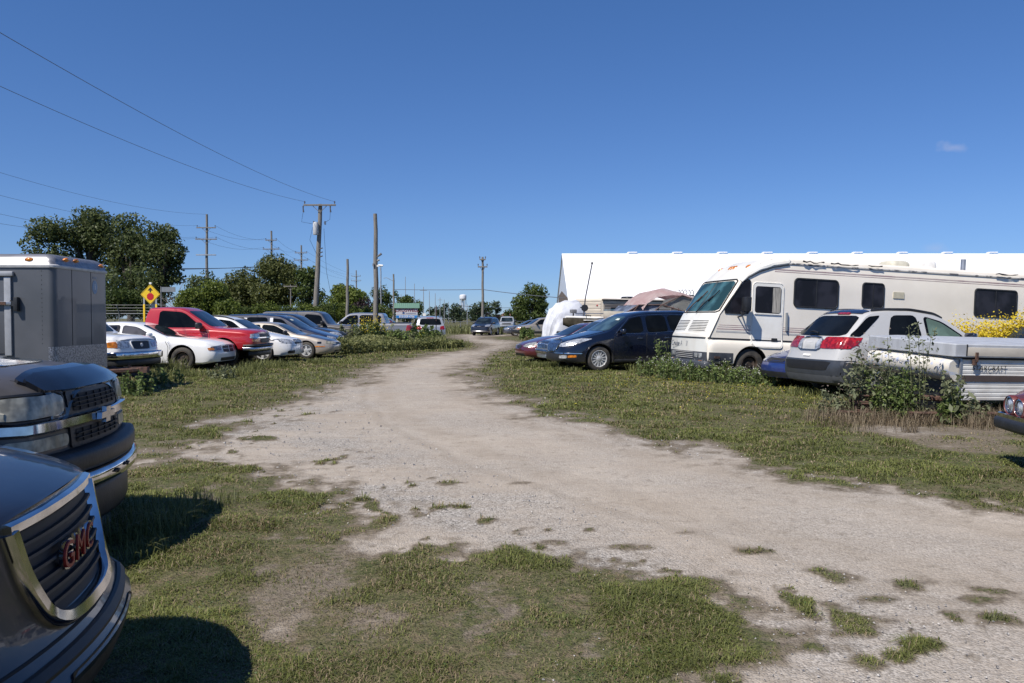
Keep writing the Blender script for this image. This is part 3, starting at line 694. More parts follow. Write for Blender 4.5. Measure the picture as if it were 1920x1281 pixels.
sp.update(top=[(0,.73),(.05,.79),(.2,.86),(.45,.915),(.9,.965),(1.45,1.02),(1.6,1.04),(2.35,1.36),(2.65,1.44),(3.1,1.47),(3.6,1.46),(4.0,1.38),(4.5,1.12),(4.65,1.08),(5.05,1.02)],
    nose=[(.18,.1),(.28,.02),(.45,.0),(.58,.0),(.62,.04),(.78,.06)], kf=.82, rf=.3, bow=.12, wheels=(1.0, 4.05, .355, .23), arch=.435, rim='steel', rimm='steel', belt=[(0,.69),(.2,.81),(.9,.91),(1.45,.95),(2.5,.98),(4.5,1.04),(5.05,.98)],
    swin=[[(1.85,1.02),(2.45,1.335),(2.9,1.39),(2.92,1.02)], [(3.0,1.02),(2.98,1.395),(3.45,1.385),(3.95,1.2),(4.05,1.06)]], mir=(1.95, 1.02), mirm=WHT, glass=glass('smoky_glass', (.035, .035, .04), .05, .8))
charger, PC = vehicle('sedan', 'white sedan with black steel wheels nosing out beside the red pickup', 'sedan', sp, (-8.98, 25.3), -2, -1, WHT, LG, parts=[
    ('p', 'headlight', lamp('dark_headlight_lens', (.2, .2, .22)), 'FM', [chaikin([(.50,.60),(.48,.745),(.86,.735),(.93,.61)], 2, .1)], .012),
    ('p', 'turn_signal', AM, 'FM', [rrect(.83, .92, .615, .69, .02)], .018, .02),
    ('p', 'grille', BLK, 'F', [chaikin([(-.40,.745),(-.38,.54),(.38,.54),(.40,.745)], 2, .1)], .01),
    ('b', 'grille_bar', WHT, 'F', [[(-.39,.65),(.39,.65)], [(0,.55),(0,.74)]], .018, .02, False),
    ('b', 'bumper_gap', SEAM, 'F', [[(-.9,.585),(-.42,.575),(.42,.575),(.9,.585)]], .01, .002, False),
    ('p', 'lower_grille', BLK, 'F', [rrect(-.55, .55, .28, .38, .03)], .008),
    ('b', 'fender_gap', SEAM, 'V', [[(1.42,.3),(1.36,.75),(1.5,.96)]], .01, .002, False)])
sp = pickup(5.6, 1.96, 2.0, 3.5)
sp.update(top=[(0,1.1),(.06,1.16),(.3,1.2),(1.25,1.26),(1.35,1.28),(2.2,1.84),(2.4,1.92),(2.9,1.95),(3.42,1.93),(3.5,1.88),(3.52,1.42),(5.6,1.38)], sig=.022, belt=[(0,1.03),(.3,1.13),(1.3,1.2),(3.5,1.27),(5.6,1.29)],
    bot=[(0,.62),(.4,.55),(5.3,.55),(5.6,.6)], wheels=(.98, 4.45, .44, .3), arch=.53, rim='offroad', rimm='steel', nose=[(.5,.05),(.7,0),(.9,0),(1.12,.05)], bow=.14,
    swin=[[(1.66,1.30),(2.28,1.80),(3.08,1.86),(3.12,1.30)]], ws=[(-.8,1.33),(.8,1.33),(.72,1.84),(-.72,1.84)], doors=[[(1.42,.64),(1.40,1.0),(1.47,1.235),(3.2,1.25),(3.2,.64)]], handle_z=1.14, mir=(1.68, 1.30))
red, PR = vehicle('pickup_truck', 'lifted red regular-cab pickup with off-road tyres beside the white sedan', 'pickup truck', sp, (-8.38, 27.1), 0, -1, RDP, LG, parts=[
    ('p', 'headlight', HL, 'FM', [chaikin([(.50,.93),(.50,1.08),(.90,1.09),(.95,.93)], 2, .12)], .012),
    ('p', 'turn_signal', AM, 'FM', [rrect(.62, .93, .83, .90, .02)], .012),
    ('p', 'grille', BLK, 'F', [chaikin([(-.46,1.09),(-.46,.78),(.46,.78),(.46,1.09)], 1, .1)], .012),
    ('b', 'chrome_bar', CHROME, 'F', [[(-.9,.95),(0,.95),(.9,.95)]], .06, .03, False),
    ('bumper', BLK, 2.02, .66, .74, .3, .16, .4, .26), ('bumper', DCHROME, 2.0, .52, .657, .3, .16, .4, .25), ('bumper', BLK, 1.8, .36, .517, .25, .16, .2, .2),
    ('b', 'body_moulding', SEAM, 'V', [[(1.42, .72), (3.5, .72)]], .03, .012, False)])
sp = suv(4.88, 1.69, 1.88)
sp.update(nose=[(.2,.08),(.35,0),(.5,0),(.72,.05),(1.0,.18)], top=[(0,.74),(.05,.80),(.25,.88),(.95,1.03),(1.25,1.10),(1.38,1.13),(2.1,1.53),(2.4,1.62),(3.0,1.68),(3.8,1.67),(4.4,1.62),(4.6,1.5),(4.8,1.1),(4.88,1.02)], rimm='alloy', rim='spoke5', kf=.7, rf=.45)
journey, PJ = vehicle('crossover', 'white crossover with a roof rack parked just past the red pickup', 'suv', sp, (-7.85, 29.5), -2, -1, WHT2, LG, parts=[
    ('p', 'headlight', HL, 'FM', [chaikin([(.50,.68),(.50,.82),(.90,.87),(.95,.72)], 2, .12)], .012),
    ('p', 'grille', BLK, 'F', [chaikin([(-.42,.82),(-.40,.66),(.40,.66),(.42,.82)], 2, .1)], .01),
    ('b', 'grille_bar', WHT2, 'F', [[(-.4,.745),(.4,.745)], [(0,.67),(0,.82)]], .03, .02, False),
    ('p', 'fog_lamp', BLK, 'FM', [rrect(.5, .82, .33, .44, .04)], .008),
    ('b', 'bumper_gap', SEAM, 'F', [[(-.92,.60),(0,.62),(.92,.60)]], .01, .002, False),
    ('b', 'roof_rail', BLK, 'T', [[(2.1,-.62),(4.1,-.60)], [(2.1,.62),(4.1,.60)]], .04, .045, False)])
sp = sedan(4.85, 1.43, 1.8)
sp.update(doorpaint=BEI, rim='spoke5', nose=[(.18,.1),(.3,.02),(.5,0),(.58,.03),(.72,.12)], kf=.66, rf=.5)
malibu, PM = vehicle('sedan', 'beige sedan with a dark peeling hood and alloy wheels ending the left row', 'sedan', sp, (-6.98, 32.2), -2, -1, BEI, LG, parts=[
    ('p', 'hood', paint('dark_hood_paint', (.03, .032, .04), .35, .1, .3), 'T', [chaikin([(.10,-.62),(.8,-.76),(1.45,-.78),(1.45,.78),(.8,.76),(.10,.62),(.04,0)], 1, .1)], .006),
    ('p', 'headlight', HLO, 'FM', [chaikin([(.38,.57),(.40,.66),(.74,.70),(.82,.60)], 2, .15)], .014),
    ('p', 'grille', BLK, 'F', [rrect(-.3, .3, .57, .64, .03)], .01), ('p', 'side_marker', BLKG, 'V', [rrect(.36, .52, .60, .68, .02)], .006),
    ('p', 'turn_signal', AM, 'V', [rrect(.22, .6, .47, .51, .015)], .01),
    ('p', 'lower_grille', BLK, 'F', [rrect(-.5, .5, .24, .34, .03)], .006), ('b', 'bumper_gap', SEAM, 'F', [[(-.85,.545),(0,.55),(.85,.545)]], .012, .003, False)])
sp = suv(5.1, 1.76, 1.98)
sp.update(top=[(0,.72),(.1,.80),(.8,1.0),(1.2,1.12),(1.35,1.16),(2.1,1.6),(2.4,1.70),(3.2,1.76),(4.7,1.73),(4.9,1.6),(5.1,1.05)], belt=[(0,.66),(.8,.92),(1.3,1.02),(5.1,1.05)],
    swin=[[(1.75,1.13),(2.2,1.55),(2.75,1.62),(2.8,1.12)], [(2.88,1.12),(2.86,1.64),(3.8,1.65),(3.8,1.12)], [(3.88,1.12),(3.88,1.65),(4.7,1.62),(4.85,1.14)]])
van, PV = vehicle('minivan', 'navy minivan with white price marks on its side windows, behind the beige sedan', 'minivan', sp, (-7.6, 35.3), -3, -1, NAVY, LG, parts=[
    ('p', 'headlight', HL, 'FM', [chaikin([(.5,.66),(.5,.78),(.85,.84),(.93,.7)], 2, .12)], .012), ('p', 'grille', BLK, 'F', [rrect(-.4,.4,.62,.74,.04)], .008),
    ('p', 'price_mark', mat('white_marker', (.75, .75, .75), .7), 'V', [rrect(2.62, 2.76, 1.36, 1.62, .02)], .012, .0), ('p', 'price_mark', mat('white_marker', (.75, .75, .75), .7), 'V', [rrect(3.78, 3.92, 1.36, 1.62, .02)], .012, .0),
    ('p', 'windscreen_sticker', mat('pale_sticker', (.6, .65, .6), .6), 'F', [rrect(-.5, -.25, 1.5, 1.56, .01)], .01, 0)])
sp = suv(4.9, 1.82, 1.95)
durango, _P = vehicle('sport_utility_vehicle', 'dark blue SUV behind the navy minivan, its front behind tall weeds', 'suv', sp, (-8.05, 38.6), -2, -1, DKB, LG, parts=[
    ('p', 'headlight', HL, 'FM', [rrect(.5, .92, .8, .95, .04)], .012), ('p', 'grille', BLK, 'F', [rrect(-.42,.42,.78,.95,.04)], .008), ('bumper', BLK, 1.94, .45, .65, .3, .16, .4, .2)])
sp = pickup(5.1, 1.96, 2.0, 4.95)
sp.update(top=[(0,1.1),(.05,1.2),(1.3,1.27),(1.4,1.28),(1.75,1.8),(1.9,1.9),(2.3,1.95),(4.85,1.93),(5.0,1.6),(5.1,1.2)], belt=[(0,1.05),(1.4,1.2),(5.1,1.22)], wheels=(.9, 4.0, .39, .26), rr=.1,
    swin=[[(1.62,1.3),(1.78,1.75),(2.62,1.83),(2.66,1.3)], [(2.85,1.32),(2.85,1.82),(4.6,1.82),(4.75,1.34)]], doors=[[(1.42,.5),(1.42,1.24),(2.75,1.27),(2.75,.5)]], rw=[(-.6,1.35),(.6,1.35),(.55,1.8),(-.55,1.8)], ws=[(-.78,1.32),(.78,1.32),(.72,1.82),(-.72,1.82)], mir=(1.6, 1.3), rim='cap', rimm='silver')
ram, _P = vehicle('sport_utility_vehicle', 'old boxy grey-brown two-door SUV behind the dark blue SUV', 'suv', sp, (-8.05, 42.3), -2, -1, GRY, LG, parts=[
    ('p', 'headlight', HL, 'FM', [rrect(.55, .92, .85, 1.02, .02)], .01), ('p', 'grille', DCHROME, 'F', [rrect(-.5,.5,.85,1.04,.02)], .01), ('bumper', DCHROME, 2.0, .5, .68, .2, .05, .3, .18)])
sp = pickup(5.7, 1.9, 1.98, 4.15); sp['rim'] = 'spoke6'
silv, _P = vehicle('pickup_truck', 'silver crew-cab pickup facing left behind the tall bare pole', 'pickup truck', sp, (-11.75, 47.5), 181, 1, paint('mid_silver_paint', (.24, .245, .27), .33, .4, .25), None, parts=[
    ('p', 'tail_light', TL, 'RM', [chaikin([(.80,.85),(.80,1.22),(.97,1.22),(.97,.85)], 1, .1)], .012), ('p', 'tail_light', TL, 'V', [chaikin([(5.42,.88),(5.48,1.2),(5.68,1.2),(5.68,.88)], 1, .1)], .012),
    ('b', 'body_moulding', paint('dark_grey_paint', (.05, .05, .055), .35, .3, .2), 'V', [[(.3,.72),(5.5,.72)]], .22, .012, False),
    ('p', 'tonneau_cover', BLK, 'T', [rrect(4.4, 5.6, -.82, .82, .05)], .03, .04), ('rbumper', BLK, 1.9, .45, .65, .2, .03, .15, .12)])
sp = sedan(4.9, 1.75, 1.85); sp.update(top=[(0,.9),(.2,1.0),(1.3,1.15),(2.0,1.6),(2.3,1.72),(3.4,1.75),(3.9,1.6),(4.5,1.2),(4.9,1.1)], belt=[(0,.85),(1.3,1.08),(4.9,1.12)],
    swin=[[(1.6,1.15),(2.1,1.55),(2.7,1.64),(2.75,1.15)], [(2.85,1.15),(2.8,1.65),(3.3,1.66),(3.45,1.15)], [(3.55,1.16),(3.42,1.65),(3.85,1.52),(4.45,1.18)]], ws=[(-.65,1.2),(.65,1.2),(.55,1.6),(-.55,1.6)], rw=[(-.65,1.25),(.65,1.25),(.55,1.6),(-.55,1.6)])
mar, _P = vehicle('sport_utility_vehicle', 'maroon SUV with black sloping rear glass, mostly hidden behind the silver pickup', 'suv', sp, (-12.05, 51.5), 181, 1, MAR, None)
sp = suv(4.68, 1.71, 1.885)
kia, PK = vehicle('sport_utility_vehicle', 'silver SUV seen from behind at the bend of the gravel lane', 'suv', sp, (-5.85, 53.0), 101, 1, SIL, None, parts=[
    ('p', 'tail_light', TL, 'RM', [chaikin([(.55,.92),(.58,1.10),(.92,1.16),(.93,.92)], 2, .12)], .014),
    ('p', 'licence_plate', WHITEP, 'R', [rrect(-.28, .28, .76, .88, .02)], .012), ('b', 'tailgate_gap', SEAM, 'R', [[(-.8,.68),(.8,.68)]], .015, .004, False),
    ('p', 'bumper_pad', BLK, 'R', [rrect(-.85, .85, .32, .48, .05)], .008), ('p', 'brake_light', TL, 'R', [rrect(-.22, .22, 1.595, 1.63, .01)], .012),
    ('b', 'roof_rail', DCHROME, 'T', [[(2.0,-.62),(4.2,-.60)], [(2.0,.62),(4.2,.60)]], .04, .05, False), ('p', 'badge', DCHROME, 'R', [rrect(-.07, .07, 1.08, 1.13, .02)], .012)])
# ------------------------------------------------------------------ far end of the lot
sp = suv(4.6, 1.7, 1.82)
front_suv, _P = vehicle('sport_utility_vehicle', 'dark SUV facing the camera at the far end of the lane', 'suv', sp, (-3.05, 73.5), -103, 1, DKB, None, parts=[
    ('p', 'headlight', HL, 'FM', [chaikin([(.5,.82),(.52,1.0),(.88,1.02),(.9,.84)], 2, .12)], .014), ('p', 'grille', BLKG, 'F', [rrect(-.4,.4,.78,.96,.05)], .01), ('b', 'chrome_bar', DCHROME, 'F', [[(-.4,.88),(.4,.88)]], .03, .02, False),
    ('bumper', DCHROME, 1.7, .38, .45, .2, .14, .2, .19)])
sp = pickup(5.4, 1.8, 1.9, 3.2); sp['rimm'] = 'silver'; sp['rim'] = 'cap'
oldp, _P = vehicle('pickup_truck', 'old pale grey pickup facing the camera beyond the dark sedan', 'pickup truck', sp, (-.68, 98), -92, 1, paint('pale_grey_paint', (.34, .36, .38), .4, .1, .4), None, parts=[
    ('p', 'headlight', HL, 'FM', [rrect(.6, .9, .85, 1.0, .02)], .012), ('p', 'grille', BLK, 'F', [rrect(-.55,.55,.84,1.0,.02)], .01), ('bumper', DCHROME, 1.9, .5, .68, .2, .05, .3, .2)])
sp = sedan(4.8, 1.45, 1.82)
dks, _P = vehicle('sedan', 'dark grey sedan facing left beside the tan SUV', 'sedan', sp, (-.85, 73.5), 187, 1, paint('slate_paint', (.06, .065, .085), .35, .2, .3), None, parts=[
    ('p', 'headlight', HL, 'FM', [rrect(.5, .82, .58, .68, .04)], .012), ('p', 'grille', BLK, 'F', [rrect(-.35,.35,.5,.62,.04)], .01)])
sp = suv(4.75, 1.66, 1.85)
tan, _P = vehicle('sport_utility_vehicle', 'tan SUV with black front bumper beside the white tarp', 'suv', sp, (.12, 69), 194, 1, TAN, None, parts=[
    ('p', 'headlight', HL, 'FM', [rrect(.5, .86, .75, .88, .04)], .012), ('p', 'turn_signal', AM, 'FM', [rrect(.72, .9, .66, .74, .02)], .014), ('p', 'grille', BLK, 'F', [rrect(-.42,.42,.70,.88,.04)], .01),
    ('bumper', BLK, 1.86, .35, .62, .3, .15, .45, .2), ('b', 'body_moulding', BLK, 'V', [[(1.3,.42),(3.2,.42)]], .14, .02, False)])
# ------------------------------------------------------------------ right row
sp = sedan(5.0, 1.42, 1.83); sp.update(nose=[(.18,.12),(.3,.02),(.45,0),(.55,.03),(.72,.14)], kf=.6, rf=.6)
bur, PB = vehicle('sedan', 'burgundy sedan with a pale warm oval headlight, only its nose visible', 'sedan', sp, (.22, 28.9), 198, 1, BUR, RG, parts=[
    ('p', 'headlight', lamp('warm_headlight_lens', (.62, .60, .52)), 'FM', [chaikin([(.36,.58),(.42,.70),(.70,.76),(.82,.66),(.7,.56)], 2, .2)], .016),
    ('p', 'grille', BLK, 'F', [chaikin([(-.26,.60),(-.2,.52),(.2,.52),(.26,.60),(0,.66)], 2, .15)], .008), ('p', 'lower_grille', BLK, 'F', [rrect(-.5,.5,.25,.34,.04)], .008),
    ('b', 'bumper_gap', SEAM, 'F', [[(-.85,.5),(0,.48),(.85,.5)]], .012, .003, False)])
sp = suv(4.8, 1.60, 1.88); sp.update(nose=[(.2,.06),(.35,0),(.75,0.02),(1.0,.14)], mir=(1.7, 1.02))
lb, _P = vehicle('crossover', 'ice blue car with upright chrome grille slats between burgundy sedan and navy crossover', 'suv', sp, (.98, 26.85), 198, 1, LBL, RG, parts=[
    ('p', 'grille', BLK, 'F', [rrect(-.45,.45,.60,.84,.05)], .01), ('b', 'grille_bar', CHROME, 'F', [[(y,.60),(y,.84)] for y in np.linspace(-.4, .4, 8)], .045, .025, False),
    ('p', 'headlight', HL, 'FM', [rrect(.52, .86, .66, .80, .04)], .012), ('p', 'fog_lamp', HL, 'FM', [rrect(.55, .68, .40, .48, .03)], .012), ('bumper', DCHROME, 1.86, .42, .56, .25, .15, .4, .19)])
sp = suv(5.12, 1.80, 2.0)
sp.update(top=[(0,.80),(.05,.86),(.2,.93),(.9,1.09),(1.25,1.17),(1.38,1.21),(2.06,1.63),(2.3,1.735),(2.8,1.80),(3.9,1.82),(4.6,1.75),(4.78,1.65),(5.0,1.2),(5.12,1.05)], belt=[(0,.74),(.2,.86),(.9,1.02),(1.35,1.10),(3.0,1.14),(4.6,1.22),(5.12,1.02)],
    nose=[(.2,.10),(.35,.0),(.55,.0),(.75,.05),(.95,.16)], rf=.62, kf=.58, bow=.17, wheels=(1.02, 4.04, .385, .25), arch=.45, rim='spoke15', plan=[(0,.97),(.9,1.0),(3.5,.99),(5.12,.96)],
    swin=[[(1.62,1.15),(1.86,1.36),(2.12,1.59),(2.5,1.66),(2.53,1.16)], [(2.66,1.16),(2.64,1.675),(3.30,1.69),(3.38,1.19)], [(3.47,1.2),(3.38,1.70),(4.25,1.67),(4.6,1.28)]],
    doors=[[(1.50,.36),(1.46,.8),(1.55,1.12),(2.58,1.14),(2.58,.36)], [(2.60,.36),(2.60,1.14),(3.5,1.17),(3.5,.9),(3.46,.65),(3.42,.36)]], handle_z=.99, handlem=CHROME,
    ws=[(-.78,1.22),(.78,1.22),(.63,1.65),(-.63,1.65)], wsglass=GLT, mir=(1.74, 1.14), mirm=EBL)
encl, PN = vehicle('crossover', 'deep navy crossover with multi-spoke alloy wheels beside the white motorhome', 'suv', sp, (1.20, 24.5), 198, 1, EBL, RG, parts=[
    ('p', 'headlight', HL, 'FM', [chaikin([(.46,.74),(.50,.84),(.66,.93),(.90,1.0),(.96,.97),(.92,.84),(.74,.74)], 2, .2)], .016),
    ('p', 'grille', lamp('blue_chrome_mesh', (.30, .36, .46), .15, 120, .9), 'F', [chaikin([(-.40,.88),(-.38,.72),(-.2,.60),(.2,.60),(.38,.72),(.40,.88),(.2,.92),(-.2,.92)], 2, .2)], .02),
    ('b', 'grille_frame', CHROME, 'F', [chaikin([(-.42,.90),(-.40,.70),(-.2,.585),(.2,.585),(.40,.70),(.42,.90),(.2,.94),(-.2,.94)], 2, .2)], .03, .035, True),
    ('b', 'grille_bar', CHROME, 'F', [[(y,.61),(y,.91)] for y in np.linspace(-.32, .32, 9)], .012, .032, False),
    ('p', 'bumper_pad', BLK, 'F', [chaikin([(-.94,.52),(-.9,.22),(.9,.22),(.94,.52),(0,.53)], 1, .1)], .01), ('b', 'chrome_bar', CHROME, 'F', [[(-.97,.545),(-.5,.55),(-.3,.545)], [(.97,.545),(.5,.55),(.3,.545)]], .035, .02, False),
    ('p', 'fog_lamp', HL, 'FM', [chaikin([(.56,.40),(.57,.49),(.78,.50),(.78,.40)], 1, .12)], .016), ('p', 'turn_signal', AM, 'FM', [chaikin([(.80,.42),(.80,.49),(.92,.50),(.92,.43)], 1, .12)], .016),
    ('b', 'window_trim', DCHROME, 'V', [[(1.55,1.125),(2.58,1.14),(4.66,1.25),(4.4,1.68),(3.4,1.725),(2.5,1.69),(2.08,1.61),(1.58,1.15)]], .018, .012, True),
    ('b', 'sill_moulding', BLK, 'V', [[(1.5,.31),(3.6,.31)]], .10, .02, False), ('b', 'fender_lip', EBL, 'V', [[(1.02+.475*math.cos(t), .385+.475*math.sin(t)) for t in np.linspace(-.1, math.pi+.1, 20)]], .035, .02, False),
    ('b', 'hood_crease', EBL, 'T', [[(.3,-.5),(.8,-.62),(1.35,-.70)], [(.3,.5),(.8,.62),(1.35,.70)]], .05, .012, False),
    ('p', 'windscreen_sticker', mat('pale_sticker', (.6, .65, .6), .6), 'F', [chaikin([(.28,1.54),(.30,1.59),(.5,1.58),(.52,1.53)], 1, .1)], .012, 0)])
# white crossover seen from behind, red band of tail lights
sp = suv(4.74, 1.75, 1.87)
WHC = paint('off_white_paint', (.49, .485, .47), .35, 0, .2)
sp.update(top=[(0,.76),(.05,.84),(.2,.92),(.9,1.02),(1.25,1.08),(1.35,1.1),(2.1,1.58),(2.35,1.68),(2.9,1.76),(3.5,1.76),(3.85,1.73),(4.0,1.68),(4.60,1.22),(4.68,1.16),(4.74,1.05)], belt=[(0,.7),(.2,.85),(1.25,1.06),(1.6,1.15),(3.0,1.18),(4.4,1.21),(4.74,1.0)],
    tail=[(.2,.12),(.35,.02),(.45,-.03),(.76,-.03),(.82,.05),(1.0,.07),(1.25,.12)], bowr=.12, rr=.42, kr=.80, wheels=(.93, 3.78, .365, .235), arch=.44, plan=[(0,.98),(3,1),(4.74,1.0)],
    swin=[[(1.72,1.20),(2.22,1.53),(2.66,1.645),(2.66,1.20)], [(2.78,1.205),(2.84,1.66),(3.42,1.66),(3.60,1.22)], [(3.66,1.66),(3.98,1.63),(4.48,1.245),(4.24,1.235)]],
    doors=[[(1.35,.4),(1.32,.8),(1.42,1.05),(2.64,1.07),(2.64,.4)], [(2.66,.4),(2.66,1.07),(3.46,1.09),(3.5,.8),(3.3,.6),(3.25,.4)]], rw=[(-.76,1.245),(.76,1.245),(.63,1.65),(-.63,1.65)], mir=(1.72, 1.16), mirm=NAVY, handle_z=.97)
th = R(15); hd = Vector((math.cos(th), math.sin(th), 0)); lat = Vector((-math.sin(th), math.cos(th), 0))
rcorner = Vector((6.50, 15.45, 0)); fc = rcorner + lat*.93 + hd*(4.74)
rdv, PZ = vehicle('crossover', 'white crossover seen from behind, wide red tail lamp band, in front of motorhome', 'suv', sp, (fc.x, fc.y), 15, -1, WHC, RG, parts=[
    ('p', 'tail_light', TL, 'R', [chaikin([(-.93,1.0),(-.88,1.225),(-.36,1.225),(-.36,1.0)], 1, .06)], .012), ('p', 'tail_light', TL, 'R', [chaikin([(.36,1.0),(.36,1.225),(.88,1.225),(.93,1.0)], 1, .06)], .012),
    ('p', 'tail_light', TL, 'V', [[(4.20,1.215),(4.34,1.09),(4.48,1.01),(4.62,1.0),(4.60,1.215)]], .012), ('p', 'tail_light', TL, 'H', [[(4.20,1.215),(4.34,1.09),(4.48,1.01),(4.62,1.0),(4.60,1.215)]], .012),
    ('p', 'reversing_lamp', HL, 'RM', [chaikin([(.20,.98),(.24,1.19),(.34,1.18),(.35,.98)], 2, .15)], .02),
    ('b', 'plate_surround', DCHROME, 'R', [chaikin([(-.36,.97),(-.33,1.20),(.33,1.20),(.36,.97)], 1, .15)], .018, .028, True), ('b', 'badge', DCHROME, 'R', [[(-.25,1.20),(0,1.22),(.25,1.20)]], .06, .03, False),
    ('p', 'plate_recess', mat('plate_recess_grey', (.50, .50, .49), .5), 'R', [rrect(-.20,.20,.96,1.13,.02)], .012), ('p', 'hatch_handle', WHITEP, 'R', [rrect(-.1,.12,.83,.87,.01)], .02),
    ('p', 'rear_bumper', mat('dark_grey_cladding', (.040, .045, .055), .4, bump=.05, coat=.3), 'R', [rrect(-.95,.95,.48,.77,.02)], .022, .05), ('p', 'bumper_step', mat('dark_step', (.014, .013, .012), .5), 'R', [chaikin([(-.62,.57),(-.74,.745),(.74,.745),(.62,.57)], 1, .08)], .028, .01),
    ('p', 'lower_bumper', mat('grey_cladding', (.10, .105, .115), .5, bump=.05), 'R', [chaikin([(-.92,.27),(-.93,.48),(.93,.48),(.92,.27)], 1, .05)], .02, .05),
    ('p', 'side_cladding', mat('dark_grey_cladding', (.040, .045, .055), .4), 'V', [[(4.22,.40),(4.24,.70),(4.72,.75),(4.70,.36)]], .015, .03), ('b', 'side_cladding', mat('dark_grey_cladding', (.040, .045, .055), .4), 'V', [[(1.4,.42),(3.3,.42)]], .24, .02, False),
    ('b', 'fender_lip', mat('dark_grey_cladding', (.040, .045, .055), .4), 'V', [[(3.78+.48*math.cos(t), .365+.48*math.sin(t)) for t in np.linspace(-.05, math.pi+.05, 18)]], .08, .02, False),
    ('b', 'roof_rail', BLK, 'T', [[(2.1,-.60),(2.4,-.65),(3.8,-.62)], [(2.1,.60),(2.4,.65),(3.8,.62)]], .05, .045, False), ('p', 'spoiler', NAVY, 'T', [chaikin([(3.82,-.62),(3.82,.62),(4.02,.60),(4.02,-.60)], 1, .1)], .02, .03),
    ('p', 'brake_light', TL, 'R', [rrect(-.30,.06,1.665,1.695,.01)], .03, .03), ('p', 'door_glass', GLG, 'V', [chaikin([(1.80,1.215),(2.25,1.50),(2.60,1.61),(2.61,1.215)], 1, .1)], .010, 0)])
bm = bmesh.new(); p, n = PZ.hit('R', -.05, 1.27); q, n2 = PZ.hit('R', .28, 1.29); add_tube(bm, [p+n*.04, (p+q)/2+n*.05+Vector((0,0,.02)), q+n*.04], [.02, .018, .01], 8); link('wiper', bm_mesh(bm, 'wiper'), BLK, rdv, 50)
sp = sedan(4.5, 1.4, 1.7); sp.update(kf=.7, rf=.45, rim='cap', rimm='silver')
blu, _P = vehicle('sedan', 'blue sedan nose poking out between the motorhome and the white crossover', 'sedan', sp, (6.02, 18.35), 195, 1, BLU, RG, parts=[
    ('p', 'headlight', HL, 'FM', [rrect(.42, .76, .60, .70, .03)], .012), ('p', 'grille', BLK, 'F', [rrect(-.34,.34,.6,.68,.03)], .01), ('b', 'hood_gap', SEAM, 'F', [[(-.7,.71),(.7,.71)]], .012, .003, False), ('b', 'bumper_gap', SEAM, 'F', [[(-.8,.58),(.8,.58)]], .014, .004, False),
    ('p', 'lower_grille', BLK, 'F', [rrect(-.6,.6,.27,.38,.03)], .008)])
sp = sedan(4.8, 1.46, 1.8)
dk2, _P = vehicle('sedan', 'dark sedan at the right edge, its windscreen above the folded camper', 'sedan', sp, (10.55, 18.9), 195, 1, DKB, RG, parts=[('p', 'headlight', HL, 'FM', [rrect(.42, .76, .6, .7, .03)], .012)])
# vintage maroon sedan with four round lamps, right edge
sp = sedan(4.95, 1.38, 1.77)
OXB = paint('faded_oxblood_paint', (.11, .014, .013), .45, .05, .3, coat=.5)
sp.update(top=[(0,.74),(.04,.80),(.15,.835),(.9,.90),(1.6,.95),(1.75,.98),(2.3,1.3),(2.6,1.37),(3.4,1.37),(4.0,1.1),(4.3,.98),(4.95,.88)], belt=[(0,.70),(.15,.79),(1.6,.86),(4.95,.84)], bot=[(0,.4),(.3,.25),(4.95,.3)],
    nose=[(.35,.12),(.48,.06),(.55,.04),(.7,.0),(.85,.05)], bow=.08, rf=.22, kf=.86, crown=.05, rim='cap', rimm='silver')
jag, PJG = vehicle('vintage_sedan', 'faded oxblood vintage sedan with round twin headlights and a black bumper, at the right edge', 'sedan', sp, (5.33, 7.92), 176, 1, OXB, None, parts=[
    ('p', 'grille', GRD, 'F', [rrect(-.24,.24,.54,.74,.05)], .012), ('b', 'grille_bar', CHROME, 'F', [[(y,.55),(y,.74)] for y in np.linspace(-.2, .2, 11)], .008, .02, False), ('b', 'grille_frame', CHROME, 'F', [rrect(-.27,.27,.53,.77,.06)], .02, .03, True),
    ('bumper', BLK, 1.84, .40, .53, .22, .08, .3, .22), ('bumper', CHROME, 1.80, .535, .56, .2, .08, .3, .19), ('p', 'lower_valance', BLK, 'F', [rrect(-.8,.8,.27,.40,.04)], -.03, .02),
    ('p', 'hood_chip', BLK, 'T', [chaikin([(.12,-.52),(.18,-.62),(.5,-.60),(.5,-.56)], 2, .2)], .003, 0), ('b', 'hood_gap', SEAM, 'T', [[(.06,-.66),(1.5,-.70)], [(.06,.66),(1.5,.70)]], .012, .002, False)])
for y, z, r_ in ((-.70, .66, .088), (-.46, .655, .085), (.46, .655, .085), (.70, .66, .088)):
    p, n = PJG.hit('F', y, z); Mx = Matrix.Translation((p.x-.01, y, z)) @ Matrix.Rotation(R(90), 4, 'Y')
    bm = bmesh.new(); add_lathe(bm, [(r_*1.0, .0), (r_*.97, .035), (r_*.6, .052), (0, .06)], 24, Mx); h_ = link('headlight', bm_mesh(bm, 'headlight'), HL, jag, 50)
    bm = bmesh.new(); add_lathe(bm, [(r_*1.22, -.02), (r_*1.24, .05), (r_*1.12, .065), (r_*1.0, .05), (r_*.98, .0)], 24, Mx, False); link('headlight_ring', bm_mesh(bm, 'headlight_ring'), OXB, jag, 50)
    bm = bmesh.new(); add_lathe(bm, [(r_*1.02, .02), (r_*1.06, .058), (r_*.95, .06), (r_*.93, .04)], 24, Mx, False); link('headlight_rim', bm_mesh(bm, 'headlight_rim'), CHROME, jag, 50)
# silver pickup parked beyond the chain-link fence
sp = pickup(5.4, 1.8, 1.9, 3.4)
far_p, _P = vehicle('pickup_truck', 'silver pickup beyond the chain-link fence, behind the yellow stop-ahead sign', 'pickup truck', sp, (-29.3, 67), 182, 1, SIL, None)
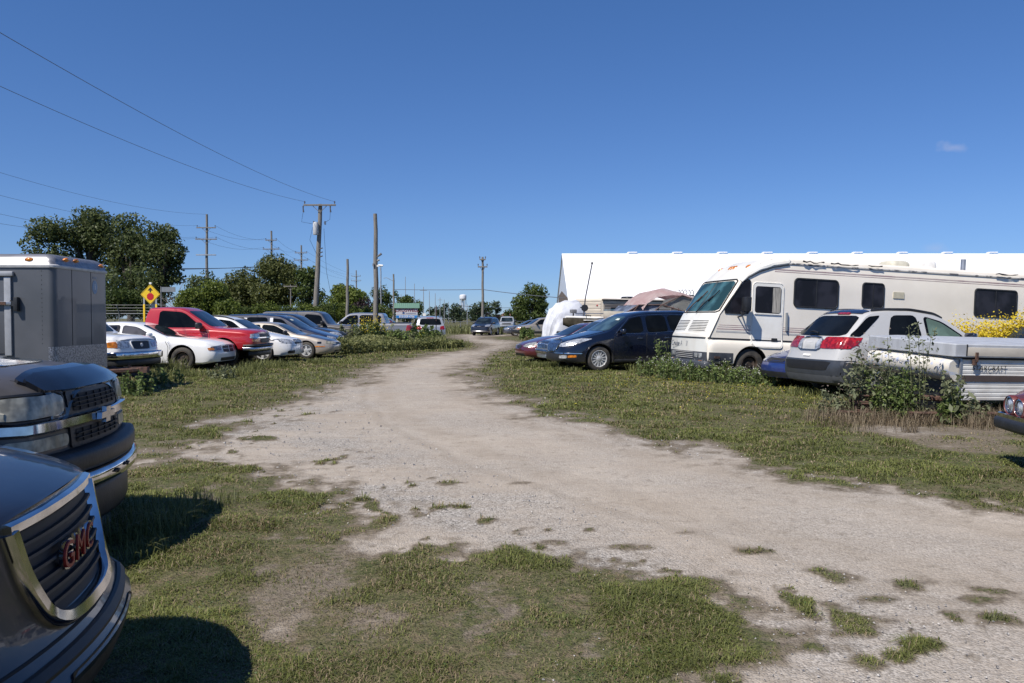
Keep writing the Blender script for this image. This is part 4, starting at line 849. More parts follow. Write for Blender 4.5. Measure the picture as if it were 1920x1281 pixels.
# ================================================================== MOTORHOME
RVW = mat('aged_white_siding', (.82, .76, .66), .5, c2=(.75, .69, .59), scale=1.3, bump=.04, bscale=5, lo=.35, hi=.7, coat=.15)
RVF = mat('motorhome_front_white', (.72, .71, .66), .42, c2=(.62, .59, .52), scale=2, lo=.4, hi=.75, coat=.2)
RVG = mat('dark_grey_skirt', (.060, .066, .080), .55, var=.35, bump=.1)
PINK = mat('faded_maroon_stripe', (.36, .26, .26), .6, c2=(.5, .42, .39), scale=3)
GREYS = mat('grey_stripe', (.40, .40, .40), .6, c2=(.5, .48, .45), scale=3)
sp = dict(L=10.6, W=2.42, top=[(0,1.04),(.02,1.05),(.27,1.60),(.80,2.44),(1.15,2.76),(1.55,2.95),(2.05,3.04),(10.5,3.03),(10.6,2.95)], belt=[(0,.95),(.3,.98),(10.6,.98)], bot=[(0,.40),(.6,.36),(10.6,.36)],
    nose=[(.2,.03),(.6,.0),(1.0,.0),(1.1,.0)], bow=.14, rf=.12, kf=.93, rr=.1, kr=.95, bowr=.03, tum=.012, re=.13, crown=.05, bulge=.0, sig=.03, wheels=(1.16, 7.3, .39, .24), arch=.46, inset=.06, rim='truck', rimm='steel',
    plan=[(0,1),(10.6,1)], ws=[(-1.02,1.66),(1.02,1.66),(.99,2.42),(-.99,2.42)], wsglass=glass('motorhome_windscreen', (.018, .045, .052), .03, .9))
th = R(11.6); hd = Vector((math.cos(th), math.sin(th), 0)); lat = Vector((-math.sin(th), math.cos(th), 0))
nc = Vector((4.92, 20.0, 0)); fcen = nc + lat*1.21 - hd*.14
RVWIN = glass('motorhome_dark_glass', (.012, .012, .016), .05, .6)
LOUV = mat('louver_black', (.02, .02, .022), .6)
def lines(u0, u1, zs): return [[(u0, z), (u1, z)] for z in zs]
rv, PRV = vehicle('motorhome', 'long cream motorhome with slanted teal windscreen, pink side stripes and overgrown front bumper', 'motorhome', sp, (fcen.x, fcen.y), 180+11.6, 1, RVW, RG, pitch=0, parts=[
    ('p', 'nose_cap', RVF, 'F', [[(-1.13,.66),(1.13,.66),(1.12,1.62),(-1.12,1.62)]], .008, .01), ('p', 'roof_cap', RVF, 'F', [[(-1.10,2.46),(1.10,2.46),(1.0,2.98),(-1.0,2.98)]], .012, .01),
    ('b', 'cap_edge', RVF, 'V', [[(.84,2.40),(1.0,2.55),(1.3,2.72),(1.7,2.86),(2.12,2.93),(2.16,2.99)]], .10, .03, False), ('b', 'cap_seal', BLK, 'V', [[(.03,1.0),(.30,1.58),(.86,2.38),(1.05,2.52),(1.33,2.66),(1.72,2.79),(2.15,2.87)]], .022, .028, False),
    ('b', 'windscreen_rubber', BLK, 'F', [chaikin([(-1.06,1.63),(1.06,1.63),(1.03,2.45),(-1.03,2.45)], 1, .05)], .04, .02, True), ('b', 'windscreen_divider', BLK, 'F', [[(0,1.64),(0,2.44)]], .035, .014, False),
    ('p', 'skirt', RVG, 'F', [rrect(-1.13,1.13,.38,.66,.02)], .012, .03), ('p', 'skirt', RVG, 'V', [[(.02,.38),(.66,.38),(.66,.66),(.02,.66)]], .008, .02),
    ('p', 'louver_panel', RVF, 'F', [chaikin([(-.95,1.14),(-.90,1.44),(-.06,1.44),(-.10,1.14)], 1, .06), chaikin([(.95,1.14),(.90,1.44),(.06,1.44),(.10,1.14)], 1, .06)], .014, .01),
    ('b', 'louver', LOUV, 'F', [[(s*a, z), (s*b, z)] for z in np.linspace(1.17, 1.41, 7) for s, a, b in ((1, .10, .90-.1*(z-1.17)), (-1, .10, .90-.1*(z-1.17)))], .022, .022, False),
    ('b', 'nose_trim', BLK, 'F', [[(-1.13,1.0),(0,1.0),(1.13,1.0)]], .035, .022, False), ('b', 'side_trim', BLK, 'V', [[(.0,1.0),(1.15,1.0)], [(2.04,1.0),(10.4,1.0)]], .035, .02, False),
    ('b', 'stripe', PINK, 'V', [lines(.28,10.4,(1.33,))[0], lines(.25,10.4,(1.285,))[0]], .018, .003, False), ('b', 'stripe', PINK, 'V', [lines(.22,10.4,(1.235,))[0]], .03, .003, False), ('b', 'stripe', GREYS, 'V', [lines(.2,10.4,(1.17,))[0]], .05, .003, False),
    ('b', 'upper_stripe', PINK, 'V', [lines(1.75,10.4,(2.74,))[0]], .035, .003, False), ('b', 'upper_stripe', PINK, 'V', [lines(1.75,10.4,(2.69,))[0]], .02, .003, False),
    ('b', 'roof_edge_seal', mat('torn_roof_seal', (.12, .12, .13), .8, c2=(.5, .48, .45), scale=4, lo=.45, hi=.5), 'V', [[(2.1,2.90),(10.5,2.90)]], .045, .02, False),
    ('p', 'window', RVWIN, 'V', [chaikin([(.38,1.63),(1.04,1.63),(1.08,1.70),(1.08,2.40),(1.02,2.44),(.91,2.42)], 1, .1)], .012), ('b', 'window_frame', BLK, 'V', [chaikin([(.36,1.62),(1.04,1.62),(1.09,1.70),(1.09,2.42),(1.02,2.46),(.90,2.44)], 1, .1)], .025, .022, True),
    ('p', 'door', mat('door_white', (.86, .84, .78), .45, c2=(.80, .77, .70), scale=3), 'V', [rrect(1.18,2.00,.84,2.38,.09)], .02, .03), ('b', 'door_frame', WHITEP, 'V', [rrect(1.16,2.02,.82,2.40,.10)], .025, .022, True),
    ('p', 'window', RVWIN, 'V', [rrect(1.23,1.95,1.66,2.31,.07)], .028), ('p', 'curtain', mat('curtain_cloth', (.45, .42, .36), .9, c2=(.2, .19, .17), scale=6, stretch=(9, 1, .4)), 'V', [rrect(1.71,1.93,1.68,2.29,.02)], .032, .0), ('b', 'window_ledge', WHITEP, 'V', [[(1.22,1.64),(1.96,1.64)]], .04, .045, False),
    ('p', 'door_latch', BLK, 'V', [rrect(1.72,1.88,.96,1.06,.02)], .045), ('b', 'door_trim', BLK, 'V', [[(1.19,1.0),(1.99,1.0)]], .03, .032, False),
    ('b', 'grab_handle', mat('grab_handle_grey', (.2, .22, .24), .5), 'V', [[(2.14,1.25),(2.13,1.70)]], .045, .06, False),
    ('p', 'window', RVWIN, 'V', [rrect(2.33,3.58,1.86,2.55,.10)], .012), ('b', 'window_frame', BLK, 'V', [rrect(2.33,3.58,1.86,2.55,.10), ], .045, .026, True), ('b', 'window_bar', BLK, 'V', [[(2.96,1.87),(2.96,2.54)]], .03, .022, False),
    ('p', 'window', RVWIN, 'V', [rrect(4.30,4.93,1.93,2.54,.08)], .012), ('b', 'window_frame', BLK, 'V', [rrect(4.30,4.93,1.93,2.54,.08)], .04, .026, True), ('b', 'window_bar', BLK, 'V', [[(4.615,1.94),(4.615,2.53)]], .025, .022, False),
    ('p', 'access_cover', mat('yellowed_plastic', (.52, .48, .36), .6), 'V', [rrect(5.21,5.54,2.20,2.36,.01)], .02), 
    ('p', 'window', RVWIN, 'V', [rrect(7.73,9.06,1.86,2.56,.08)], .012), ('b', 'window_frame', BLK, 'V', [rrect(7.73,9.06,1.86,2.56,.08)], .045, .026, True), ('b', 'window_bar', BLK, 'V', [[(8.39,1.87),(8.39,2.55)]], .03, .022, False),
    ('p', 'headlight', HL, 'FM', [rrect(.62,.76,.52,.63,.02)], .025), ('p', 'headlight', HL, 'FM', [rrect(.80,.94,.52,.63,.02)], .025), ('b', 'grille_bar', GREYS, 'F', lines(-.52,.52,(.50,.545,.59,.635)), .012, .03, False),
    ('p', 'turn_signal', AM, 'FM', [rrect(.80,.93,.36,.45,.01)], .03), ('p', 'side_marker', RUST, 'V', [rrect(.15,.30,.52,.57,.01)], .02),
    ('bumper', RVG, 2.3, .26, .44, .3, .1, .3, .18),
])
# nose-up stance (soft rear tyres): tilt about the front axle
piv = Matrix.Translation(Vector((10.6/2-1.16, 0, 0))); Mw = rv.matrix_basis.copy()
bpy.context.view_layer.update()
rv.matrix_basis = rv.matrix_basis @ piv @ Matrix.Rotation(R(-2.55), 4, 'Y') @ piv.inverted() @ Matrix.Scale(1.052, 4, (0, 0, 1))
for k, y in enumerate((-.78, -.13, .0, .13, .78)):
    p, n = PRV.hit('F', y, 2.80); bm = bmesh.new(); add_lathe(bm, [(.055, 0), (.05, .02), (.02, .035), (0, .036)], 12, Matrix.Translation(p) @ n.to_track_quat('Z', 'Y').to_matrix().to_4x4() @ Matrix.Scale(1.6, 4, (0, 1, 0)))
    link('marker_lamp', bm_mesh(bm, 'marker_lamp'), AM, rv, 50)
for s in (-.62, .05):     # wipers, parked up the glass
    a, na = PRV.hit('F', s, 1.60); b, nb = PRV.hit('F', s+.38, 2.02); c, n3 = PRV.hit('F', s+.16, 2.28)
    tubeobj('wiper', [[a+na*.05, b*.5+a*.5+na*.07, b+nb*.05], [b*.7+a*.3+nb*.035, b*1.0+(b-a)*.35+nb*.04]], .016, RUST if s < 0 else BLK, rv, 6)
p, n = PRV.hit('S+', .88, 1.66)      # big door mirror
bm = bmesh.new(); add_box(bm, p.x-.06, p.x+.10, p.y+.16, p.y+.40, 1.68, 2.02); bevel_all(bm, .03); add_tube(bm, [p+Vector((.02,0,0)), p+Vector((.08,.18,-.06)), p+Vector((.04,.28,.05))], .022, 8); add_tube(bm, [p+Vector((.1,0,-.12)), p+Vector((.1,.2,-.1)), p+Vector((.04,.3,.02))], .018, 8)
link('mirror', bm_mesh(bm, 'mirror'), BLK, rv, 40)
def rgrid(prof, hx, hy, r, z0):
    return [[(a, b, z0+dz) for a, b in rrect(-hx*k, hx*k, -hy*k, hy*k, r*k, 5)] for k, dz in prof]
def dome(name, x, y, z, hx, hy, h, m, parent):
    bm = bmesh.new(); add_stack(bm, rgrid([(1.0, 0), (1.0, h*.35), (.93, h*.75), (.75, h*.97), (.3, h)], hx, hy, min(hx, hy)*.5, 0)); bmesh.ops.recalc_face_normals(bm, faces=bm.faces)
    o = link(name, bm_mesh(bm, name), m, parent, 50); o.location = (x, y, z); return o
L2 = 5.3
dome('roof_vent', L2-5.8, .3, 3.06, .30, .35, .16, mat('yellowed_vent', (.55, .52, .42), .6), rv); dome('roof_air_conditioner', L2-6.6, .3, 3.06, .36, .36, .24, WHITEP, rv)
tubeobj('vent_pipe', [[(L2-8.8, -.6, 2.9), (L2-8.8, -.6, 3.5)]], .07, ALU, rv, 10)
for k, (u0, ln_) in enumerate([(2.5, .6), (3.3, .8), (4.4, .4), (8.3, .7)]):      # ragged roof membrane along the gutter
    bm = bmesh.new(); m_ = max(3, int(ln_/.09)); add_tube(bm, [(L2-u0-ln_*i_/m_, 1.185+random.uniform(-.012, .006), 2.965+random.uniform(-.03, .025)) for i_ in range(m_+1)], [random.uniform(.006, .022) for _ in range(m_+1)], 6)
    link('torn_membrane', bm_mesh(bm, 'torn_membrane'), BLK, rv, 60)
p, n = PRV.hit('F', .45, .83)
text_obj('lettering', 'Cruise Air III', .20, frame((p.x+.022, -.32, .83), (0, 1, 0), (0, 0, 1)), mat('faded_grey_letters', (.16, .17, .20), .6), rv, extrude=.003, shear=.25)

# ================================================================== CARGO TRAILER
TG = mat('trailer_grey', (.095, .10, .112), .45, c2=(.075, .08, .09), scale=1.1, bump=.12, bscale=2.2, coat=.2)
cx0 = -9.12
tr = empty('cargo_trailer', (cx0, 16.95, 0), R(2), 'tall dark grey enclosed cargo trailer with silver rounded roof edge and amber marker lamps', 'trailer')
HX, HY = 6.4, 1.12
def tr_ring(inset, z, r=.13): return [(x, y, z) for x, y in rrect(-HX+inset, -inset, -HY+inset, HY-inset, r, 8)]
bm = bmesh.new(); add_stack(bm, [tr_ring(0, .48), tr_ring(0, 1.04), tr_ring(0, 2.66)]); bmesh.ops.recalc_face_normals(bm, faces=bm.faces); link('side_panel', bm_mesh(bm, 'side_panel'), TG, tr, 50)
bm = bmesh.new(); add_stack(bm, [tr_ring(.0, 2.66), tr_ring(-.012, 2.664)] + [tr_ring(.22*(1-math.cos(t)), 2.67+.22*math.sin(t)) for t in np.linspace(0.05, math.pi/2, 7)]); bmesh.ops.recalc_face_normals(bm, faces=bm.faces)
link('roof', bm_mesh(bm, 'roof'), mat('brushed_silver', (.32, .32, .335), .42, .6, c2=(.22, .22, .23), scale=3, stretch=(.6, 5, 5)), tr, 50)
bm = bmesh.new(); add_stack(bm, [tr_ring(-.02, 2.60), tr_ring(-.03, 2.62), tr_ring(-.03, 2.655), tr_ring(-.012, 2.67)], False); link('roof_trim', bm_mesh(bm, 'roof_trim'), mat('trim_white', (.55, .55, .55), .5), tr, 30)
DP = mat('diamond_plate', (.38, .38, .40), .35, .7, c2=(.18, .18, .19), scale=38, lo=.48, hi=.52, bump=.5, bscale=40)
bm = bmesh.new(); 
ring = [p for p in rrect(-HX-.01, .012, -HY-.012, HY+.012, .14, 8) if p[0] > -.75]
ring.sort(key=lambda p: math.atan2(p[1], p[0]+.6))
a = [bm.verts.new((x, y, .50)) for x, y in ring]; b = [bm.verts.new((x, y, 1.03)) for x, y in ring]
for i in range(len(ring)-1): bm.faces.new((a[i], a[i+1], b[i+1], b[i]))
link('stone_guard', bm_mesh(bm, 'stone_guard'), DP, tr, 50)
bm = bmesh.new()      # rivet rows and panel joints
for x in [-.25, -2.2, -3.4]:
    for z in np.arange(1.1, 2.6, .09): add_lathe(bm, [(.010, 0), (.006, .006), (0, .007)], 6, Matrix.Translation((x, -HY, z)) @ Matrix.Rotation(R(90), 4, 'X'))
for y in [-.45, .35]:
    for z in np.arange(1.1, 2.6, .12): add_lathe(bm, [(.009, 0), (.006, .005), (0, .006)], 6, Matrix.Translation((0, y, z)) @ Matrix.Rotation(R(90), 4, 'Y'))
link('rivets', bm_mesh(bm, 'rivets'), BLK, tr)['kind'] = 'stuff'
for x, y, s in ((0, -.45, 0), (0, .35, 0)): boxobj('panel_joint', x-.01, x+.004, y-.006, y+.006, 1.04, 2.6, SEAM, tr, 0)
for (x, y, z, ax) in ((-.02, -.62, 2.79, 'F'), (-.02, -.22, 2.80, 'F'), (-.02, .86, 2.76, 'F'), (-.50, -HY+.04, 2.76, 'S')):
    bm = bmesh.new(); Mx = Matrix.Translation((x, y, z)) @ (Matrix.Rotation(R(65), 4, 'Y') if ax == 'F' else Matrix.Rotation(R(65), 4, 'X')) @ (Matrix.Scale(2.2, 4, (0, 1, 0)) if ax == 'F' else Matrix.Scale(2.2, 4, (1, 0, 0)))
    add_lathe(bm, [(.042, -.02), (.042, .02), (.028, .045), (0, .05)], 14, Mx); link('marker_lamp', bm_mesh(bm, 'marker_lamp'), AM, tr, 50)
TRIMG = mat('door_frame_grey', (.36, .37, .39), .5, .2)
door = boxobj('side_door', -2.55, -.93, -HY-.018, -HY-.002, .9, 2.46, TG, tr, .004)
boxobj('door_post', -.96, -.83, -HY-.045, -HY, .86, 2.42, TRIMG, tr, .01); boxobj('door_cap', -2.65, -.77, -HY-.075, -HY, 2.43, 2.53, TRIMG, tr, .03)
boxobj('latch_bar', -2.3, -.80, -HY-.09, -HY-.05, 1.86, 1.93, ALU, door, .01); bm = bmesh.new(); add_box(bm, -.75, -.67, -HY-.11, -HY, 1.74, 2.02); bevel_all(bm, .02); add_box(bm, -.83, -.70, -HY-.08, -HY-.0, 1.84, 1.95); link('latch', bm_mesh(bm, 'latch'), BLK, tr, 30)
boxobj('latch_tag', -1.05, -.90, -HY-.098, -HY-.088, 1.865, 1.925, RUST, tr, 0)
bm = bmesh.new(); add_lathe(bm, [(.11, 0), (.11, .004), (0, .005)], 24, Matrix.Translation((.0, .52, 2.28)) @ Matrix.Rotation(R(90), 4, 'Y') @ Matrix.Scale(1.35, 4, (1, 0, 0))); link('oval_badge', bm_mesh(bm, 'oval_badge'), mat('badge_blue', (.10, .22, .38), .4), tr, 40)
text_obj('badge_mark', 'I', .2, frame((.007, .52, 2.28), (0, 1, 0), (0, 0, 1)), WHITEP, tr, extrude=.001)
boxobj('badge_caption', .0, .005, .43, .61, 2.46, 2.50, mat('sticker_grey', (.22, .24, .27), .5), tr, 0)
for x in (-3.0, -3.9):
    ty, rm = wheel_meshes(.36, .22, 'steel'); wo = link('wheel', ty, RUB, tr); wo.location = (x, -HY+.0, .36); wo.rotation_euler = (R(90), 0, 0); ro = link('rim', rm, RIMM['steel'], wo)
boxobj('chassis', -6.2, -.1, -.9, .9, .36, .48, BLK, tr, .01)
bm = bmesh.new(); add_tube(bm, [(-.1, -.8, .46), (1.15, -.05, .50)], .05, 6); add_tube(bm, [(-.1, .8, .46), (1.15, .05, .50)], .05, 6); add_box(bm, 1.0, 1.35, -.07, .07, .44, .56); add_tube(bm, [(.95, 0, .1), (.95, 0, .62)], .03, 8)
link('drawbar', bm_mesh(bm, 'drawbar'), RUST, tr, 40)

# ================================================================== FOLDED CAMPER (right)
n0 = Vector((6.95, 12.4, 0)); e_side = Vector((.97, .25, 0)).normalized(); e_front = Vector((-e_side.y, e_side.x, 0))
cp = empty('folding_camper', n0, math.atan2(e_side.y, e_side.x), 'folded white pop-up camper with brown stripe, grey lid and faded front, overgrown by weeds', 'camper')
# local: +x along side (away right), +y along front face (to the far corner); roll so the far side stands higher
cp.rotation_euler = (R(2.6), R(1.6), math.atan2(e_side.y, e_side.x))
CW, CL = 1.9, 4.2
CWH = mat('camper_white', (.74, .73, .69), .5, c2=(.54, .51, .46), scale=2.5, lo=.4, hi=.7, stretch=(1, 1, 3))
CCR = mat('camper_cream', (.55, .50, .42), .5, c2=(.46, .42, .36), scale=2, stretch=(1, 1, 3)); CGR = mat('camper_lid_grey', (.42, .435, .46), .45, c2=(.35, .36, .38), scale=3, stretch=(1, 3, 1))
CBR = mat('camper_brown', (.085, .062, .055), .6); CFR = mat('camper_faded_front', (.62, .58, .50), .6, c2=(.42, .46, .56), scale=5, lo=.52, hi=.64, stretch=(1, 2.5, 3))
def corr(x0, x1, y, zs, amp): return zs
bm = bmesh.new(); zs = []; z = .32
prof_c = []
nrows = 11
for k in range(nrows+1):
    zz = .32 + (.98-.32)*k/nrows; prof_c += [(zz, 0), (zz+.010, -.005), (zz+.045, -.006)] if k < nrows else [(zz, 0)]
for i in range(len(prof_c)-1):
    (za, da), (zb, db) = prof_c[i], prof_c[i+1]
    q = [bm.verts.new(v) for v in ((.0, da, za), (CL, da, za), (CL, db, zb), (0, db, zb))]; bm.faces.new(q)
add_box(bm, 0.0, CL, .004, CW, .32, .98)
link('side_panel', bm_mesh(bm, 'side_panel'), CWH, cp)
boxobj('brown_stripe', -.003, CL, -.018, -.008, .62, .715, CBR, cp, 0)
boxobj('black_front_panel', -.012, .0, .12, CW-.02, .12, .68, BLK, cp, 0)
for y0, y1 in ((.0, .03), (CW-.03, CW)): boxobj('corner_trim', -.03, .012, y0-.02, y1-.02, .15, .98, ALU, cp, .008)
bm = bmesh.new()       # rolled front storage nose
pr = [(-.01, .96), (-.16, .955), (-.26, .90), (-.28, .80), (-.24, .70), (-.12, .62), (-.01, .60)]
rr_ = [[(x*(1 if 0.02 < t < .98 else .75), .02+(CW-.04)*t, z) for x, z in pr] for t in (0, .02, .25, .5, .75, .98, 1)]
vs_ = [[bm.verts.new(p) for p in q] for q in rr_]
for i in range(len(vs_)-1):
    for k in range(len(pr)-1): bm.faces.new((vs_[i][k], vs_[i][k+1], vs_[i+1][k+1], vs_[i+1][k]))
bm.faces.new(vs_[0]); bm.faces.new(vs_[-1][::-1]); bmesh.ops.recalc_face_normals(bm, faces=bm.faces); link('front_hood', bm_mesh(bm, 'front_hood'), CFR, cp, 50)
bm = bmesh.new(); add_stack(bm, [[(x, y, z) for x, y in rrect(-.16-o, CL+.05+o, -.022-o, CW+.04+o, .05, 3)] for o, z in ((0, 1.0), (.012, 1.01), (.012, 1.19), (0, 1.205), (-.3, 1.24))]); bmesh.ops.recalc_face_normals(bm, faces=bm.faces)
link('lid', bm_mesh(bm, 'lid'), CGR, cp, 30)
boxobj('lid_side', .06, CL, -.044, -.034, 1.02, 1.155, CCR, cp, .004); boxobj('lid_edge', -.175, CL, -.048, -.032, 1.0, 1.015, ALU, cp, .003); boxobj('lid_shadow_gap', .0, CL, -.03, -.004, .965, 1.0, SEAM, cp, 0)
boxobj('lid_corner', .045, .06, -.046, -.032, 1.0, 1.2, BLK, cp, 0)
bm = bmesh.new(); add_box(bm, .20, .235, -.085, -.055, .93, 1.08); add_box(bm, .175, .225, -.075, -.03, .88, .97); link('latch', bm_mesh(bm, 'latch'), RUST, cp, 30)
text_obj('lettering', 'STARCRAFT', .112, frame((.52, -.024, .83), (1, 0, 0), (0, 0, 1)), BLKG, cp, extrude=.001, shear=.15, offset=.0, space=1.12)
text_obj('front_lettering', 'Starcraft', .13, frame((-.286, 1.0, .85), (0, -1, 0), (0, 0, 1)), mat('faded_blue_letters', (.16, .19, .33), .7, c2=(.5, .5, .5), scale=18, lo=.45, hi=.55), cp, extrude=.001, shear=.2)
for y in (.12, CW-.12): 
    bm = bmesh.new(); add_lathe(bm, [(.035, 0), (.03, .02), (0, .024)], 14, Matrix.Translation((-.012, y, .55)) @ Matrix.Rotation(R(-90), 4, 'Y')); link('reflector', bm_mesh(bm, 'reflector'), WHITEP, cp, 40)
boxobj('licence_tag', -.02, -.012, .38, .58, .62, .68, mat('tag_grey', (.12, .12, .12), .5), cp, 0)
tubeobj('drawbar', [[(0, .3, .30), (-1.25, .95, .32)], [(0, 1.6, .30), (-1.25, .95, .32)]], .045, RUST, cp, 6)
# stacked rusty beams in front of it
def beam(x, y, z, L_, ang, w_, h_, label):
    bm = bmesh.new(); add_box(bm, -L_/2, L_/2, -w_/2, w_/2, 0, .022); add_box(bm, -L_/2, L_/2, -w_/2, w_/2, h_-.022, h_); add_box(bm, -L_/2+.002, L_/2-.002, -.015, .015, .022, h_-.022)
    add_box(bm, -L_/2, -L_/2+.02, -w_/2+.004, w_/2-.004, .02, h_-.02)
    bevel_all(bm, .004, 1); o = link('rusty_beam', bm_mesh(bm, 'rusty_beam'), RUST, None, 40); o.location = (x, y, z); o.rotation_euler = (0, 0, R(ang)); return tag(o, label, 'steel beam', 'rusty beams stacked by the camper')
beam(5.80, 12.55, .0, 1.25, -10, .16, .13, 'rusty beam lying lowest in the short stack beside the weeds'); beam(5.95, 12.62, .13, 1.0, -6, .15, .13, 'rusty beam on the middle of the short stack beside the weeds'); beam(5.78, 12.66, .26, .75, -14, .14, .12, 'short rusty beam on top of the stack beside the weeds'); beam(6.75, 12.1, .03, 1.35, -4, .16, .14, 'long rusty beam lying in dry grass under the camper front')

# ================================================================== BUILDING
BW = mat('white_metal_roof', (.88, .88, .88), .5, c2=(.85, .85, .86), scale=.4)
hall = empty('long_white_building', (0, 0, 0), 0, 'long low building with a brilliant white metal roof behind the motorhome', 'building')
x0, x1 = 4.92, 150; yr, ye, yb = 79.0, 69.5, 88.5; hr, he = 8.0, 3.0
bm = bmesh.new(); q = [bm.verts.new(v) for v in ((x0-.0, ye-.4, he-.2), (x1, ye-.4, he-.2), (x1, yr, hr), (x0-.0, yr, hr))]; bm.faces.new(q)
q2 = [bm.verts.new(v) for v in ((x0, yb+.4, he-.2), (x0, yr, hr), (x1, yr, hr), (x1, yb+.4, he-.2))]; bm.faces.new(q2)
roof = link('roof', bm_mesh(bm, 'roof'), BW, hall)
LG_ = mat('gable_white_siding', (.62, .66, .72), .5, c2=(.52, .56, .62), scale=3, stretch=(1, 8, .2)); BRN = mat('gable_brown_boards', (.20, .15, .11), .7, c2=(.11, .085, .065), scale=2, stretch=(1, .3, 14))
bm = bmesh.new()
def quadp(bm, P): bm.faces.new([bm.verts.new(p) for p in P])
quadp(bm, [(x0+.12, ye, he-.1), (x0+.12, ye, 3.05), (x0+.12, yr, hr-.12), (x0+.12, yb, 3.05), (x0+.12, yb, he-.1)]); 
link('gable', bm_mesh(bm, 'gable'), LG_, hall)
boxobj('end_wall', x0+.14, x0+.3, ye, yb, 0, he-.1, LG_, hall, 0); boxobj('front_wall', x0+.3, x1, ye, ye+.2, 0, he-.15, LG_, hall, 0)
bm = bmesh.new(); quadp(bm, [(x0+.10, ye+.2, 2.0), (x0+.10, ye+.2, 3.2), (x0+.10, 80.5, 4.35), (x0+.10, yb-2.5, 4.0), (x0+.10, yb-2.5, 2.0)]); link('brown_gable_panel', bm_mesh(bm, 'brown_gable_panel'), BRN, hall)
for k in range(30):
    x = 11.7 + k*4.45; bm = bmesh.new(); add_box(bm, x-.2, x+.65, yr-.2, yr+.2, hr+.08, hr+.16); add_box(bm, x-.3, x-.12, yr-.15, yr+.15, hr-.02, hr+.14)
    link('ridge_vent', bm_mesh(bm, 'ridge_vent'), BW, roof)

# ================================================================== TRAVEL TRAILER, BOATS, TARP
TTW = mat('cream_corrugated', (.60, .53, .43), .5, c2=(.52, .46, .38), scale=3, stretch=(.5, .5, 4)); TTB = mat('brown_band_siding', (.30, .24, .19), .6, c2=(.52, .45, .37), scale=3.2, stretch=(.15, .15, 6), lo=.46, hi=.5)
tt = empty('travel_trailer', (4.55, 40.0, 0), math.atan2(.63, .78), 'cream travel trailer with ribbed siding behind the boats', 'travel trailer')
TL_, TW_, TH0, TH1 = 6.0, 2.2, .6, 2.62
def ribbed(name, x0, y0, x1, y1, z0, z1, step, amp, m, parent):
    """ribbed sheet between two plan points"""
    bm = bmesh.new(); d = Vector((x1-x0, y1-y0, 0)); nrm = Vector((d.y, -d.x, 0)).normalized()
    rows = []; z = z0; k = 0
    while z < z1 + 1e-6:
        for dz, a in ((0, 0), (.02, amp), (step*.8, amp)):
            zz = min(z+dz, z1); rows.append((zz, a))
        z += step
    pv = None
    for zz, a in rows:
        cur = [bm.verts.new((x0+nrm.x*a, y0+nrm.y*a, zz)), bm.verts.new((x1+nrm.x*a, y1+nrm.y*a, zz))]
        if pv: bm.faces.new((pv[0], pv[1], cur[1], cur[0]))
        pv = cur
    return link(name, bm_mesh(bm, name), m, parent)
bm = bmesh.new(); add_stack(bm, [[(x, y, z) for x, y in rrect(0, TL_, 0, TW_, .12, 3)] for z in (TH0, TH1-.1)] + [[(x, y, TH1) for x, y in rrect(.1, TL_-.1, .1, TW_-.1, .1, 3)]]); bmesh.ops.recalc_face_normals(bm, faces=bm.faces); link('shell', bm_mesh(bm, 'shell'), TTW, tt, 30)
ribbed('side_siding', .1, -.01, TL_-.1, -.01, TH0, TH1-.12, .16, .02, TTB, tt); ribbed('front_siding', -.01, TW_-.1, -.01, .1, 1.0, TH1-.12, .18, .02, TTW, tt)
boxobj('window', .55, 1.15, -.05, -.02, 1.75, 2.15, GL, tt, .02); boxobj('window', 2.6, 4.2, -.05, -.02, 1.7, 2.2, GL, tt, .02); boxobj('roof_trim', -.04, TL_+.04, -.05, .02, TH1-.14, TH1-.06, BLK, tt, 0)
for y in (.35, TW_-.35):
    bm = bmesh.new(); add_lathe(bm, [(.05, 0), (.04, .03), (0, .035)], 12, Matrix.Translation((-.03, y, 2.25)) @ Matrix.Rotation(R(-90), 4, 'Y')); link('marker_lamp', bm_mesh(bm, 'marker_lamp'), TL if y < 1 else AM, tt, 40)
text_obj('lettering', 'Sierra', .30, frame((-.04, 1.15, 1.72), (0, -1, 0), (0, 0, 1)), BLKG, tt, extrude=.002, shear=.2)
dome('roof_vent', 3.0, 1.1, TH1, .3, .3, .15, BLK, tt); boxobj('chassis', .3, 5.8, .3, 1.9, .35, .6, BLK, tt, .02)
for y in (.1, TW_-.1):
    ty, rm = wheel_meshes(.36, .22, 'steel'); wo = link('wheel', ty, RUB, tt); wo.location = (3.2, y, .36); wo.rotation_euler = (R(90), 0, 0); link('rim', rm, RIMM['steel'], wo)
def hull(name, L_, W_, z0, z1, m, parent, sheer=.12, bowl=2.6):
    bm = bmesh.new(); rings = []
    for t in np.linspace(0, 1, 18):
        wy = W_/2*(min(1, t*bowl)**.6)*(1-.06*max(0, t-.5)); x = t*L_; zt = z1 + sheer*(1-t)**2; zk = z0 + (z1-z0)*.75*(1-min(1, t*2.2))**2
        rings.append([(x-.25*(1-t)**3, y*wy, zz) for y, zz in ((-1, zt), (-.97, zt-.12*(zt-zk)), (-.86, zk+(zt-zk)*.35), (0, zk), (.86, zk+(zt-zk)*.35), (.97, zt-.12*(zt-zk)), (1, zt))])
    vs = [[bm.verts.new(p) for p in q] for q in rings]
    for i in range(len(vs)-1):
        for k in range(6): bm.faces.new((vs[i][k], vs[i][k+1], vs[i+1][k+1], vs[i+1][k]))
        bm.faces.new((vs[i][0], vs[i+1][0], vs[i+1][6], vs[i][6]))
    bm.faces.new(vs[-1]); bmesh.ops.remove_doubles(bm, verts=bm.verts, dist=1e-4); bmesh.ops.recalc_face_normals(bm, faces=bm.faces)
    return link(name, bm_mesh(bm, name), m, parent, 40)
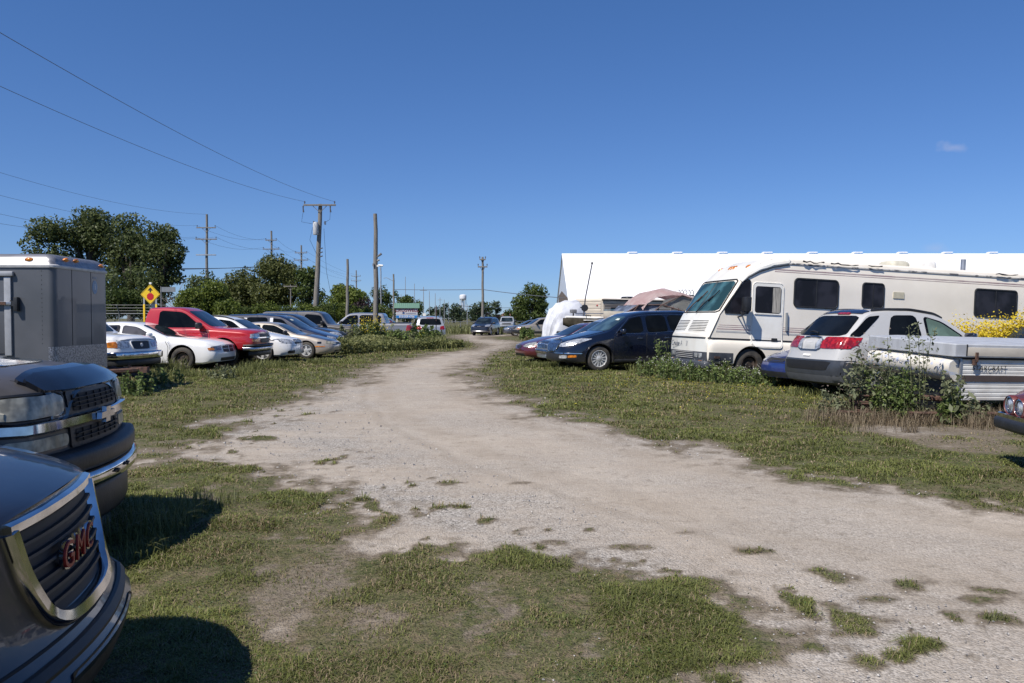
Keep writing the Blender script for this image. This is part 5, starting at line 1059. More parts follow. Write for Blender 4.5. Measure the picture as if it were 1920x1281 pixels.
b1 = empty('fishing_boat', (2.42, 34.2, 0), R(14), 'dark-hulled fishing boat with white deck rail, showing above the navy crossover windscreen', 'boat')
hull('hull', 5.4, 2.2, .75, 1.50, mat('olive_dark_hull', (.055, .045, .03), .5, c2=(.10, .085, .06), scale=4), b1)
bm = bmesh.new(); rl = [(-.1, -.05, 1.66)] + [(t*5.4, -1.1*(min(1, t*2.6)**.6), 1.54+.12*(1-t)**2) for t in np.linspace(.04, 1, 14)]; rl2 = [(x, -y, z) for x, y, z in rl]
add_tube(bm, rl, .045, 6); add_tube(bm, rl2, .045, 6); link('gunwale', bm_mesh(bm, 'gunwale'), WHITEP, b1, 50)
boxobj('deck', .5, 5.2, -.85, .85, 1.5, 1.54, WHITEP, b1, 0)
tubeobj('deck_rail', [[(.55, -.75, 1.55), (.55, -.75, 1.80), (1.3, -1.0, 1.80), (1.3, -1.0, 1.55)], [(.55, .75, 1.55), (.55, .75, 1.80), (1.3, 1.0, 1.80)]], .02, DCHROME, b1)
boxobj('windshield', 1.9, 2.0, -.8, .8, 1.54, 2.0, GLT, b1, .01); tubeobj('bow_lamp', [[(.22, 0, 1.6), (.22, 0, 1.82)]], .03, BLK, b1); bm = bmesh.new(); add_box(bm, .1, .34, -.14, .14, 1.82, 1.98); bevel_all(bm, .03); link('bow_lamp_head', bm_mesh(bm, 'bow_lamp_head'), mat('lamp_grey', (.2, .2, .21), .5), b1, 40)
rod = empty('trolling_rod', (3.02, 33.9, 1.56), 0, 'thin dark rod leaning upright from the fishing boat deck', 'rod')
tubeobj('rod', [[(0, 0, -.02), (.10, 0, .9), (.38, 0, 2.35)]], .028, mat('rod_grey', (.10, .10, .11), .5), rod, 6); bm = bmesh.new(); add_lathe(bm, [(0, -.06), (.12, -.06), (.15, 0), (.12, .06), (0, .06)], 14, Matrix.Translation((.07, -.02, .48)) @ Matrix.Rotation(R(90), 4, 'X')); add_tube(bm, [(-.12, 0, .5), (.2, 0, .5)], .025, 6); link('reel', bm_mesh(bm, 'reel'), BLK, rod, 40)
bm = bmesh.new(); add_lathe(bm, [(.03, 0), (.05, .05), (.03, .1)], 8, Matrix.Translation((.38, 0, 2.33))); link('rod_tip', bm_mesh(bm, 'rod_tip'), BLK, rod, 40)
b2 = empty('cabin_cruiser', (3.75, 30.6, 0), R(12), 'boat with a faded pink canvas top and grey side curtains left of the motorhome', 'boat')
hull('hull', 6.2, 2.4, .8, 1.78, mat('cream_hull', (.62, .58, .47), .4, coat=.4), b2, .1)
CANV = mat('faded_pink_canvas', (.56, .40, .39), .85, c2=(.62, .52, .50), scale=2.5, bump=.3, bscale=3); CANG = mat('grey_curtain', (.44, .44, .41), .8, c2=(.36, .36, .33), scale=2, bump=.2, bscale=3)
# canvas roof: front slope, crest, rear slope with a sagging sheet
stations = [(.85, 1.25, 2.12), (1.05, 1.2, 2.38), (1.5, 1.15, 2.66), (2.1, 1.1, 2.74), (2.6, 1.1, 2.66), (3.1, 1.1, 2.46), (3.35, 1.1, 2.38)]
bm = bmesh.new(); rings = []
for x, hw, z in stations: rings.append([bm.verts.new((x, hw*math.sin(t), z-.28*(1-math.cos(t))*.9 + .03*math.sin(x*7+t*3))) for t in np.linspace(-math.pi/2, math.pi/2, 11)])
for i in range(len(rings)-1):
    for k in range(10): bm.faces.new((rings[i][k], rings[i][k+1], rings[i+1][k+1], rings[i+1][k]))
bmesh.ops.solidify(bm, geom=bm.faces[:], thickness=.02); link('canvas_top', bm_mesh(bm, 'canvas_top'), CANV, b2, 50)
bm = bmesh.new(); quadp(bm, [(1.55, -1.14, 2.05), (1.75, -1.16, 2.28), (2.45, -1.16, 2.44), (3.35, -1.12, 2.18), (3.30, -1.14, 1.78), (2.9, -1.16, 1.78)]); bmesh.ops.solidify(bm, geom=bm.faces[:], thickness=.015); link('side_curtain', bm_mesh(bm, 'side_curtain'), CANG, b2)
bm = bmesh.new(); quadp(bm, [(.35, -.9, 1.82), (.75, -1.12, 2.1), (1.6, -1.18, 2.1), (1.25, -1.16, 1.80)]); quadp(bm, [(.35, -.9, 1.82), (.35, .9, 1.82), (.75, 1.12, 2.1), (.75, -1.12, 2.1)]); quadp(bm, [(.35, .9, 1.82), (.75, 1.12, 2.1), (1.6, 1.18, 2.1), (1.25, 1.16, 1.80)])
bmesh.ops.solidify(bm, geom=bm.faces[:], thickness=.012); link('windshield', bm_mesh(bm, 'windshield'), glass('boat_windshield', (.16, .18, .22), .08, .5), b2)
tubeobj('canopy_frame', [[(.35, -.9, 1.82), (.75, -1.13, 2.1), (1.65, -1.2, 2.1), (2.45, -1.19, 2.46), (3.36, -1.14, 2.2)], [(1.25, -1.18, 1.8), (1.65, -1.2, 2.1), (2.9, -1.18, 1.75)], [(.75, -1.13, 2.1), (.55, -1.0, 1.8)], [(1.9, -1.18, 1.8), (2.1, -1.18, 2.02)], [(2.3, -1.18, 1.8), (2.3, -1.18, 1.98)]], .022, mat('frame_brown', (.12, .07, .06), .5), b2)
boxobj('deck', .6, 6.0, -1.0, 1.0, 1.76, 1.82, mat('cream_hull', (.62, .58, .47), .4), b2, .01)
for b_, nm in ((b1, 2.6), (b2, 3.0)):
    boxobj('trailer_frame', .2, 5.2, -.6, .6, .45, .6, DCHROME, b_, .01)
    for y in (-.9, .9):
        ty, rm = wheel_meshes(.34, .2, 'steel'); wo = link('wheel', ty, RUB, b_); wo.location = (nm, y, .34); wo.rotation_euler = (R(90), 0, 0); link('rim', rm, RIMM['steel'], wo)
rk = empty('rod_holder', (6.75, 31.2, 2.0), 0, 'rack of curved rod holders standing on the canvas-topped boat', 'rod rack')
bm = bmesh.new(); add_tube(bm, [(-.25, 0, .45), (.35, 0, .5)], .025, 6); add_tube(bm, [(.35, 0, .5), (.55, 0, .05), (.5, 0, -.3)], .022, 6); add_tube(bm, [(-.25, 0, .45), (-.3, 0, .2)], .02, 6)
for k in range(5): add_tube(bm, [(-.2+k*.13, 0, .45), (-.16+k*.13, 0, .62), (-.22+k*.13, 0, .72), (-.27+k*.13, 0, .68)], .016, 6)
link('holder_rack', bm_mesh(bm, 'holder_rack'), BLK, rk, 50); dome('light_head', .48, 0, .30, .1, .08, .1, mat('lamp_grey', (.2, .2, .21), .5), rk)
# white tarp over a hull
bm = bmesh.new(); rings = []
pth = [(0, .30, .28), (.02, .42, .9), (.06, .55, 1.3), (.18, .66, 1.72), (.38, .72, 2.08), (.7, .75, 2.32), (1.1, .75, 2.44), (1.6, .74, 2.46), (1.75, .7, 2.3)]
for x, hw, z in pth:
    ring_ = []
    for t in np.linspace(-1, 1, 25):
        a = t*math.pi/2; y = hw*math.sin(a)**1 if True else 0; zz = z*(math.cos(a)**.35 if abs(t) < 1 else 0)
        zz = max(zz, .30) if abs(t) > .985 else zz; j = .05*math.sin(t*17+x*3)+.035*math.sin(t*31+x*9)
        ring_.append(bm.verts.new((x + j, y*(1+.03*math.sin(x*11+t*5)), zz*(1+.012*math.sin(t*23+x*6)))))
    rings.append(ring_)
for i in range(len(rings)-1):
    for k in range(24): bm.faces.new((rings[i][k], rings[i][k+1], rings[i+1][k+1], rings[i+1][k]))
bm.faces.new(rings[0]); bmesh.ops.recalc_face_normals(bm, faces=bm.faces)
tarp = link('tarp_cover', bm_mesh(bm, 'tarp_cover'), mat('white_tarp', (.62, .63, .66), .6, c2=(.50, .51, .55), scale=3, bump=1.0, bscale=3), None, 60); tarp.location = (1.62, 37.3, 0); tarp.rotation_euler = (0, 0, R(28))
tag(tarp, 'wrinkled white tarp draped over a boat beside the tan SUV', 'tarp')
# dented hood scrap lying in the grass by the trailer
sc_o = None
bm = bmesh.new(); rows = []
for i in range(9):
    rows.append([bm.verts.new((-.5+i*.13, -.35+j*.14, .38-.05*i+.05*math.sin(i*1.7+j)+.03*math.cos(j*2.3))) for j in range(6)])
for i in range(8):
    for j in range(5): bm.faces.new((rows[i][j], rows[i+1][j], rows[i+1][j+1], rows[i][j+1]))
bmesh.ops.solidify(bm, geom=bm.faces[:], thickness=.03); g = gp(252, 722)
scr = link('scrap_panel', bm_mesh(bm, 'scrap_panel'), RUST, None, 40); scr.location = (g[0], g[1], .05); tag(scr, 'crumpled rusty sheet of metal in the weeds under the white pickup bumper', 'scrap metal')
# ================================================================== POLES, WIRES, SIGNS
STEEL = mat('weathered_steel', (.34, .35, .36), .6, .3, var=.25)
INS = mat('insulator', (.10, .09, .09), .3, coat=.5)
PG = 'wooden utility poles along the road'
def pole(px, ytop, Y, r=.15, lean=0, label='', arms=(), m=WOODP, group=PG, base=0, name='utility_pole', cat='utility pole', ybase=None):
    """arms: [(height below top, half length, armtype)]"""
    t = at(px, ytop, Y); h = t.z
    o = empty(name, (t.x - lean, Y, base), 0, label, cat, group)
    bm = bmesh.new(); n = 8
    pts = [(lean*k/n + .02*math.sin(k*2.1), .02*math.cos(k*1.3), -.2 + (h+.2)*k/n) for k in range(n+1)]; add_tube(bm, pts, [r*(1.15-.4*k/n) for k in range(n+1)], 12)
    link('pole', bm_mesh(bm, 'pole'), m, o, 50)
    tips = []
    for (dz, hl, kind) in arms:
        z = h - dz; x = lean*z/h
        ao = boxobj('crossarm', x-hl, x+hl, -r-.14, -r-.0, z-.07, z+.07, WOODP if kind != 'white' else STEEL, o, .01)
        bm = bmesh.new()
        if kind != 'white':
            for s in (1, -1): add_tube(bm, [(x+s*hl*.45, -r-.05, z-.05), (x, -r-.02, z-.65)], .025, 5)
            link('brace', bm_mesh(bm, 'brace'), WOODP, o)
            bm = bmesh.new()
            for s in (1, -1): add_lathe(bm, [(.03, 0), (.03, .1), (.075, .13), (.05, .2), (.07, .24), (0, .3)], 8, Matrix.Translation((x+s*hl*.93, -r-.07, z+.07)))
            link('insulator', bm_mesh(bm, 'insulator'), INS, ao)
        else: bm.free()
        tips.append([Vector((t.x-lean+x+s*hl*.93, Y-r-.07, z+.3)) for s in (-1, 1)])
    return o, h, tips, t
# big leaning pole with a transformer
po, ph, ptips, pt = pole(601, 383, 71, .23, .62, 'leaning wooden pole with one broad crossarm and a pale transformer can', [(.12, 1.42, 'w')])
bm = bmesh.new(); add_lathe(bm, [(.0, 0), (.22, .0), (.24, .05), (.24, 1.0), (.20, 1.1), (0, 1.14)], 18, Matrix.Translation((.28, -.42, ph-2.75))); add_box(bm, .2, .36, -.25, .0, ph-2.3, ph-2.2); link('transformer', bm_mesh(bm, 'transformer'), mat('transformer_grey', (.50, .51, .52), .45), po, 50)
bm = bmesh.new()
for x in (-.85, 1.55): add_tube(bm, [(x, -.3, ph-.2), (x, -.3, ph-.45), (x+.03, -.3, ph-.75)], [.07, .05, .08], 8)
for z in (ph-4.0, ph-4.35, ph-4.7): add_tube(bm, [(.52, -.25, z), (.85, -.3, z+.1)], .05, 6)
add_box(bm, .05, .15, -.45, -.2, ph-1.85, ph-1.55); add_box(bm, 1.05, 1.15, -.45, -.2, ph-1.85, ph-1.55)
link('fuse_cutout', bm_mesh(bm, 'fuse_cutout'), INS, po)
tubeobj('drop_wire', [[(-.85, -.3, ph-.75), (-1.0, -.3, ph-1.6), (.05, -.4, ph-1.8)], [(1.55, -.3, ph-.75), (1.5, -.3, ph-1.4), (1.0, -.4, ph-1.7)], [(.0, -.4, ph-2.1), (-.25, -.4, ph-3.2), (.3, -.35, ph-4.4)], [(1.0, -.4, ph-2.2), (1.2, -.4, ph-6), (2.2, -.3, .3)]], .014, BLK, po, 4)
p1, h1, t1, _ = pole(388, 402, 112, .2, .25, 'tall weathered pole with two crossarms and a white lower arm, left of domed tree', [(1.9, 1.35, 'w'), (3.5, 1.5, 'w'), (5.7, 1.4, 'white')])
p2, h2, t2, _ = pole(509, 433, 135, .2, .1, 'pole with two crossarms standing before the middle of the domed tree', [(1.6, .95, 'w'), (3.1, 1.4, 'w')])
p3, h3, t3, _ = pole(565, 460, 155, .2, .1, 'thinner two-armed pole just left of the leaning transformer pole', [(1.5, 1.2, 'w'), (2.9, 1.4, 'w')])
p4, h4, t4, _ = pole(668, 507, 242, .22, 0, 'small distant pole with two crossarms right of the short bare pole', [(1.8, 1.4, 'w'), (3.2, 1.5, 'w')])
pole(652, 486, 60, .12, .1, 'short bare pole without crossarms between the leaning pole and the tall bare pole', [], cat='wooden pole')
tp, tph, _, _ = pole(704, 401, 43.4, .135, 0, 'tall bare pole rising from the weeds beside the lane, camera and lamp fixed to it', [], group=None, cat='wooden pole', name='bare_pole')
bm = bmesh.new(); add_tube(bm, [(.1, -.1, tph-2.35), (.16, -.15, tph-2.3), (.34, -.2, tph-2.18)], [.03, .05, .07], 8); add_tube(bm, [(.1, -.12, tph-2.55), (.22, -.12, tph-2.5)], .05, 8); add_tube(bm, [(-.1, -.15, tph-2.85), (-.1, -.15, tph-2.7)], .05, 6); link('flood_lamp', bm_mesh(bm, 'flood_lamp'), mat('lamp_grey', (.2, .2, .21), .5), tp, 40)
bm = bmesh.new(); add_box(bm, .08, .2, -.18, -.1, tph-2.88, tph-2.78); add_tube(bm, [(.18, -.15, tph-2.8), (.42, -.18, tph-2.82)], .05, 8); link('security_camera', bm_mesh(bm, 'security_camera'), WHITEP, tp, 40)
tubeobj('cable', [[(.12, -.13, tph-2.8), (.13, -.13, 3), (.13, -.13, .3)]], .018, BLK, tp, 4)
pole(714, 498, 110, .09, 0, 'slim pale metal lamp mast just right of the tall bare pole', [], m=STEEL, group=None, name='lamp_mast', cat='mast')
p8, h8, _, _ = pole(738, 514, 100, .13, 0, 'plain dark wooden pole left of the green-roofed sign', [], cat='wooden pole')
tubeobj('lamp_arm', [[(0, 0, h8-.9), (-.9, -.1, h8-.45), (-1.25, -.1, h8-.55)]], .03, STEEL, p8, 6)
pole(545, 534, 118, .11, 0, 'small pole with a single short arm in front of the domed tree', [(.25, 1.0, 'w')])
p9, h9, t9, _ = pole(905, 482, 92, .15, 0, 'lone pole with a small crossarm right of the water tower', [(.3, .35, 'w'), (1.15, .55, 'w')])
pole(421, 536, 80, .16, 0, 'short pale post standing among yellow-green bushes', [], m=STEEL, group=None, name='metal_post', cat='post')
pole(1012, 571, 120, .1, 0, 'thin post before the broad tree at the far field edge', [(.1, .9, 'w')])
for k, (px, yt, Y) in enumerate([(752, 552, 170), (760, 519, 200), (777, 532, 190), (794, 538, 140), (805, 546, 160), (816, 550, 185), (825, 558, 205), (833, 562, 230), (841, 566, 255), (848, 569, 285), (854, 572, 320), (861, 574, 360), (876, 570, 210), (787, 560, 240)]):
    t = at(px, yt, Y); bm = bmesh.new(); rr_ = max(.07, Y*.00042); add_tube(bm, [(0, 0, -.1), (0, 0, t.z)], [rr_*1.2, rr_*.7], 6)
    if k % 3 == 0: add_tube(bm, [(-.6, 0, t.z-.6), (.6, 0, t.z-.6)], .05, 4)
    o = link('line_pole', bm_mesh(bm, 'line_pole'), mat('pale_pole', (.30, .31, .33), .7), None, 60); o.location = (t.x, Y, 0)
    tag(o, ['thin grey line pole of the row running to the water tower', 'thin grey line pole of the row running to the water tower'][0], 'line pole', 'grey line poles receding to the water tower')
def wire(a, b, sag, r, label, group='overhead wires'):
    n = 28; P = [a.lerp(b, k/n) - Vector((0, 0, sag*4*(k/n)*(1-k/n))) for k in range(n+1)]
    bm = bmesh.new(); add_tube(bm, [p - P[0] for p in P], r, 5); o = link('overhead_wire', bm_mesh(bm, 'overhead_wire'), mat('wire_grey', (.10, .11, .13), .6), None, 60); o.location = P[0]; return tag(o, label, 'wire', group)
L_, R_ = ptips[0]
wire(L_, at(0, 127, 30)+ (at(0, 127, 30)-L_)*.35, .9, .011, 'dark wire from the left end of the transformer pole crossarm, the lower long one')
wire(R_, at(0, 25, 24)+(at(0, 25, 24)-R_)*.25, .9, .011, 'dark wire from the right end of the transformer pole crossarm, highest in the sky')
for (tip, tgt, lb) in ((Vector((t1[0][0].x+1.2, 112, h1)), at(0, 303, 62), 'highest of the thin wires running left from the pole beside the big trees'), (t1[0][0], at(0, 347, 66), 'second highest thin wire running left above the big trees'), (t1[1][0], at(0, 382, 66), 'third thin wire running left into the crown of the big trees'), (t1[1][1], at(0, 400, 66), 'lowest thin wire running left behind the big trees')):
    wire(tip, tgt + (tgt-tip)*.3, 1.2, .012, lb)
for A, B, nm in ((t1, t2, 'between the white-armed pole and the pole before the domed tree'), (t2, t3, 'between the two poles before the domed tree'), (t3, t4, 'running right behind the leaning pole')):
    for i in (0, 1):
        for j in (0, 1): wire(A[i][j], B[i][j], .9, .014, f"{('upper','lower')[i]} {('left','right')[j]} wire {nm}")
wire(at(190, 502, 72), at(500, 500, 134), .2, .045, 'pale cable crossing in front of the big trees, upper of the pair'); wire(at(190, 505, 72), at(500, 499, 134), .2, .04, 'pale cable crossing in front of the big trees, lower of the pair')
wire(Vector((p8.location.x, 100, at(738, 543, 100).z)), Vector((p9.location.x, 92, at(905, 543, 92).z)), .05, .035, 'level dark cable between the plain dark pole and the lone pole'); wire(Vector((p9.location.x, 92, at(905, 543, 92).z)), at(1075, 560, 75), .1, .035, 'dark cable sloping from the lone pole to the white building')
wire(at(860, 573, 110), at(1012, 574, 120), .3, .03, 'pale cable low across the far broad tree')
# ------------------------------------------------------------------ signs
def sgn(px, Y): return at(px, 597, Y).x
YEL = mat('sign_yellow', (.80, .52, .02), .5, var=.06)
SX = at(282, 552, 50); sg = empty('stop_ahead_sign', (SX.x, 50, 0), R(-3), 'yellow diamond stop-ahead sign with black arrow and red octagon on yellow-sleeved posts', 'road sign')
def plate(name, pts, y0, y1, m, parent, c=(0, 0)):
    bm = bmesh.new(); a = [bm.verts.new((x+c[0], y0, z+c[1])) for x, z in pts]; b = [bm.verts.new((x+c[0], y1, z+c[1])) for x, z in pts]
    bm.faces.new(a); bm.faces.new(b[::-1])
    for i in range(len(pts)): bm.faces.new((a[i], b[i], b[(i+1) % len(pts)], a[(i+1) % len(pts)]))
    bmesh.ops.recalc_face_normals(bm, faces=bm.faces); return link(name, bm_mesh(bm, name), m, parent, 20)
D = .645; zc = SX.z
pl = plate('sign_plate', chaikin([(0, -D), (D, 0), (0, D), (-D, 0)], 2, .06), -.01, .0, YEL, sg, (0, zc)); bl = mat('sign_black', (.015, .015, .015), .6)
bm = bmesh.new(); rg = chaikin([(0, -D*.93), (D*.93, 0), (0, D*.93), (-D*.93, 0)], 1, .06); add_tube(bm, [(x, -.012, zc+z) for x, z in rg], .009, 4, closed=True); link('border', bm_mesh(bm, 'border'), bl, pl)
plate('octagon', [(.235*math.cos(R(22.5+45*k)), .235*math.sin(R(22.5+45*k))) for k in range(8)], -.018, -.012, mat('sign_red', (.50, .012, .02), .5), pl, (0, zc-.14))
plate('arrow', [(-.045, .12), (.045, .12), (.045, .24), (.17, .24), (0, .44), (-.17, .24), (-.045, .24)], -.018, -.012, bl, pl, (0, zc))
for x in (-.42, .36):
    boxobj('post', x-.045, x+.045, .0, .06, 0, zc+.1, STEEL, sg, .005); boxobj('post_sleeve', x-.055, x+.055, -.012, .07, .6, zc-.62, YEL, sg, .005)
boxobj('centre_post', -.11, .11, .3, .45, 0, zc-.4, mat('post_galvanised', (.5, .5, .52), .5, .3), sg, .02); boxobj('top_lamp', -.08, .08, -.02, .08, zc+D-.02, zc+D+.1, WHITEP, sg, .03)
ns = at(316, 543, 52); st = empty('street_name_sign', (ns.x, 52, 0), 0, 'faded grey street name sign behind the yellow diamond sign', 'street sign')
boxobj('name_plate', -.45, .45, -.01, .01, ns.z-.16, ns.z+.16, mat('faded_sign_grey', (.20, .22, .24), .6), st, 0); tubeobj('post', [[(-.5, .02, 0), (-.5, .02, ns.z+.2)]], .03, STEEL, st)
# green-roofed business sign
bs = at(763, 585, 80); k = 80/FPX; sb = empty('business_sign', (bs.x, 80, 0), R(2), 'green-roofed roadside sign reading CROSWELL with a blue phone number band', 'sign')
zt = lambda y: at(763, y, 80).z
GRN = mat('green_metal_roof', (.06, .19, .13), .5, c2=(.045, .14, .10), scale=9, stretch=(9, 1, .2))
bm = bmesh.new(); w2 = 1.28; z0_, z1_ = zt(578), zt(568.5); vsx = [(-w2, -.22, z0_), (w2, -.22, z0_), (w2*.985, .05, z1_), (-w2*.985, .05, z1_)]; quadp(bm, vsx); quadp(bm, [(-w2, .22, z0_), (-w2*.985, .05, z1_), (w2*.985, .05, z1_), (w2, .22, z0_)]); quadp(bm, [(-w2, -.22, z0_), (-w2*.985, .05, z1_), (-w2, .22, z0_)]); quadp(bm, [(w2, -.22, z0_), (w2*.985, .05, z1_), (w2, .22, z0_)])
for x in np.arange(-w2+.1, w2, .2): add_box(bm, x-.012, x+.012, -.24, -.21, z0_, z0_+.04); add_tube(bm, [(x, -.225, z0_+.01), (x*.985, .04, z1_+.01)], .012, 4)
link('roof', bm_mesh(bm, 'roof'), GRN, sb)
boxobj('panel', -1.08, 1.08, -.08, .08, zt(597), zt(578)+.05, WHITEP, sb, .01)
boxobj('name_panel', -1.05, 1.05, -.10, -.08, zt(590.3), zt(578)+.02, mat('panel_grey', (.44, .43, .46), .6, c2=(.52, .50, .52), scale=2), sb, 0); boxobj('phone_band', -1.07, 1.07, -.105, -.081, zt(596.6), zt(591.6), mat('band_blue', (.02, .20, .55), .5), sb, 0)
text_obj('lettering', 'CROSWELL', .46, frame((0, -.115, zt(582)), (1, 0, 0), (0, 0, 1)), mat('letter_maroon', (.22, .05, .07), .6), sb, extrude=.003, offset=.006)
text_obj('phone_number', '810-359-4766', .27, frame((0, -.12, zt(594.1)), (1, 0, 0), (0, 0, 1)), mat('letter_white', (.8, .8, .8), .5), sb, extrude=.003, offset=.006)
plate('blue_emblem', [(.14*math.cos(a)*(1 if k_ % 2 else .7), .10*math.sin(a)) for k_, a in enumerate(np.linspace(0, 2*math.pi, 13)[:-1])], -.112, -.101, mat('emblem_blue', (.02, .06, .20), .5), sb, (-.33, zt(587)))
boxobj('swoosh', -.1, .9, -.107, -.101, zt(588)-.03, zt(588)+.03, mat('faded_blue', (.15, .19, .30), .6), sb, 0)
for x in (-1.0, 1.0): boxobj('post', x-.08, x+.08, -.06, .06, 0, zt(578), mat('post_white', (.55, .53, .48), .7), sb, .01)
# round-cornered red stop sign further back, seen past the silver pickup
ss = at(722, 585, 84); so_ = empty('stop_sign', (ss.x, 84, 0), 0, 'faded red stop sign with a pale post in front of it, behind the silver pickup', 'road sign')
oc = [(.33*math.cos(R(22.5+45*k_)), .33*math.sin(R(22.5+45*k_))) for k_ in range(8)]; plate('sign_border', [(a*1.1, b*1.1) for a, b in oc], -.01, .0, WHITEP, so_, (0, ss.z)); plate('sign_plate', oc, -.02, -.011, mat('faded_red', (.50, .10, .10), .6), so_, (0, ss.z))
tubeobj('post', [[(0, -.06, 0), (0, -.06, ss.z+.3)]], .05, WHITEP, so_); text_obj('lettering', 'STOP', .2, frame((0, -.022, ss.z), (1, 0, 0), (0, 0, 1)), WHITEP, so_, extrude=.001)
for px, Y in ((663.5, 85), (682.5, 88), (1128/1.28, 84)):
    if px > 870: continue
    t = at(px, 579, Y); bm = bmesh.new(); add_tube(bm, [(0, 0, 0), (0, 0, t.z)], .06, 8); o = link('white_post', bm_mesh(bm, 'white_post'), WHITEP, None, 50); o.location = (t.x, Y, 0); tag(o, 'short white post %s' % ('nearer the short bare pole' if px < 670 else 'nearer the tall bare pole'), 'post', 'short white posts behind the parked vehicles')
ws_ = at(795.5, 591, 90); o = boxobj('small_white_sign', -.17, .17, -.01, .01, ws_.z-.2, ws_.z+.2, WHITEP, None, 0); o.location = (ws_.x, 90, 0); tag(o, 'small blank white sign plate right of the green-roofed sign', 'sign'); o2 = tubeobj('post', [[(0, .03, 0), (0, .03, ws_.z+.2)]], .03, STEEL, o)
# ------------------------------------------------------------------ fences
MESHW = mat('chain_wire', (.30, .31, .31), .6, .3)
def chain_fence(a, b, h, n, arms, label, cell=.28, wr=.012):
    f = empty('chain_link_fence', (a[0], a[1], 0), math.atan2(b[1]-a[1], b[0]-a[0]), label, 'fence'); L_ = math.hypot(b[0]-a[0], b[1]-a[1])
    tubeobj('top_rail', [[(0, 0, h), (L_, 0, h)]], .03, MESHW, f, 6)
    for i in range(n+1):
        x = L_*i/n; bm = bmesh.new(); add_tube(bm, [(x, 0, 0), (x, 0, h+.05)], .035, 6)
        if arms: add_tube(bm, [(x, 0, h), (x-.05, -.45, h+.6)], .03, 6)
        link('post', bm_mesh(bm, 'post'), MESHW, f)
    bm = bmesh.new(); k = int(L_/cell); m = 2*wr
    for i in range(k):
        x = i*cell
        for s in (1, -1):
            x1_ = x + s*h
            p = [(x, 0, 0), (x1_, 0, h)]
            vs = [bm.verts.new(v) for v in ((p[0][0]-wr/2, 0, 0), (p[0][0]+wr/2, 0, 0), (p[1][0]+wr/2, 0, h), (p[1][0]-wr/2, 0, h))]; bm.faces.new(vs)
    link('chain_mesh', bm_mesh(bm, 'chain_mesh'), MESHW, f)
    if arms:
        tubeobj('barbed_wire', [[(0, -.15*j, h+.2*j) , (L_, -.15*j, h+.2*j)] for j in (1, 2, 3)], .008, MESHW, f, 3)
a_ = at(180, 588, 55); b_ = at(330, 588, 57); chain_fence((a_.x-6, 55), (b_.x+1, 57), a_.z, 5, True, 'chain-link fence with slanted barbed wire arms behind the white sedan', .3, .012)
a_ = at(845, 603, 96); b_ = at(1000, 603, 104); chain_fence((a_.x-1, 94), (b_.x+2, 104), 1.2, 6, False, 'low far chain-link fence across the field behind the dark SUV', .5, .02)
# thin rusty rod in the weeds by the silver SUV
g = gp(817, 648); t = at(818.5, 573, g[1]); bm = bmesh.new(); add_tube(bm, [(0, 0, 0), (t.x-g[0], 0, t.z)], .025, 6); o = link('rusty_rod', bm_mesh(bm, 'rusty_rod'), RUST, None); o.location = (g[0], g[1], 0); tag(o, 'thin rusty rod standing upright behind the silver SUV', 'metal rod')
# ------------------------------------------------------------------ water tower, house
Y = 1200; c = at(868, 553, Y); wt = empty('water_tower', (c.x, Y, 0), 0, 'white water tower with a drum tank far beyond the lane', 'water tower')
zt_, zb_ = at(868, 552.5, Y).z, at(868, 561.5, Y).z; rt = 7/FPX*Y*.93
bm = bmesh.new(); add_lathe(bm, [(rt*.25, zb_-2.2), (rt*.8, zb_-.6), (rt*.98, zb_+.6), (rt, zb_+1.5), (rt, zt_-2), (rt*.93, zt_-.9), (rt*.6, zt_), (0, zt_+.4)], 28); link('tank', bm_mesh(bm, 'tank'), mat('tower_white', (.70, .71, .74), .5), wt, 40)
bm = bmesh.new(); add_lathe(bm, [(1.1, 0), (1.1, zb_)], 12)
for k_ in range(6):
    a = k_*math.pi/3; add_tube(bm, [(rt*1.05*math.cos(a), rt*1.05*math.sin(a), 0), (rt*.85*math.cos(a), rt*.85*math.sin(a), zb_)], .4, 6)
link('leg', bm_mesh(bm, 'leg'), mat('tower_leg', (.60, .62, .66), .5), wt)
c = at(955, 592, 260); hs = empty('house', (c.x, 260, 0), 0, 'low house with a brown shingled roof at the far field edge', 'house'); z0_, z1_ = at(955, 594.5, 260).z, at(955, 586, 260).z
boxobj('wall', -3.6, 3.0, -3, 3, 0, z0_, mat('house_wall', (.45, .38, .33), .7), hs, 0)
bm = bmesh.new(); quadp(bm, [(-4, -3.6, z0_-.1), (3.4, -3.6, z0_-.1), (3.0, 0, z1_), (-1.6, 0, z1_)]); quadp(bm, [(-4, 3.6, z0_-.1), (-1.6, 0, z1_), (3.0, 0, z1_), (3.4, 3.6, z0_-.1)]); quadp(bm, [(-4, -3.6, z0_-.1), (-1.6, 0, z1_), (-4, 3.6, z0_-.1)]); link('roof', bm_mesh(bm, 'roof'), mat('brown_shingle', (.16, .085, .06), .8), hs)

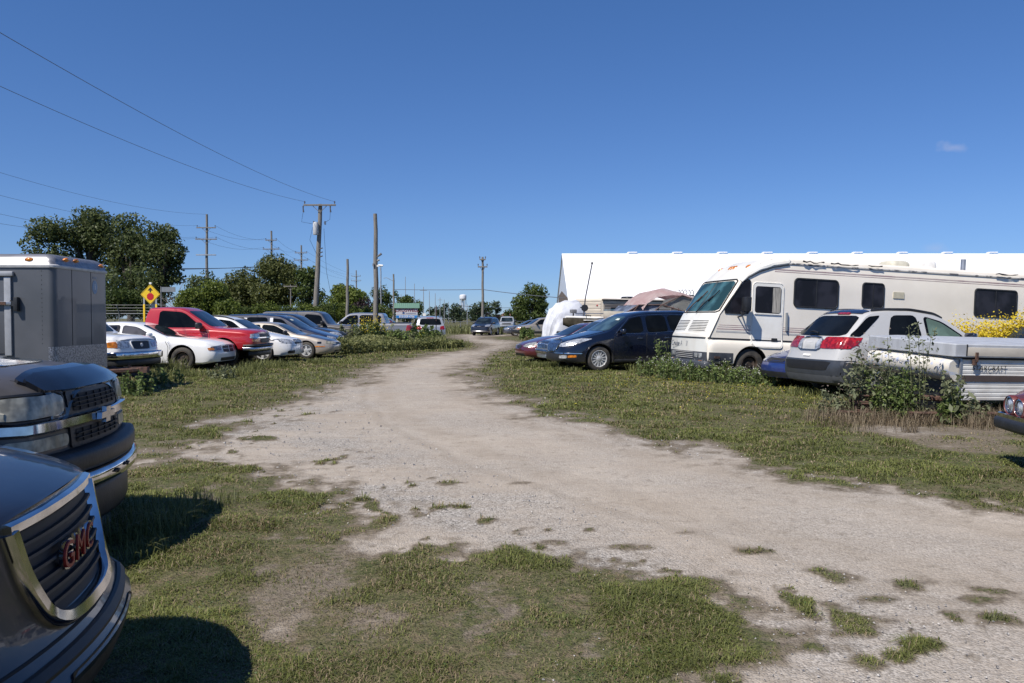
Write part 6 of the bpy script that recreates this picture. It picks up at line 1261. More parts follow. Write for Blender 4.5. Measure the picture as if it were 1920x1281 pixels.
# ================================================================== TREES
def leafmat(name, c, c2, trans=.25, patch=.35):
    if name in MATS: return MATS[name]
    m, nt, b = base_mat(name); MATS[name] = m
    at_ = nn(nt, 'ShaderNodeAttribute'); at_.attribute_name = 'tint'
    tc = nn(nt, 'ShaderNodeTexCoord'); nz = nn(nt, 'ShaderNodeTexNoise'); nz.inputs['Scale'].default_value = patch; nz.inputs['Detail'].default_value = 3; nt.links.new(tc.outputs['Object'], nz.inputs['Vector'])
    ad = nn(nt, 'ShaderNodeMath', operation='MULTIPLY_ADD'); ad.inputs[1].default_value = 1.5; nt.links.new(nz.outputs['Fac'], ad.inputs[0]); 
    s2 = nn(nt, 'ShaderNodeMath', operation='MULTIPLY_ADD'); s2.inputs[1].default_value = .8; s2.inputs[2].default_value = -.72; nt.links.new(at_.outputs['Fac'], s2.inputs[0]); nt.links.new(s2.outputs[0], ad.inputs[2])
    mx = nn(nt, 'ShaderNodeMix', data_type='RGBA'); mx.inputs[6].default_value = c4(c); mx.inputs[7].default_value = c4(c2); nt.links.new(ad.outputs[0], mx.inputs[0]); nt.links.new(mx.outputs[2], b.inputs['Base Color'])
    S(b, Roughness=.55, Specular_IOR_Level=.3)
    tr_ = nn(nt, 'ShaderNodeBsdfTranslucent'); nt.links.new(mx.outputs[2], tr_.inputs[0]); ms = nn(nt, 'ShaderNodeMixShader'); ms.inputs[0].default_value = trans
    nt.links.new(b.outputs[0], ms.inputs[1]); nt.links.new(tr_.outputs[0], ms.inputs[2]); nt.links.new(ms.outputs[0], nt.nodes['Material Output'].inputs[0])
    return m
def rand_dirs(n):
    v = rng.normal(size=(n, 3)); return v/np.linalg.norm(v, axis=1)[:, None]
def leaf_quads(P, N, size, aspect=1.5, jitter=.6):
    n = len(P); Nn = N + rng.normal(size=(n, 3))*jitter; Nn /= np.linalg.norm(Nn, axis=1)[:, None]
    T = np.cross(Nn, rand_dirs(n)); T /= np.linalg.norm(T, axis=1)[:, None]; B = np.cross(Nn, T)
    s = size*rng.uniform(.6, 1.35, n)[:, None]
    V = np.stack([P - T*s*aspect*.5, P + B*s*.42 - Nn*s*.08, P + T*s*aspect*.5, P - B*s*.42 + Nn*s*.08], 1).reshape(-1, 3)
    F = np.arange(4*n).reshape(n, 4); t = np.repeat(rng.random(n), 4); return V, F, t
def crown_points(blobs, dens, fill=.25):
    """blobs [(cx,cy,cz,rx,ry,rz)] -> leaf points on knobbly shells"""
    Ps, Ns = [], []
    for (cx, cy, cz, rx, ry, rz) in blobs:
        area = 4*math.pi*((rx*ry+ry*rz+rx*rz)/3); n = int(area*dens); d = rand_dirs(n)
        rad = 1 - np.abs(rng.normal(size=n))*fill*.5; rad *= 1+.16*np.sin(d[:, 0]*7+cx*3)*np.sin(d[:, 2]*6+cz) + .08*rng.normal(size=n)
        Ps.append(np.array([cx, cy, cz]) + d*np.array([rx, ry, rz])*rad[:, None]); Ns.append(d)
    return np.concatenate(Ps), np.concatenate(Ns)
BARK = mat('bark', (.10, .085, .07), .9, c2=(.05, .042, .036), scale=8, bump=.6, bscale=15, stretch=(3, 3, .6))
def tree(px0, px1, ytop, ybot, Y, m, label, dens=9, leaf=.3, nb=26, seed=1, group='trees behind the lot', lobes=None, trunk=True, name='tree', cat='tree', shape=1.0, jitter=.8, depth=.8, r0=(.24, .36)):
    rs = random.Random(seed); a = at(px0, ytop, Y); b = at(px1, ybot, Y); W_ = b.x-a.x; z0 = max(0, b.z); H = a.z; cx = (a.x+b.x)/2
    root = empty(name, (cx, Y, 0), 0, label, cat, group)
    hw = W_/2; hz = (H-z0)/2; cz = (H+z0)/2; blobs = []
    for k in range(nb):
        # sub-crowns fill an uneven dome
        th_ = rs.uniform(0, 2*math.pi); ph_ = math.asin(rs.uniform(-1, 1)) ; r_ = rs.uniform(.45, .85)
        x = math.cos(th_)*math.cos(ph_)*hw*r_; y = math.sin(th_)*math.cos(ph_)*hw*r_*depth; z = cz + math.sin(ph_)*hz*r_
        if lobes: 
            l = rs.choice(lobes); x = (l[0]*hw) + rs.uniform(-1, 1)*l[2]*hw*.6; z = z0 + (H-z0)*rs.uniform(.08, 1)*l[1]*.82; y = rs.uniform(-1, 1)*hw*.4*depth
        s = min(hw, hz)*rs.uniform(*r0)
        x = max(-hw+s*.9, min(hw-s*.9, x)); z = min(H-s*.6, max(z0+s*.6, z))
        blobs.append((x, y, z, s*rs.uniform(1, 1.25), s, s*rs.uniform(.8, 1.05)))
    dens *= 3.0; leaf *= .63; blobs += [(x_*.8, y_*.8, z0+(z_-z0)*.9, a_*.85, b_*.85, c_*.85) for (x_, y_, z_, a_, b_, c_) in blobs[::2]]; P, N = crown_points(blobs, dens); P = P[(P[:, 2] > .05)]; N = N[:len(P)] if len(N) != len(P) else N
    V, F, t = leaf_quads(P, N, leaf, 1.5, jitter); me = npmesh('crown', V, F, {'tint': t}); link('crown', me, m, root)
    if trunk:
        bm = bmesh.new(); tr0 = max(.12, H*.025); add_tube(bm, [(0, 0, -.1), (rs.uniform(-.2, .2), 0, cz*.5), (rs.uniform(-.3, .3), 0, cz)], [tr0*1.3, tr0, tr0*.6], 8)
        for bl in blobs[::3]: add_tube(bm, [(0, 0, cz*rs.uniform(.4, .8)), (bl[0]*.5, bl[1]*.5, (bl[2]+cz*.7)/2), (bl[0], bl[1], bl[2])], [tr0*.5, tr0*.3, tr0*.1], 5)
        link('trunk', bm_mesh(bm, 'trunk'), BARK, root, 60)
    return root
LF1 = leafmat('leaf_dark_green', (.045, .066, .022), (.155, .185, .066), .4); LF2 = leafmat('leaf_mid_green', (.042, .066, .015), (.125, .165, .04), .35); LF3 = leafmat('leaf_yellow_green', (.075, .105, .018), (.21, .255, .05), .4, .6)
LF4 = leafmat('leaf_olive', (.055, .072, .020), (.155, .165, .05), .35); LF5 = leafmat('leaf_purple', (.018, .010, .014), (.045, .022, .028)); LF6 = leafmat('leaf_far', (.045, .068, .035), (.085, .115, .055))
TG1 = 'big dark trees behind the cargo trailer'
tree(48, 150, 392, 560, 66, LF1, 'dark tree at the left end of the tall clump, leaning outward over the trailer', 7, .27, 34, 3, TG1, r0=(.30, .44))
tree(110, 225, 371, 575, 68, LF1, 'tallest dark tree of the clump behind the trailer', 7, .27, 42, 5, TG1, r0=(.28, .42))
tree(195, 290, 385, 585, 67, LF1, 'dark tree right of the tallest one in the clump', 7, .27, 40, 8, TG1, r0=(.30, .44))
tree(262, 346, 392, 585, 65, LF1, 'dark tree at the right end of the tall clump beside the bare shrub', 7, .27, 40, 12, TG1, r0=(.30, .46))
tree(150, 330, 480, 590, 63, LF1, 'low dark growth filling the foot of the tall clump', 6, .28, 24, 15, TG1, trunk=False, name='undergrowth', cat='undergrowth')
TG2 = 'domed trees behind the road'
tree(400, 510, 497, 600, 125, LF4, 'olive domed tree left of the two-armed pole', 3.6, .42, 34, 21, TG2, r0=(.28, .42), lobes=[(-.6, .75, .5), (0, .95, .6), (.5, 1, .6)])
tree(470, 570, 479, 600, 122, LF4, 'highest domed olive tree behind the poles', 3.6, .42, 36, 22, TG2, r0=(.28, .42))
tree(545, 612, 492, 600, 120, LF2, 'domed tree behind the foot of the leaning transformer pole', 3.6, .42, 26, 23, TG2, r0=(.3, .42))
tree(345, 420, 505, 600, 100, LF1, 'small dark tree behind the yellow-green bush', 4, .36, 20, 24, TG2)
tree(600, 690, 533, 603, 95, LF3, 'bright yellow-green spreading tree behind the short bare pole', 6, .34, 30, 25, r0=(.34, .5))
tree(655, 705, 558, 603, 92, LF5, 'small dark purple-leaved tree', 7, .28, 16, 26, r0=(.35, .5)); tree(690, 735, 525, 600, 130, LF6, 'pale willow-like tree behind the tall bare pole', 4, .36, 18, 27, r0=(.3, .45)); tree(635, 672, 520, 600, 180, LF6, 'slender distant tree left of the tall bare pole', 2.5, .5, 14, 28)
tree(715, 752, 540, 603, 115, LF2, 'rounded tree just left of the green-roofed sign', 5, .34, 18, 29); tree(745, 795, 549, 603, 118, LF2, 'rounded green tree rising behind the green-roofed sign', 5, .34, 22, 30, r0=(.32, .46))
FG = 'far trees on the horizon'
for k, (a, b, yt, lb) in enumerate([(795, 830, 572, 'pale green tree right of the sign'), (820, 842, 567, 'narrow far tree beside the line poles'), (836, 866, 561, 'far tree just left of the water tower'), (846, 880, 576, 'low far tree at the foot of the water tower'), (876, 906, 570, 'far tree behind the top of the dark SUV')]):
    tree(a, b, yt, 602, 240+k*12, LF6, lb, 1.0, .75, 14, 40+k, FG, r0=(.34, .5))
for k, (a, b, yt, lb) in enumerate([(880, 912, 562, 'first of the tight poplar-like trees by the lone pole'), (898, 925, 559, 'middle of the tight trees behind the lone pole'), (915, 944, 562, 'last of the tight trees right of the lone pole')]):
    tree(a, b, yt, 602, 215+k*9, LF6 if k != 1 else LF2, lb, 1.3, .62, 16, 50+k, 'trees behind the lone pole', r0=(.3, .42))
tree(905, 924, 586, 603, 150, LF5, 'left purple bush by the far fence', 3, .4, 8, 54, trunk=False, name='bush', cat='bush'); tree(924, 942, 587, 603, 150, LF5, 'right purple bush by the far fence', 3, .4, 8, 55, trunk=False, name='bush', cat='bush')
tree(940, 968, 574, 603, 230, LF2, 'green tree above the brown-roofed house', 1.4, .6, 12, 56, FG)
tree(962, 1034, 527, 603, 118, LF2, 'broad tree with knobbly top left of the white building', 5, .36, 40, 57, group=None, r0=(.24, .38), lobes=[(-.5, .85, .5), (0, 1.02, .45), (.45, .95, .45), (.65, .6, .4), (-.6, .5, .4)])
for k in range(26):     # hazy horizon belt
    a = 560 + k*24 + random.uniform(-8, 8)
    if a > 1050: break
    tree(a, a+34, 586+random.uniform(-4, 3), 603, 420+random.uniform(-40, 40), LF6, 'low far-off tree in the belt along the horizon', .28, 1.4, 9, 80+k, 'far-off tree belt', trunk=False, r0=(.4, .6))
# bushes behind the left row
HG = 'bushes behind the left row'
def bush(px0, px1, yt, yb, Y, m, label, dens=22, leaf=.16, nb=20, seed=1, **kw): return tree(px0, px1, yt, yb, Y, m, label, dens, leaf, nb, seed, kw.pop('group', HG), trunk=False, name='bush', cat='bush', r0=(.4, .62), **kw)
bush(190, 245, 536, 600, 60, LF2, 'dark green bush right of the cargo trailer', 14, .2, 18, 101); bush(225, 280, 545, 600, 61, LF2, 'dark green bush left of the yellow sign', 14, .2, 18, 102)
bush(330, 385, 545, 605, 52, LF3, 'yellow-green bush behind the red pickup cab', 22, .18, 22, 103); bush(370, 430, 527, 605, 53, LF3, 'tallest yellow-green bush behind the red pickup', 22, .18, 26, 104); bush(405, 455, 562, 605, 50, LF3, 'low yellow-green bush behind the red pickup hood', 22, .18, 18, 105)
xs = list(range(440, 720, 26))
for k, x in enumerate(xs): bush(x-4, x+34, 571+random.uniform(-4, 4)+(0 if x < 640 else 2), 606, 62+k*1.5, LF3 if k % 3 else LF2, ['trimmed low bush of the green hedge line behind the left row'][0], 13, .2, 12, 120+k, group='hedge line bushes')
# bare dead shrub
g = at(372, 597, 56); ds = empty('dead_shrub', (g.x, 56, 0), 0, 'bare grey dead shrub between the big trees and the yellow-green bushes', 'dead shrub'); bm = bmesh.new(); rs = random.Random(4)
def twig(p, d, l, r_, lev):
    q = p + d*l; add_tube(bm, [p, (p+q)/2 + Vector((rs.uniform(-.06, .06)*l, 0, 0)), q], [r_, r_*.8, r_*.55], 4)
    if lev > 0:
        for _ in range(3): twig(p.lerp(q, rs.uniform(.5, 1)), (d + Vector((rs.uniform(-.7, .7), rs.uniform(-.6, .6), rs.uniform(-.1, .5)))).normalized(), l*rs.uniform(.55, .8), r_*.55, lev-1)
for k in range(6): twig(Vector((rs.uniform(-.8, .8), 0, 0)), Vector((rs.uniform(-.7, .7), rs.uniform(-.3, .3), 1)).normalized(), 1.8, .05, 3)
link('branches', bm_mesh(bm, 'branches'), mat('dead_wood', (.24, .21, .185), .9), ds)
# ================================================================== GROUND
road_px = [(842,632),(848,639),(897,649),(862,656),(800,663),(740,676),(690,688),(650,702),(640,716),(590,727),(545,742),(500,762),(450,785),(405,812),(360,836),(290,850),(290,864),(360,868),(430,874),(520,888),(560,912),(640,938),(740,968),(660,1000),(660,1032),(800,1036),(1000,1040),(1150,1062),(1290,1090),(1390,1128),(1430,1170),(1370,1225),(1270,1290),(1150,1500),None,(2200,1010),(1920,962),(1750,942),(1600,905),(1450,876),(1300,846),(1150,812),(1060,782),(985,750),(915,722),(893,700),(905,684),(945,664),(985,650),(1000,641),(930,636),(918,631),(1000,629.5),(1010,626.5),(845,626.5)]
road = []
for p in road_px: road += [gp(*p)] if p else [(3.0, -1.0), (16.0, -4.0), (16.0, 1.5), (7.5, 4.4)]
road = np.array(road)
strip = np.array([gp(*p) for p in [(1560,800),(1700,796),(1850,797),(2100,803),(2100,823),(1850,818),(1700,816),(1580,812)]])
def sdist(P, poly):
    """signed distance, + inside"""
    x, y = P[:, 0], P[:, 1]; n = len(poly); d = np.full(len(P), 1e9); ins = np.zeros(len(P), bool)
    for i in range(n):
        ax, ay = poly[i]; bx, by = poly[(i+1) % n]; ex, ey = bx-ax, by-ay
        t = np.clip(((x-ax)*ex+(y-ay)*ey)/(ex*ex+ey*ey+1e-12), 0, 1); dd = np.hypot(x-ax-t*ex, y-ay-t*ey); d = np.minimum(d, dd)
        c = (ay > y) != (by > y); ins ^= c & (x < (bx-ax)*(y-ay)/((by-ay) if by != ay else 1e-9)+ax)
    return np.where(ins, d, -d)
SPOTS = [(1425,1035,.20),(1490,1072,.20),(1575,1086,.22),(1600,1165,.34),(1660,1160,.2),(1735,1165,.34),(1700,1095,.18),(1755,1090,.15),(1840,1104,.14),(1850,1122,.16),(1480,1140,.25),(1560,1130,.16),(1330,1150,.3),(1640,1120,.14),(1880,1160,.15),(1500,1215,.22),(1650,1240,.16),(985,905,.12),(1280,998,.1),(840,905,.14),(1020,1018,.14),(1170,1026,.14)]
lane = np.array([gp(*p) for p in [(930,629),(905,645),(850,662),(800,685),(775,712),(800,752),(900,800),(1050,850),(1250,900),(1500,958),(1920,1050),(2600,1230)]])
def lane_dist(P):
    d = np.full(len(P), 1e9); sg = np.ones(len(P))
    for i in range(len(lane)-1):
        a, b_ = lane[i], lane[i+1]; e = b_-a; t = np.clip(((P-a)@e)/(e@e), 0, 1); q = P-a-t[:, None]*e; dd = np.hypot(q[:, 0], q[:, 1]); k = dd < d
        d[k] = dd[k]; sg[k] = np.sign(e[0]*q[k, 1]-e[1]*q[k, 0])
    return d*sg
def cover(P):
    """0 = bare gravel, 1 = full grass"""
    x, y = P[:, 0], P[:, 1]; sd = sdist(P, road); wd = np.clip(y*.028, .17, 1.4)
    n1 = fnoise(x*1.7+3, y*1.2+5, 4)-.5; n2 = fnoise(x*5+30, y*4+11, 3)-.5
    g = 1/(1+np.exp((sd + n1*1.25*np.clip(y*.12, .6, 1.5) + n2*.8)/wd*1.6))
    s2 = sdist(P, strip); g = g*(1 - .68/(1+np.exp(-(s2+n1*.9)*5)))
    # worn thin spots in the turf
    n3 = fnoise(x*.9+50, y*.7+80, 4); thin = np.clip((n3-.50)*5, 0, 1)*np.clip((16-y)/6, .25, 1); g = g*(1-.62*thin); g = g*(1-.5*np.clip((n2+n1*.5-.10)*6, 0, 1)*np.clip((12-y)/5, .2, 1))
    bs = np.clip((n2+n1*.6-.19)*7, 0, 1)*np.clip(1.8-sd, 0, 1)*(np.abs(lane_dist(P)) > 1.7)   # weeds straying on to the gravel
    g = np.maximum(g, bs*.8*(sd > 0)*(sd < 1.7))
    for px, py, r_ in SPOTS:
        q = gp(px, py); dd = np.hypot((x-q[0])*.75, (y-q[1])*1.25); g = np.maximum(g, .62/(1+np.exp((dd-r_*.34+n2*r_*2.2+n1*r_)*34)))
    return np.clip(g, 0, 1)
ys = np.concatenate([[-250, -120, -60, -30, -15, -8, -4, -2, -.5], np.geomspace(.8, 60, 420), np.geomspace(61, 3500, 90)])
ts = np.concatenate([-np.geomspace(8, .8, 24), np.linspace(-.78, .78, 330), np.geomspace(.8, 8, 24)])
Yg, Tg = np.meshgrid(ys, ts, indexing='ij'); Xg = Tg*(np.abs(Yg)+2.2)*.93
P2 = np.stack([Xg.ravel(), Yg.ravel()], 1); cov = cover(P2)
zz = (fnoise(P2[:, 0]*.9, P2[:, 1]*.9, 3)-.5)*.035*np.clip(1-P2[:, 1]/40, 0, 1) + (cov*.012)*(P2[:, 1] < 60) - .008
# two shallow wheel ruts down the lane
nr, nc_ = len(ys), len(ts); idx = np.arange(nr*nc_).reshape(nr, nc_)
F = np.stack([idx[:-1, :-1].ravel(), idx[:-1, 1:].ravel(), idx[1:, 1:].ravel(), idx[1:, :-1].ravel()], 1)
gme = npmesh('ground', np.column_stack([P2, zz]), F, {'cover': cov, 'lane': np.clip(lane_dist(P2), -20, 20)}); 
m, nt, b = base_mat('ground_material')
def N(t, **k): return nn(nt, t, **k)
tc = N('ShaderNodeTexCoord'); at_ = N('ShaderNodeAttribute'); at_.attribute_name = 'cover'
def noise(sc_, det=5, rough=.55, vec=None):
    n = N('ShaderNodeTexNoise'); n.inputs['Scale'].default_value = sc_; n.inputs['Detail'].default_value = det; n.inputs['Roughness'].default_value = rough; nt.links.new(vec or tc.outputs['Object'], n.inputs['Vector']); return n.outputs['Fac']
def rng_(src, a, b_, c=0, d=1):
    n = N('ShaderNodeMapRange'); n.inputs[1].default_value = a; n.inputs[2].default_value = b_; n.inputs[3].default_value = c; n.inputs[4].default_value = d; nt.links.new(src, n.inputs[0]); return n.outputs[0]
def mix(f, a, b_, blend='MIX'):
    n = N('ShaderNodeMix', data_type='RGBA', blend_type=blend)
    if isinstance(f, float): n.inputs[0].default_value = f
    else: nt.links.new(f, n.inputs[0])
    for i, v in ((6, a), (7, b_)):
        if isinstance(v, tuple): n.inputs[i].default_value = c4(v)
        else: nt.links.new(v, n.inputs[i])
    return n.outputs[2]
def math_(op, a, b_=None, c=None):
    n = N('ShaderNodeMath', operation=op)
    for i, v in enumerate((a, b_, c)):
        if v is None: continue
        if isinstance(v, (int, float)): n.inputs[i].default_value = v
        else: nt.links.new(v, n.inputs[i])
    return n.outputs[0]
# gravel: packed sandy fines, grey stone, single pebbles
vor = N('ShaderNodeTexVoronoi'); vor.inputs['Scale'].default_value = 75; nt.links.new(tc.outputs['Object'], vor.inputs['Vector'])
vor2 = N('ShaderNodeTexVoronoi'); vor2.inputs['Scale'].default_value = 30; nt.links.new(tc.outputs['Object'], vor2.inputs['Vector'])
sep = N('ShaderNodeSeparateColor'); nt.links.new(vor.outputs['Color'], sep.inputs[0])
stone = mix(rng_(sep.outputs[0], 0, 1), (.18, .165, .145), (.50, .465, .42)); 
stone = mix(rng_(sep.outputs[1], .82, .95), stone, (.10, .095, .09)); 
fines = mix(rng_(noise(.35, 4), .35, .65), (.39, .33, .265), (.48, .415, .34)); fines = mix(rng_(noise(55, 4, .7), .42, .62, 0, .55), fines, (.25, .215, .18)); fines = mix(rng_(noise(110, 2), .58, .66, 0, .6), fines, (.56, .52, .46)); fines = mix(rng_(noise(1.7, 6, .65), .45, .62, 0, .35), fines, (.30, .25, .20))
pebbly = rng_(math_('ADD', math_('MULTIPLY', noise(.55, 5), 1.0), math_('MULTIPLY', noise(6, 3), .25)), .52, .72, .12, .9)
grav = mix(pebbly, fines, stone)
sep2 = N('ShaderNodeSeparateColor'); nt.links.new(vor2.outputs['Color'], sep2.inputs[0]); big = math_('MULTIPLY', math_('MULTIPLY', rng_(sep2.outputs[0], .96, .98), pebbly), rng_(vor2.outputs['Distance'], .30, .22))
grav = mix(big, grav, mix(sep2.outputs[1], (.16, .15, .15), (.55, .53, .50)))
mpT = N('ShaderNodeMapping'); mpT.inputs['Rotation'].default_value = (0, 0, R(35)); mpT.inputs['Scale'].default_value = (.5, 5, 1); nt.links.new(tc.outputs['Object'], mpT.inputs[0])
grav = mix(rng_(noise(1.1, 6, .6, mpT.outputs[0]), .48, .66, 0, .38), grav, (.30, .25, .20))
la = N('ShaderNodeAttribute'); la.attribute_name = 'lane'
ld = math_('ABSOLUTE', math_('ADD', la.outputs['Fac'], math_('MULTIPLY_ADD', noise(.8, 3), .5, -.25)))
worn = rng_(math_('ADD', ld, math_('MULTIPLY_ADD', noise(1.3, 5), 1.6, -.8)), 2.3, 1.0)           # trodden sandy middle
grav = mix(math_('MULTIPLY', worn, .5), grav, fines)
trk = math_('SUBTRACT', 1.0, rng_(math_('ABSOLUTE', math_('SUBTRACT', ld, .78)), .10, .30)); trk = math_('MULTIPLY', trk, rng_(noise(2.2, 4), .30, .62))
grav = mix(math_('MULTIPLY', trk, .50), grav, (.30, .25, .195))
trk2 = math_('SUBTRACT', 1.0, rng_(math_('ABSOLUTE', math_('SUBTRACT', ld, 1.25)), .04, .12)); grav = mix(math_('MULTIPLY', trk2, .28), grav, (.24, .20, .155))
# turf seen between the blades
turf = mix(rng_(noise(45, 4), .35, .65), (.045, .055, .020), (.135, .125, .062)); turf = mix(rng_(noise(1.3, 5), .45, .65, 0, .7), turf, (.15, .125, .075)); turf = mix(rng_(noise(.12, 4), .4, .65, 0, .55), turf, (.085, .115, .035))
turf = mix(rng_(noise(7, 6, .7), .47, .58, 0, .75), turf, (.175, .135, .09)); turf = mix(rng_(noise(28, 4, .7), .50, .60, 0, .7), turf, (.028, .034, .012))
cv = rng_(math_('ADD', at_.outputs['Fac'], math_('MULTIPLY_ADD', noise(16, 5, .7), 1.0, -.5)), .36, .58)
dirt = mix(rng_(noise(22, 5, .7), .38, .62), (.085, .065, .045), (.20, .165, .12))
gc = mix(rng_(math_('ADD', at_.outputs['Fac'], math_('MULTIPLY_ADD', noise(5, 5, .7), .8, -.40)), .04, .30, 0, .88), grav, dirt)
colr = mix(cv, gc, turf); nt.links.new(colr, b.inputs['Base Color']); S(b, Roughness=.95, Specular_IOR_Level=.15)
hgt = math_('ADD', math_('MULTIPLY', rng_(vor.outputs['Distance'], 0, .6, 1, 0), .5), math_('ADD', math_('MULTIPLY', noise(9, 5), 1.2), math_('MULTIPLY', noise(60, 3), .5)))
bp = N('ShaderNodeBump'); bp.inputs['Strength'].default_value = .75; bp.inputs['Distance'].default_value = .018; nt.links.new(hgt, bp.inputs['Height']); nt.links.new(bp.outputs[0], b.inputs['Normal'])
ground = link('ground', gme, m); ground['kind'] = 'structure'; shade(gme, 60)
# scattered stones on the near gravel
n = 5200; yy = np.exp(rng.uniform(math.log(3.2), math.log(22), n)); xx = rng.uniform(-.55, .78, n)*yy; PP = np.stack([xx, yy], 1); k = (sdist(PP, road) > -.6) & (np.abs(lane_dist(PP)) > 1.2); PP = PP[k]; n = len(PP)
s = rng.uniform(.004, .012, n)*np.clip(PP[:, 1]/6, .8, 2.0); base = np.array([(1,0,0),(-.5,.87,0),(-.5,-.87,0),(.1,.1,.75),(-.2,.5,.5),(.5,-.45,.45)]); ang = rng.uniform(0, 6.28, n)
V = base[None]*s[:, None, None]*rng.uniform(.6, 1.3, (n, 6, 1)); c, s_ = np.cos(ang)[:, None], np.sin(ang)[:, None]; V = np.stack([V[..., 0]*c-V[..., 1]*s_, V[..., 0]*s_+V[..., 1]*c, V[..., 2]], -1); V[..., 0] += PP[:, 0:1]; V[..., 1] += PP[:, 1:2]
V[..., 2] -= .004
f = np.array([(0,5,3),(1,4,3),(4,0,3),(1,2,3),(2,5,3),(0,4,1),(2,0,5)]); F = (np.arange(n)[:, None, None]*6 + f[None]).reshape(-1, 3)
stn = link('loose_stones', npmesh('loose_stones', V.reshape(-1, 3), F, {'tint': np.repeat(rng.random(n), 6)}), leafmat('stone_mix', (.30, .28, .26), (.55, .52, .48), 0, 3)); tag(stn, 'loose pale pebbles scattered over the gravel lane', 'stones', kind='stuff')

# ================================================================== GRASS
GRM = leafmat('grass_blade', (.064, .074, .019), (.225, .245, .072), .3, .9); DRY = leafmat('dry_grass', (.17, .125, .07), (.34, .27, .165), .2, .8)
def gz(x, y): return (fnoise(x*.9, y*.9, 3)-.5)*.035*np.clip(1-y/40, 0, 1) + .012 - .012
def blades(PP, h, w, lean=.6):
    n = len(PP); a = rng.uniform(0, 6.28, n); d = np.stack([np.cos(a), np.sin(a)], 1); p = np.stack([-d[:, 1], d[:, 0]], 1); ln = lean*rng.uniform(.2, 1.4, n)*h; z = gz(PP[:, 0], PP[:, 1])-.01
    A = np.column_stack([PP - p*w[:, None]/2, z]); B = np.column_stack([PP + p*w[:, None]/2, z])
    M1 = np.column_stack([PP + d*(ln*.35)[:, None] + p*w[:, None]*.42, z + h*.62]); M0 = np.column_stack([PP + d*(ln*.35)[:, None] - p*w[:, None]*.42, z + h*.62])
    T = np.column_stack([PP + d*ln[:, None], z + h*(1-.42*np.clip(ln/h, 0, 1.9))])
    V = np.stack([A, B, M1, M0, T], 1).reshape(-1, 3); i = np.arange(n)[:, None]*5
    F3 = np.concatenate([i+np.array([[0, 1, 2]]), i+np.array([[0, 2, 3]]), i+np.array([[3, 2, 4]])]); return V, F3
# keep blades out from under vehicles' tyre-dark area is unnecessary; density follows turf cover
def scatter(n, y0, y1, t0=-.70, t1=.70): 
    yy = np.exp(rng.uniform(math.log(y0), math.log(y1), n)); return np.stack([rng.uniform(t0, t1, n)*yy, yy], 1)
PP = scatter(1150000, 2.9, 60); cvv = cover(PP); cl = fnoise(PP[:, 0]*3.1+7, PP[:, 1]*3.1, 3); patchy = fnoise(PP[:, 0]*.8+70, PP[:, 1]*.8+20, 3)
keep = rng.random(len(PP)) < np.clip((cvv-.3)*1.7, 0, 1)*np.clip((cl-.20)*2.6, .35, 1)*np.clip((patchy-.25)*3.2, .45, 1); PP = PP[keep]; cl = cl[keep]; patchy = patchy[keep]; cvv = cvv[keep]; n = len(PP)
h = (.022+.075*np.clip((cl-.38)*2.4, 0, 1)*rng.uniform(.4, 1.2, n) + .022*rng.random(n))*np.clip(.75+PP[:, 1]/38, .8, 1.7); w_ = np.clip(PP[:, 1]*.00095, .0032, .035)*rng.uniform(.7, 1.4, n)
h *= np.clip(cvv*1.15, .45, 1); V, F3 = blades(PP, h, w_, 1.5); tint = np.repeat(np.clip(.25+.75*rng.random(n)*(.5+patchy), 0, 1), 5); dry = (rng.random(n) < (.08) + .25*np.clip((fnoise(PP[:, 0]*1.1+9, PP[:, 1]*1.1+60, 4)-.45)*5, 0, 1) + .5*np.clip((.55-cvv)*2, 0, 1))
Fd = np.repeat(dry, 1)
F3r = F3.reshape(3, n, 3)
for nm, sel, mt, lb in (('lawn_grass', ~dry, GRM, 'short green grass along both sides of the gravel lane'), ('dry_grass', dry, DRY, 'dry straw-coloured blades among the short grass')):
    Fs = F3r[:, sel].reshape(-1, 3); used = np.unique(Fs); mp = np.full(len(V), -1); mp[used] = np.arange(len(used)); o = link(nm, npmesh(nm, V[used], mp[Fs], {'tint': tint[used]}), mt); tag(o, lb, 'grass', kind='stuff')
# small broad leaves (clover, plantain) low in the turf
PP = scatter(60000, 2.9, 24); cvv = cover(PP); cl = fnoise(PP[:, 0]*2.2+17, PP[:, 1]*2.2+40, 3); PP = PP[(rng.random(len(PP)) < np.clip((cvv-.3)*1.4, 0, 1)*np.clip((cl-.45)*4, 0, 1))]; n = len(PP)
P3 = np.column_stack([PP, gz(PP[:, 0], PP[:, 1]) + rng.uniform(.01, .04, n)]); V, F4, t = leaf_quads(P3, np.tile([0, 0, 1.], (n, 1)), 1, 1.3, .5); sz = np.repeat(np.clip(PP[:, 1]*.0016, .010, .03), 4)[:, None]; ctr = np.repeat(P3, 4, 0); V = ctr + (V-ctr)*sz
o = link('broadleaf_weeds', npmesh('broadleaf_weeds', V, F4, {'tint': t}), leafmat('clover_leaf', (.045, .075, .018), (.11, .16, .045), .25, 1)); tag(o, 'low clover and broad leaves in the turf', 'ground cover', kind='stuff')
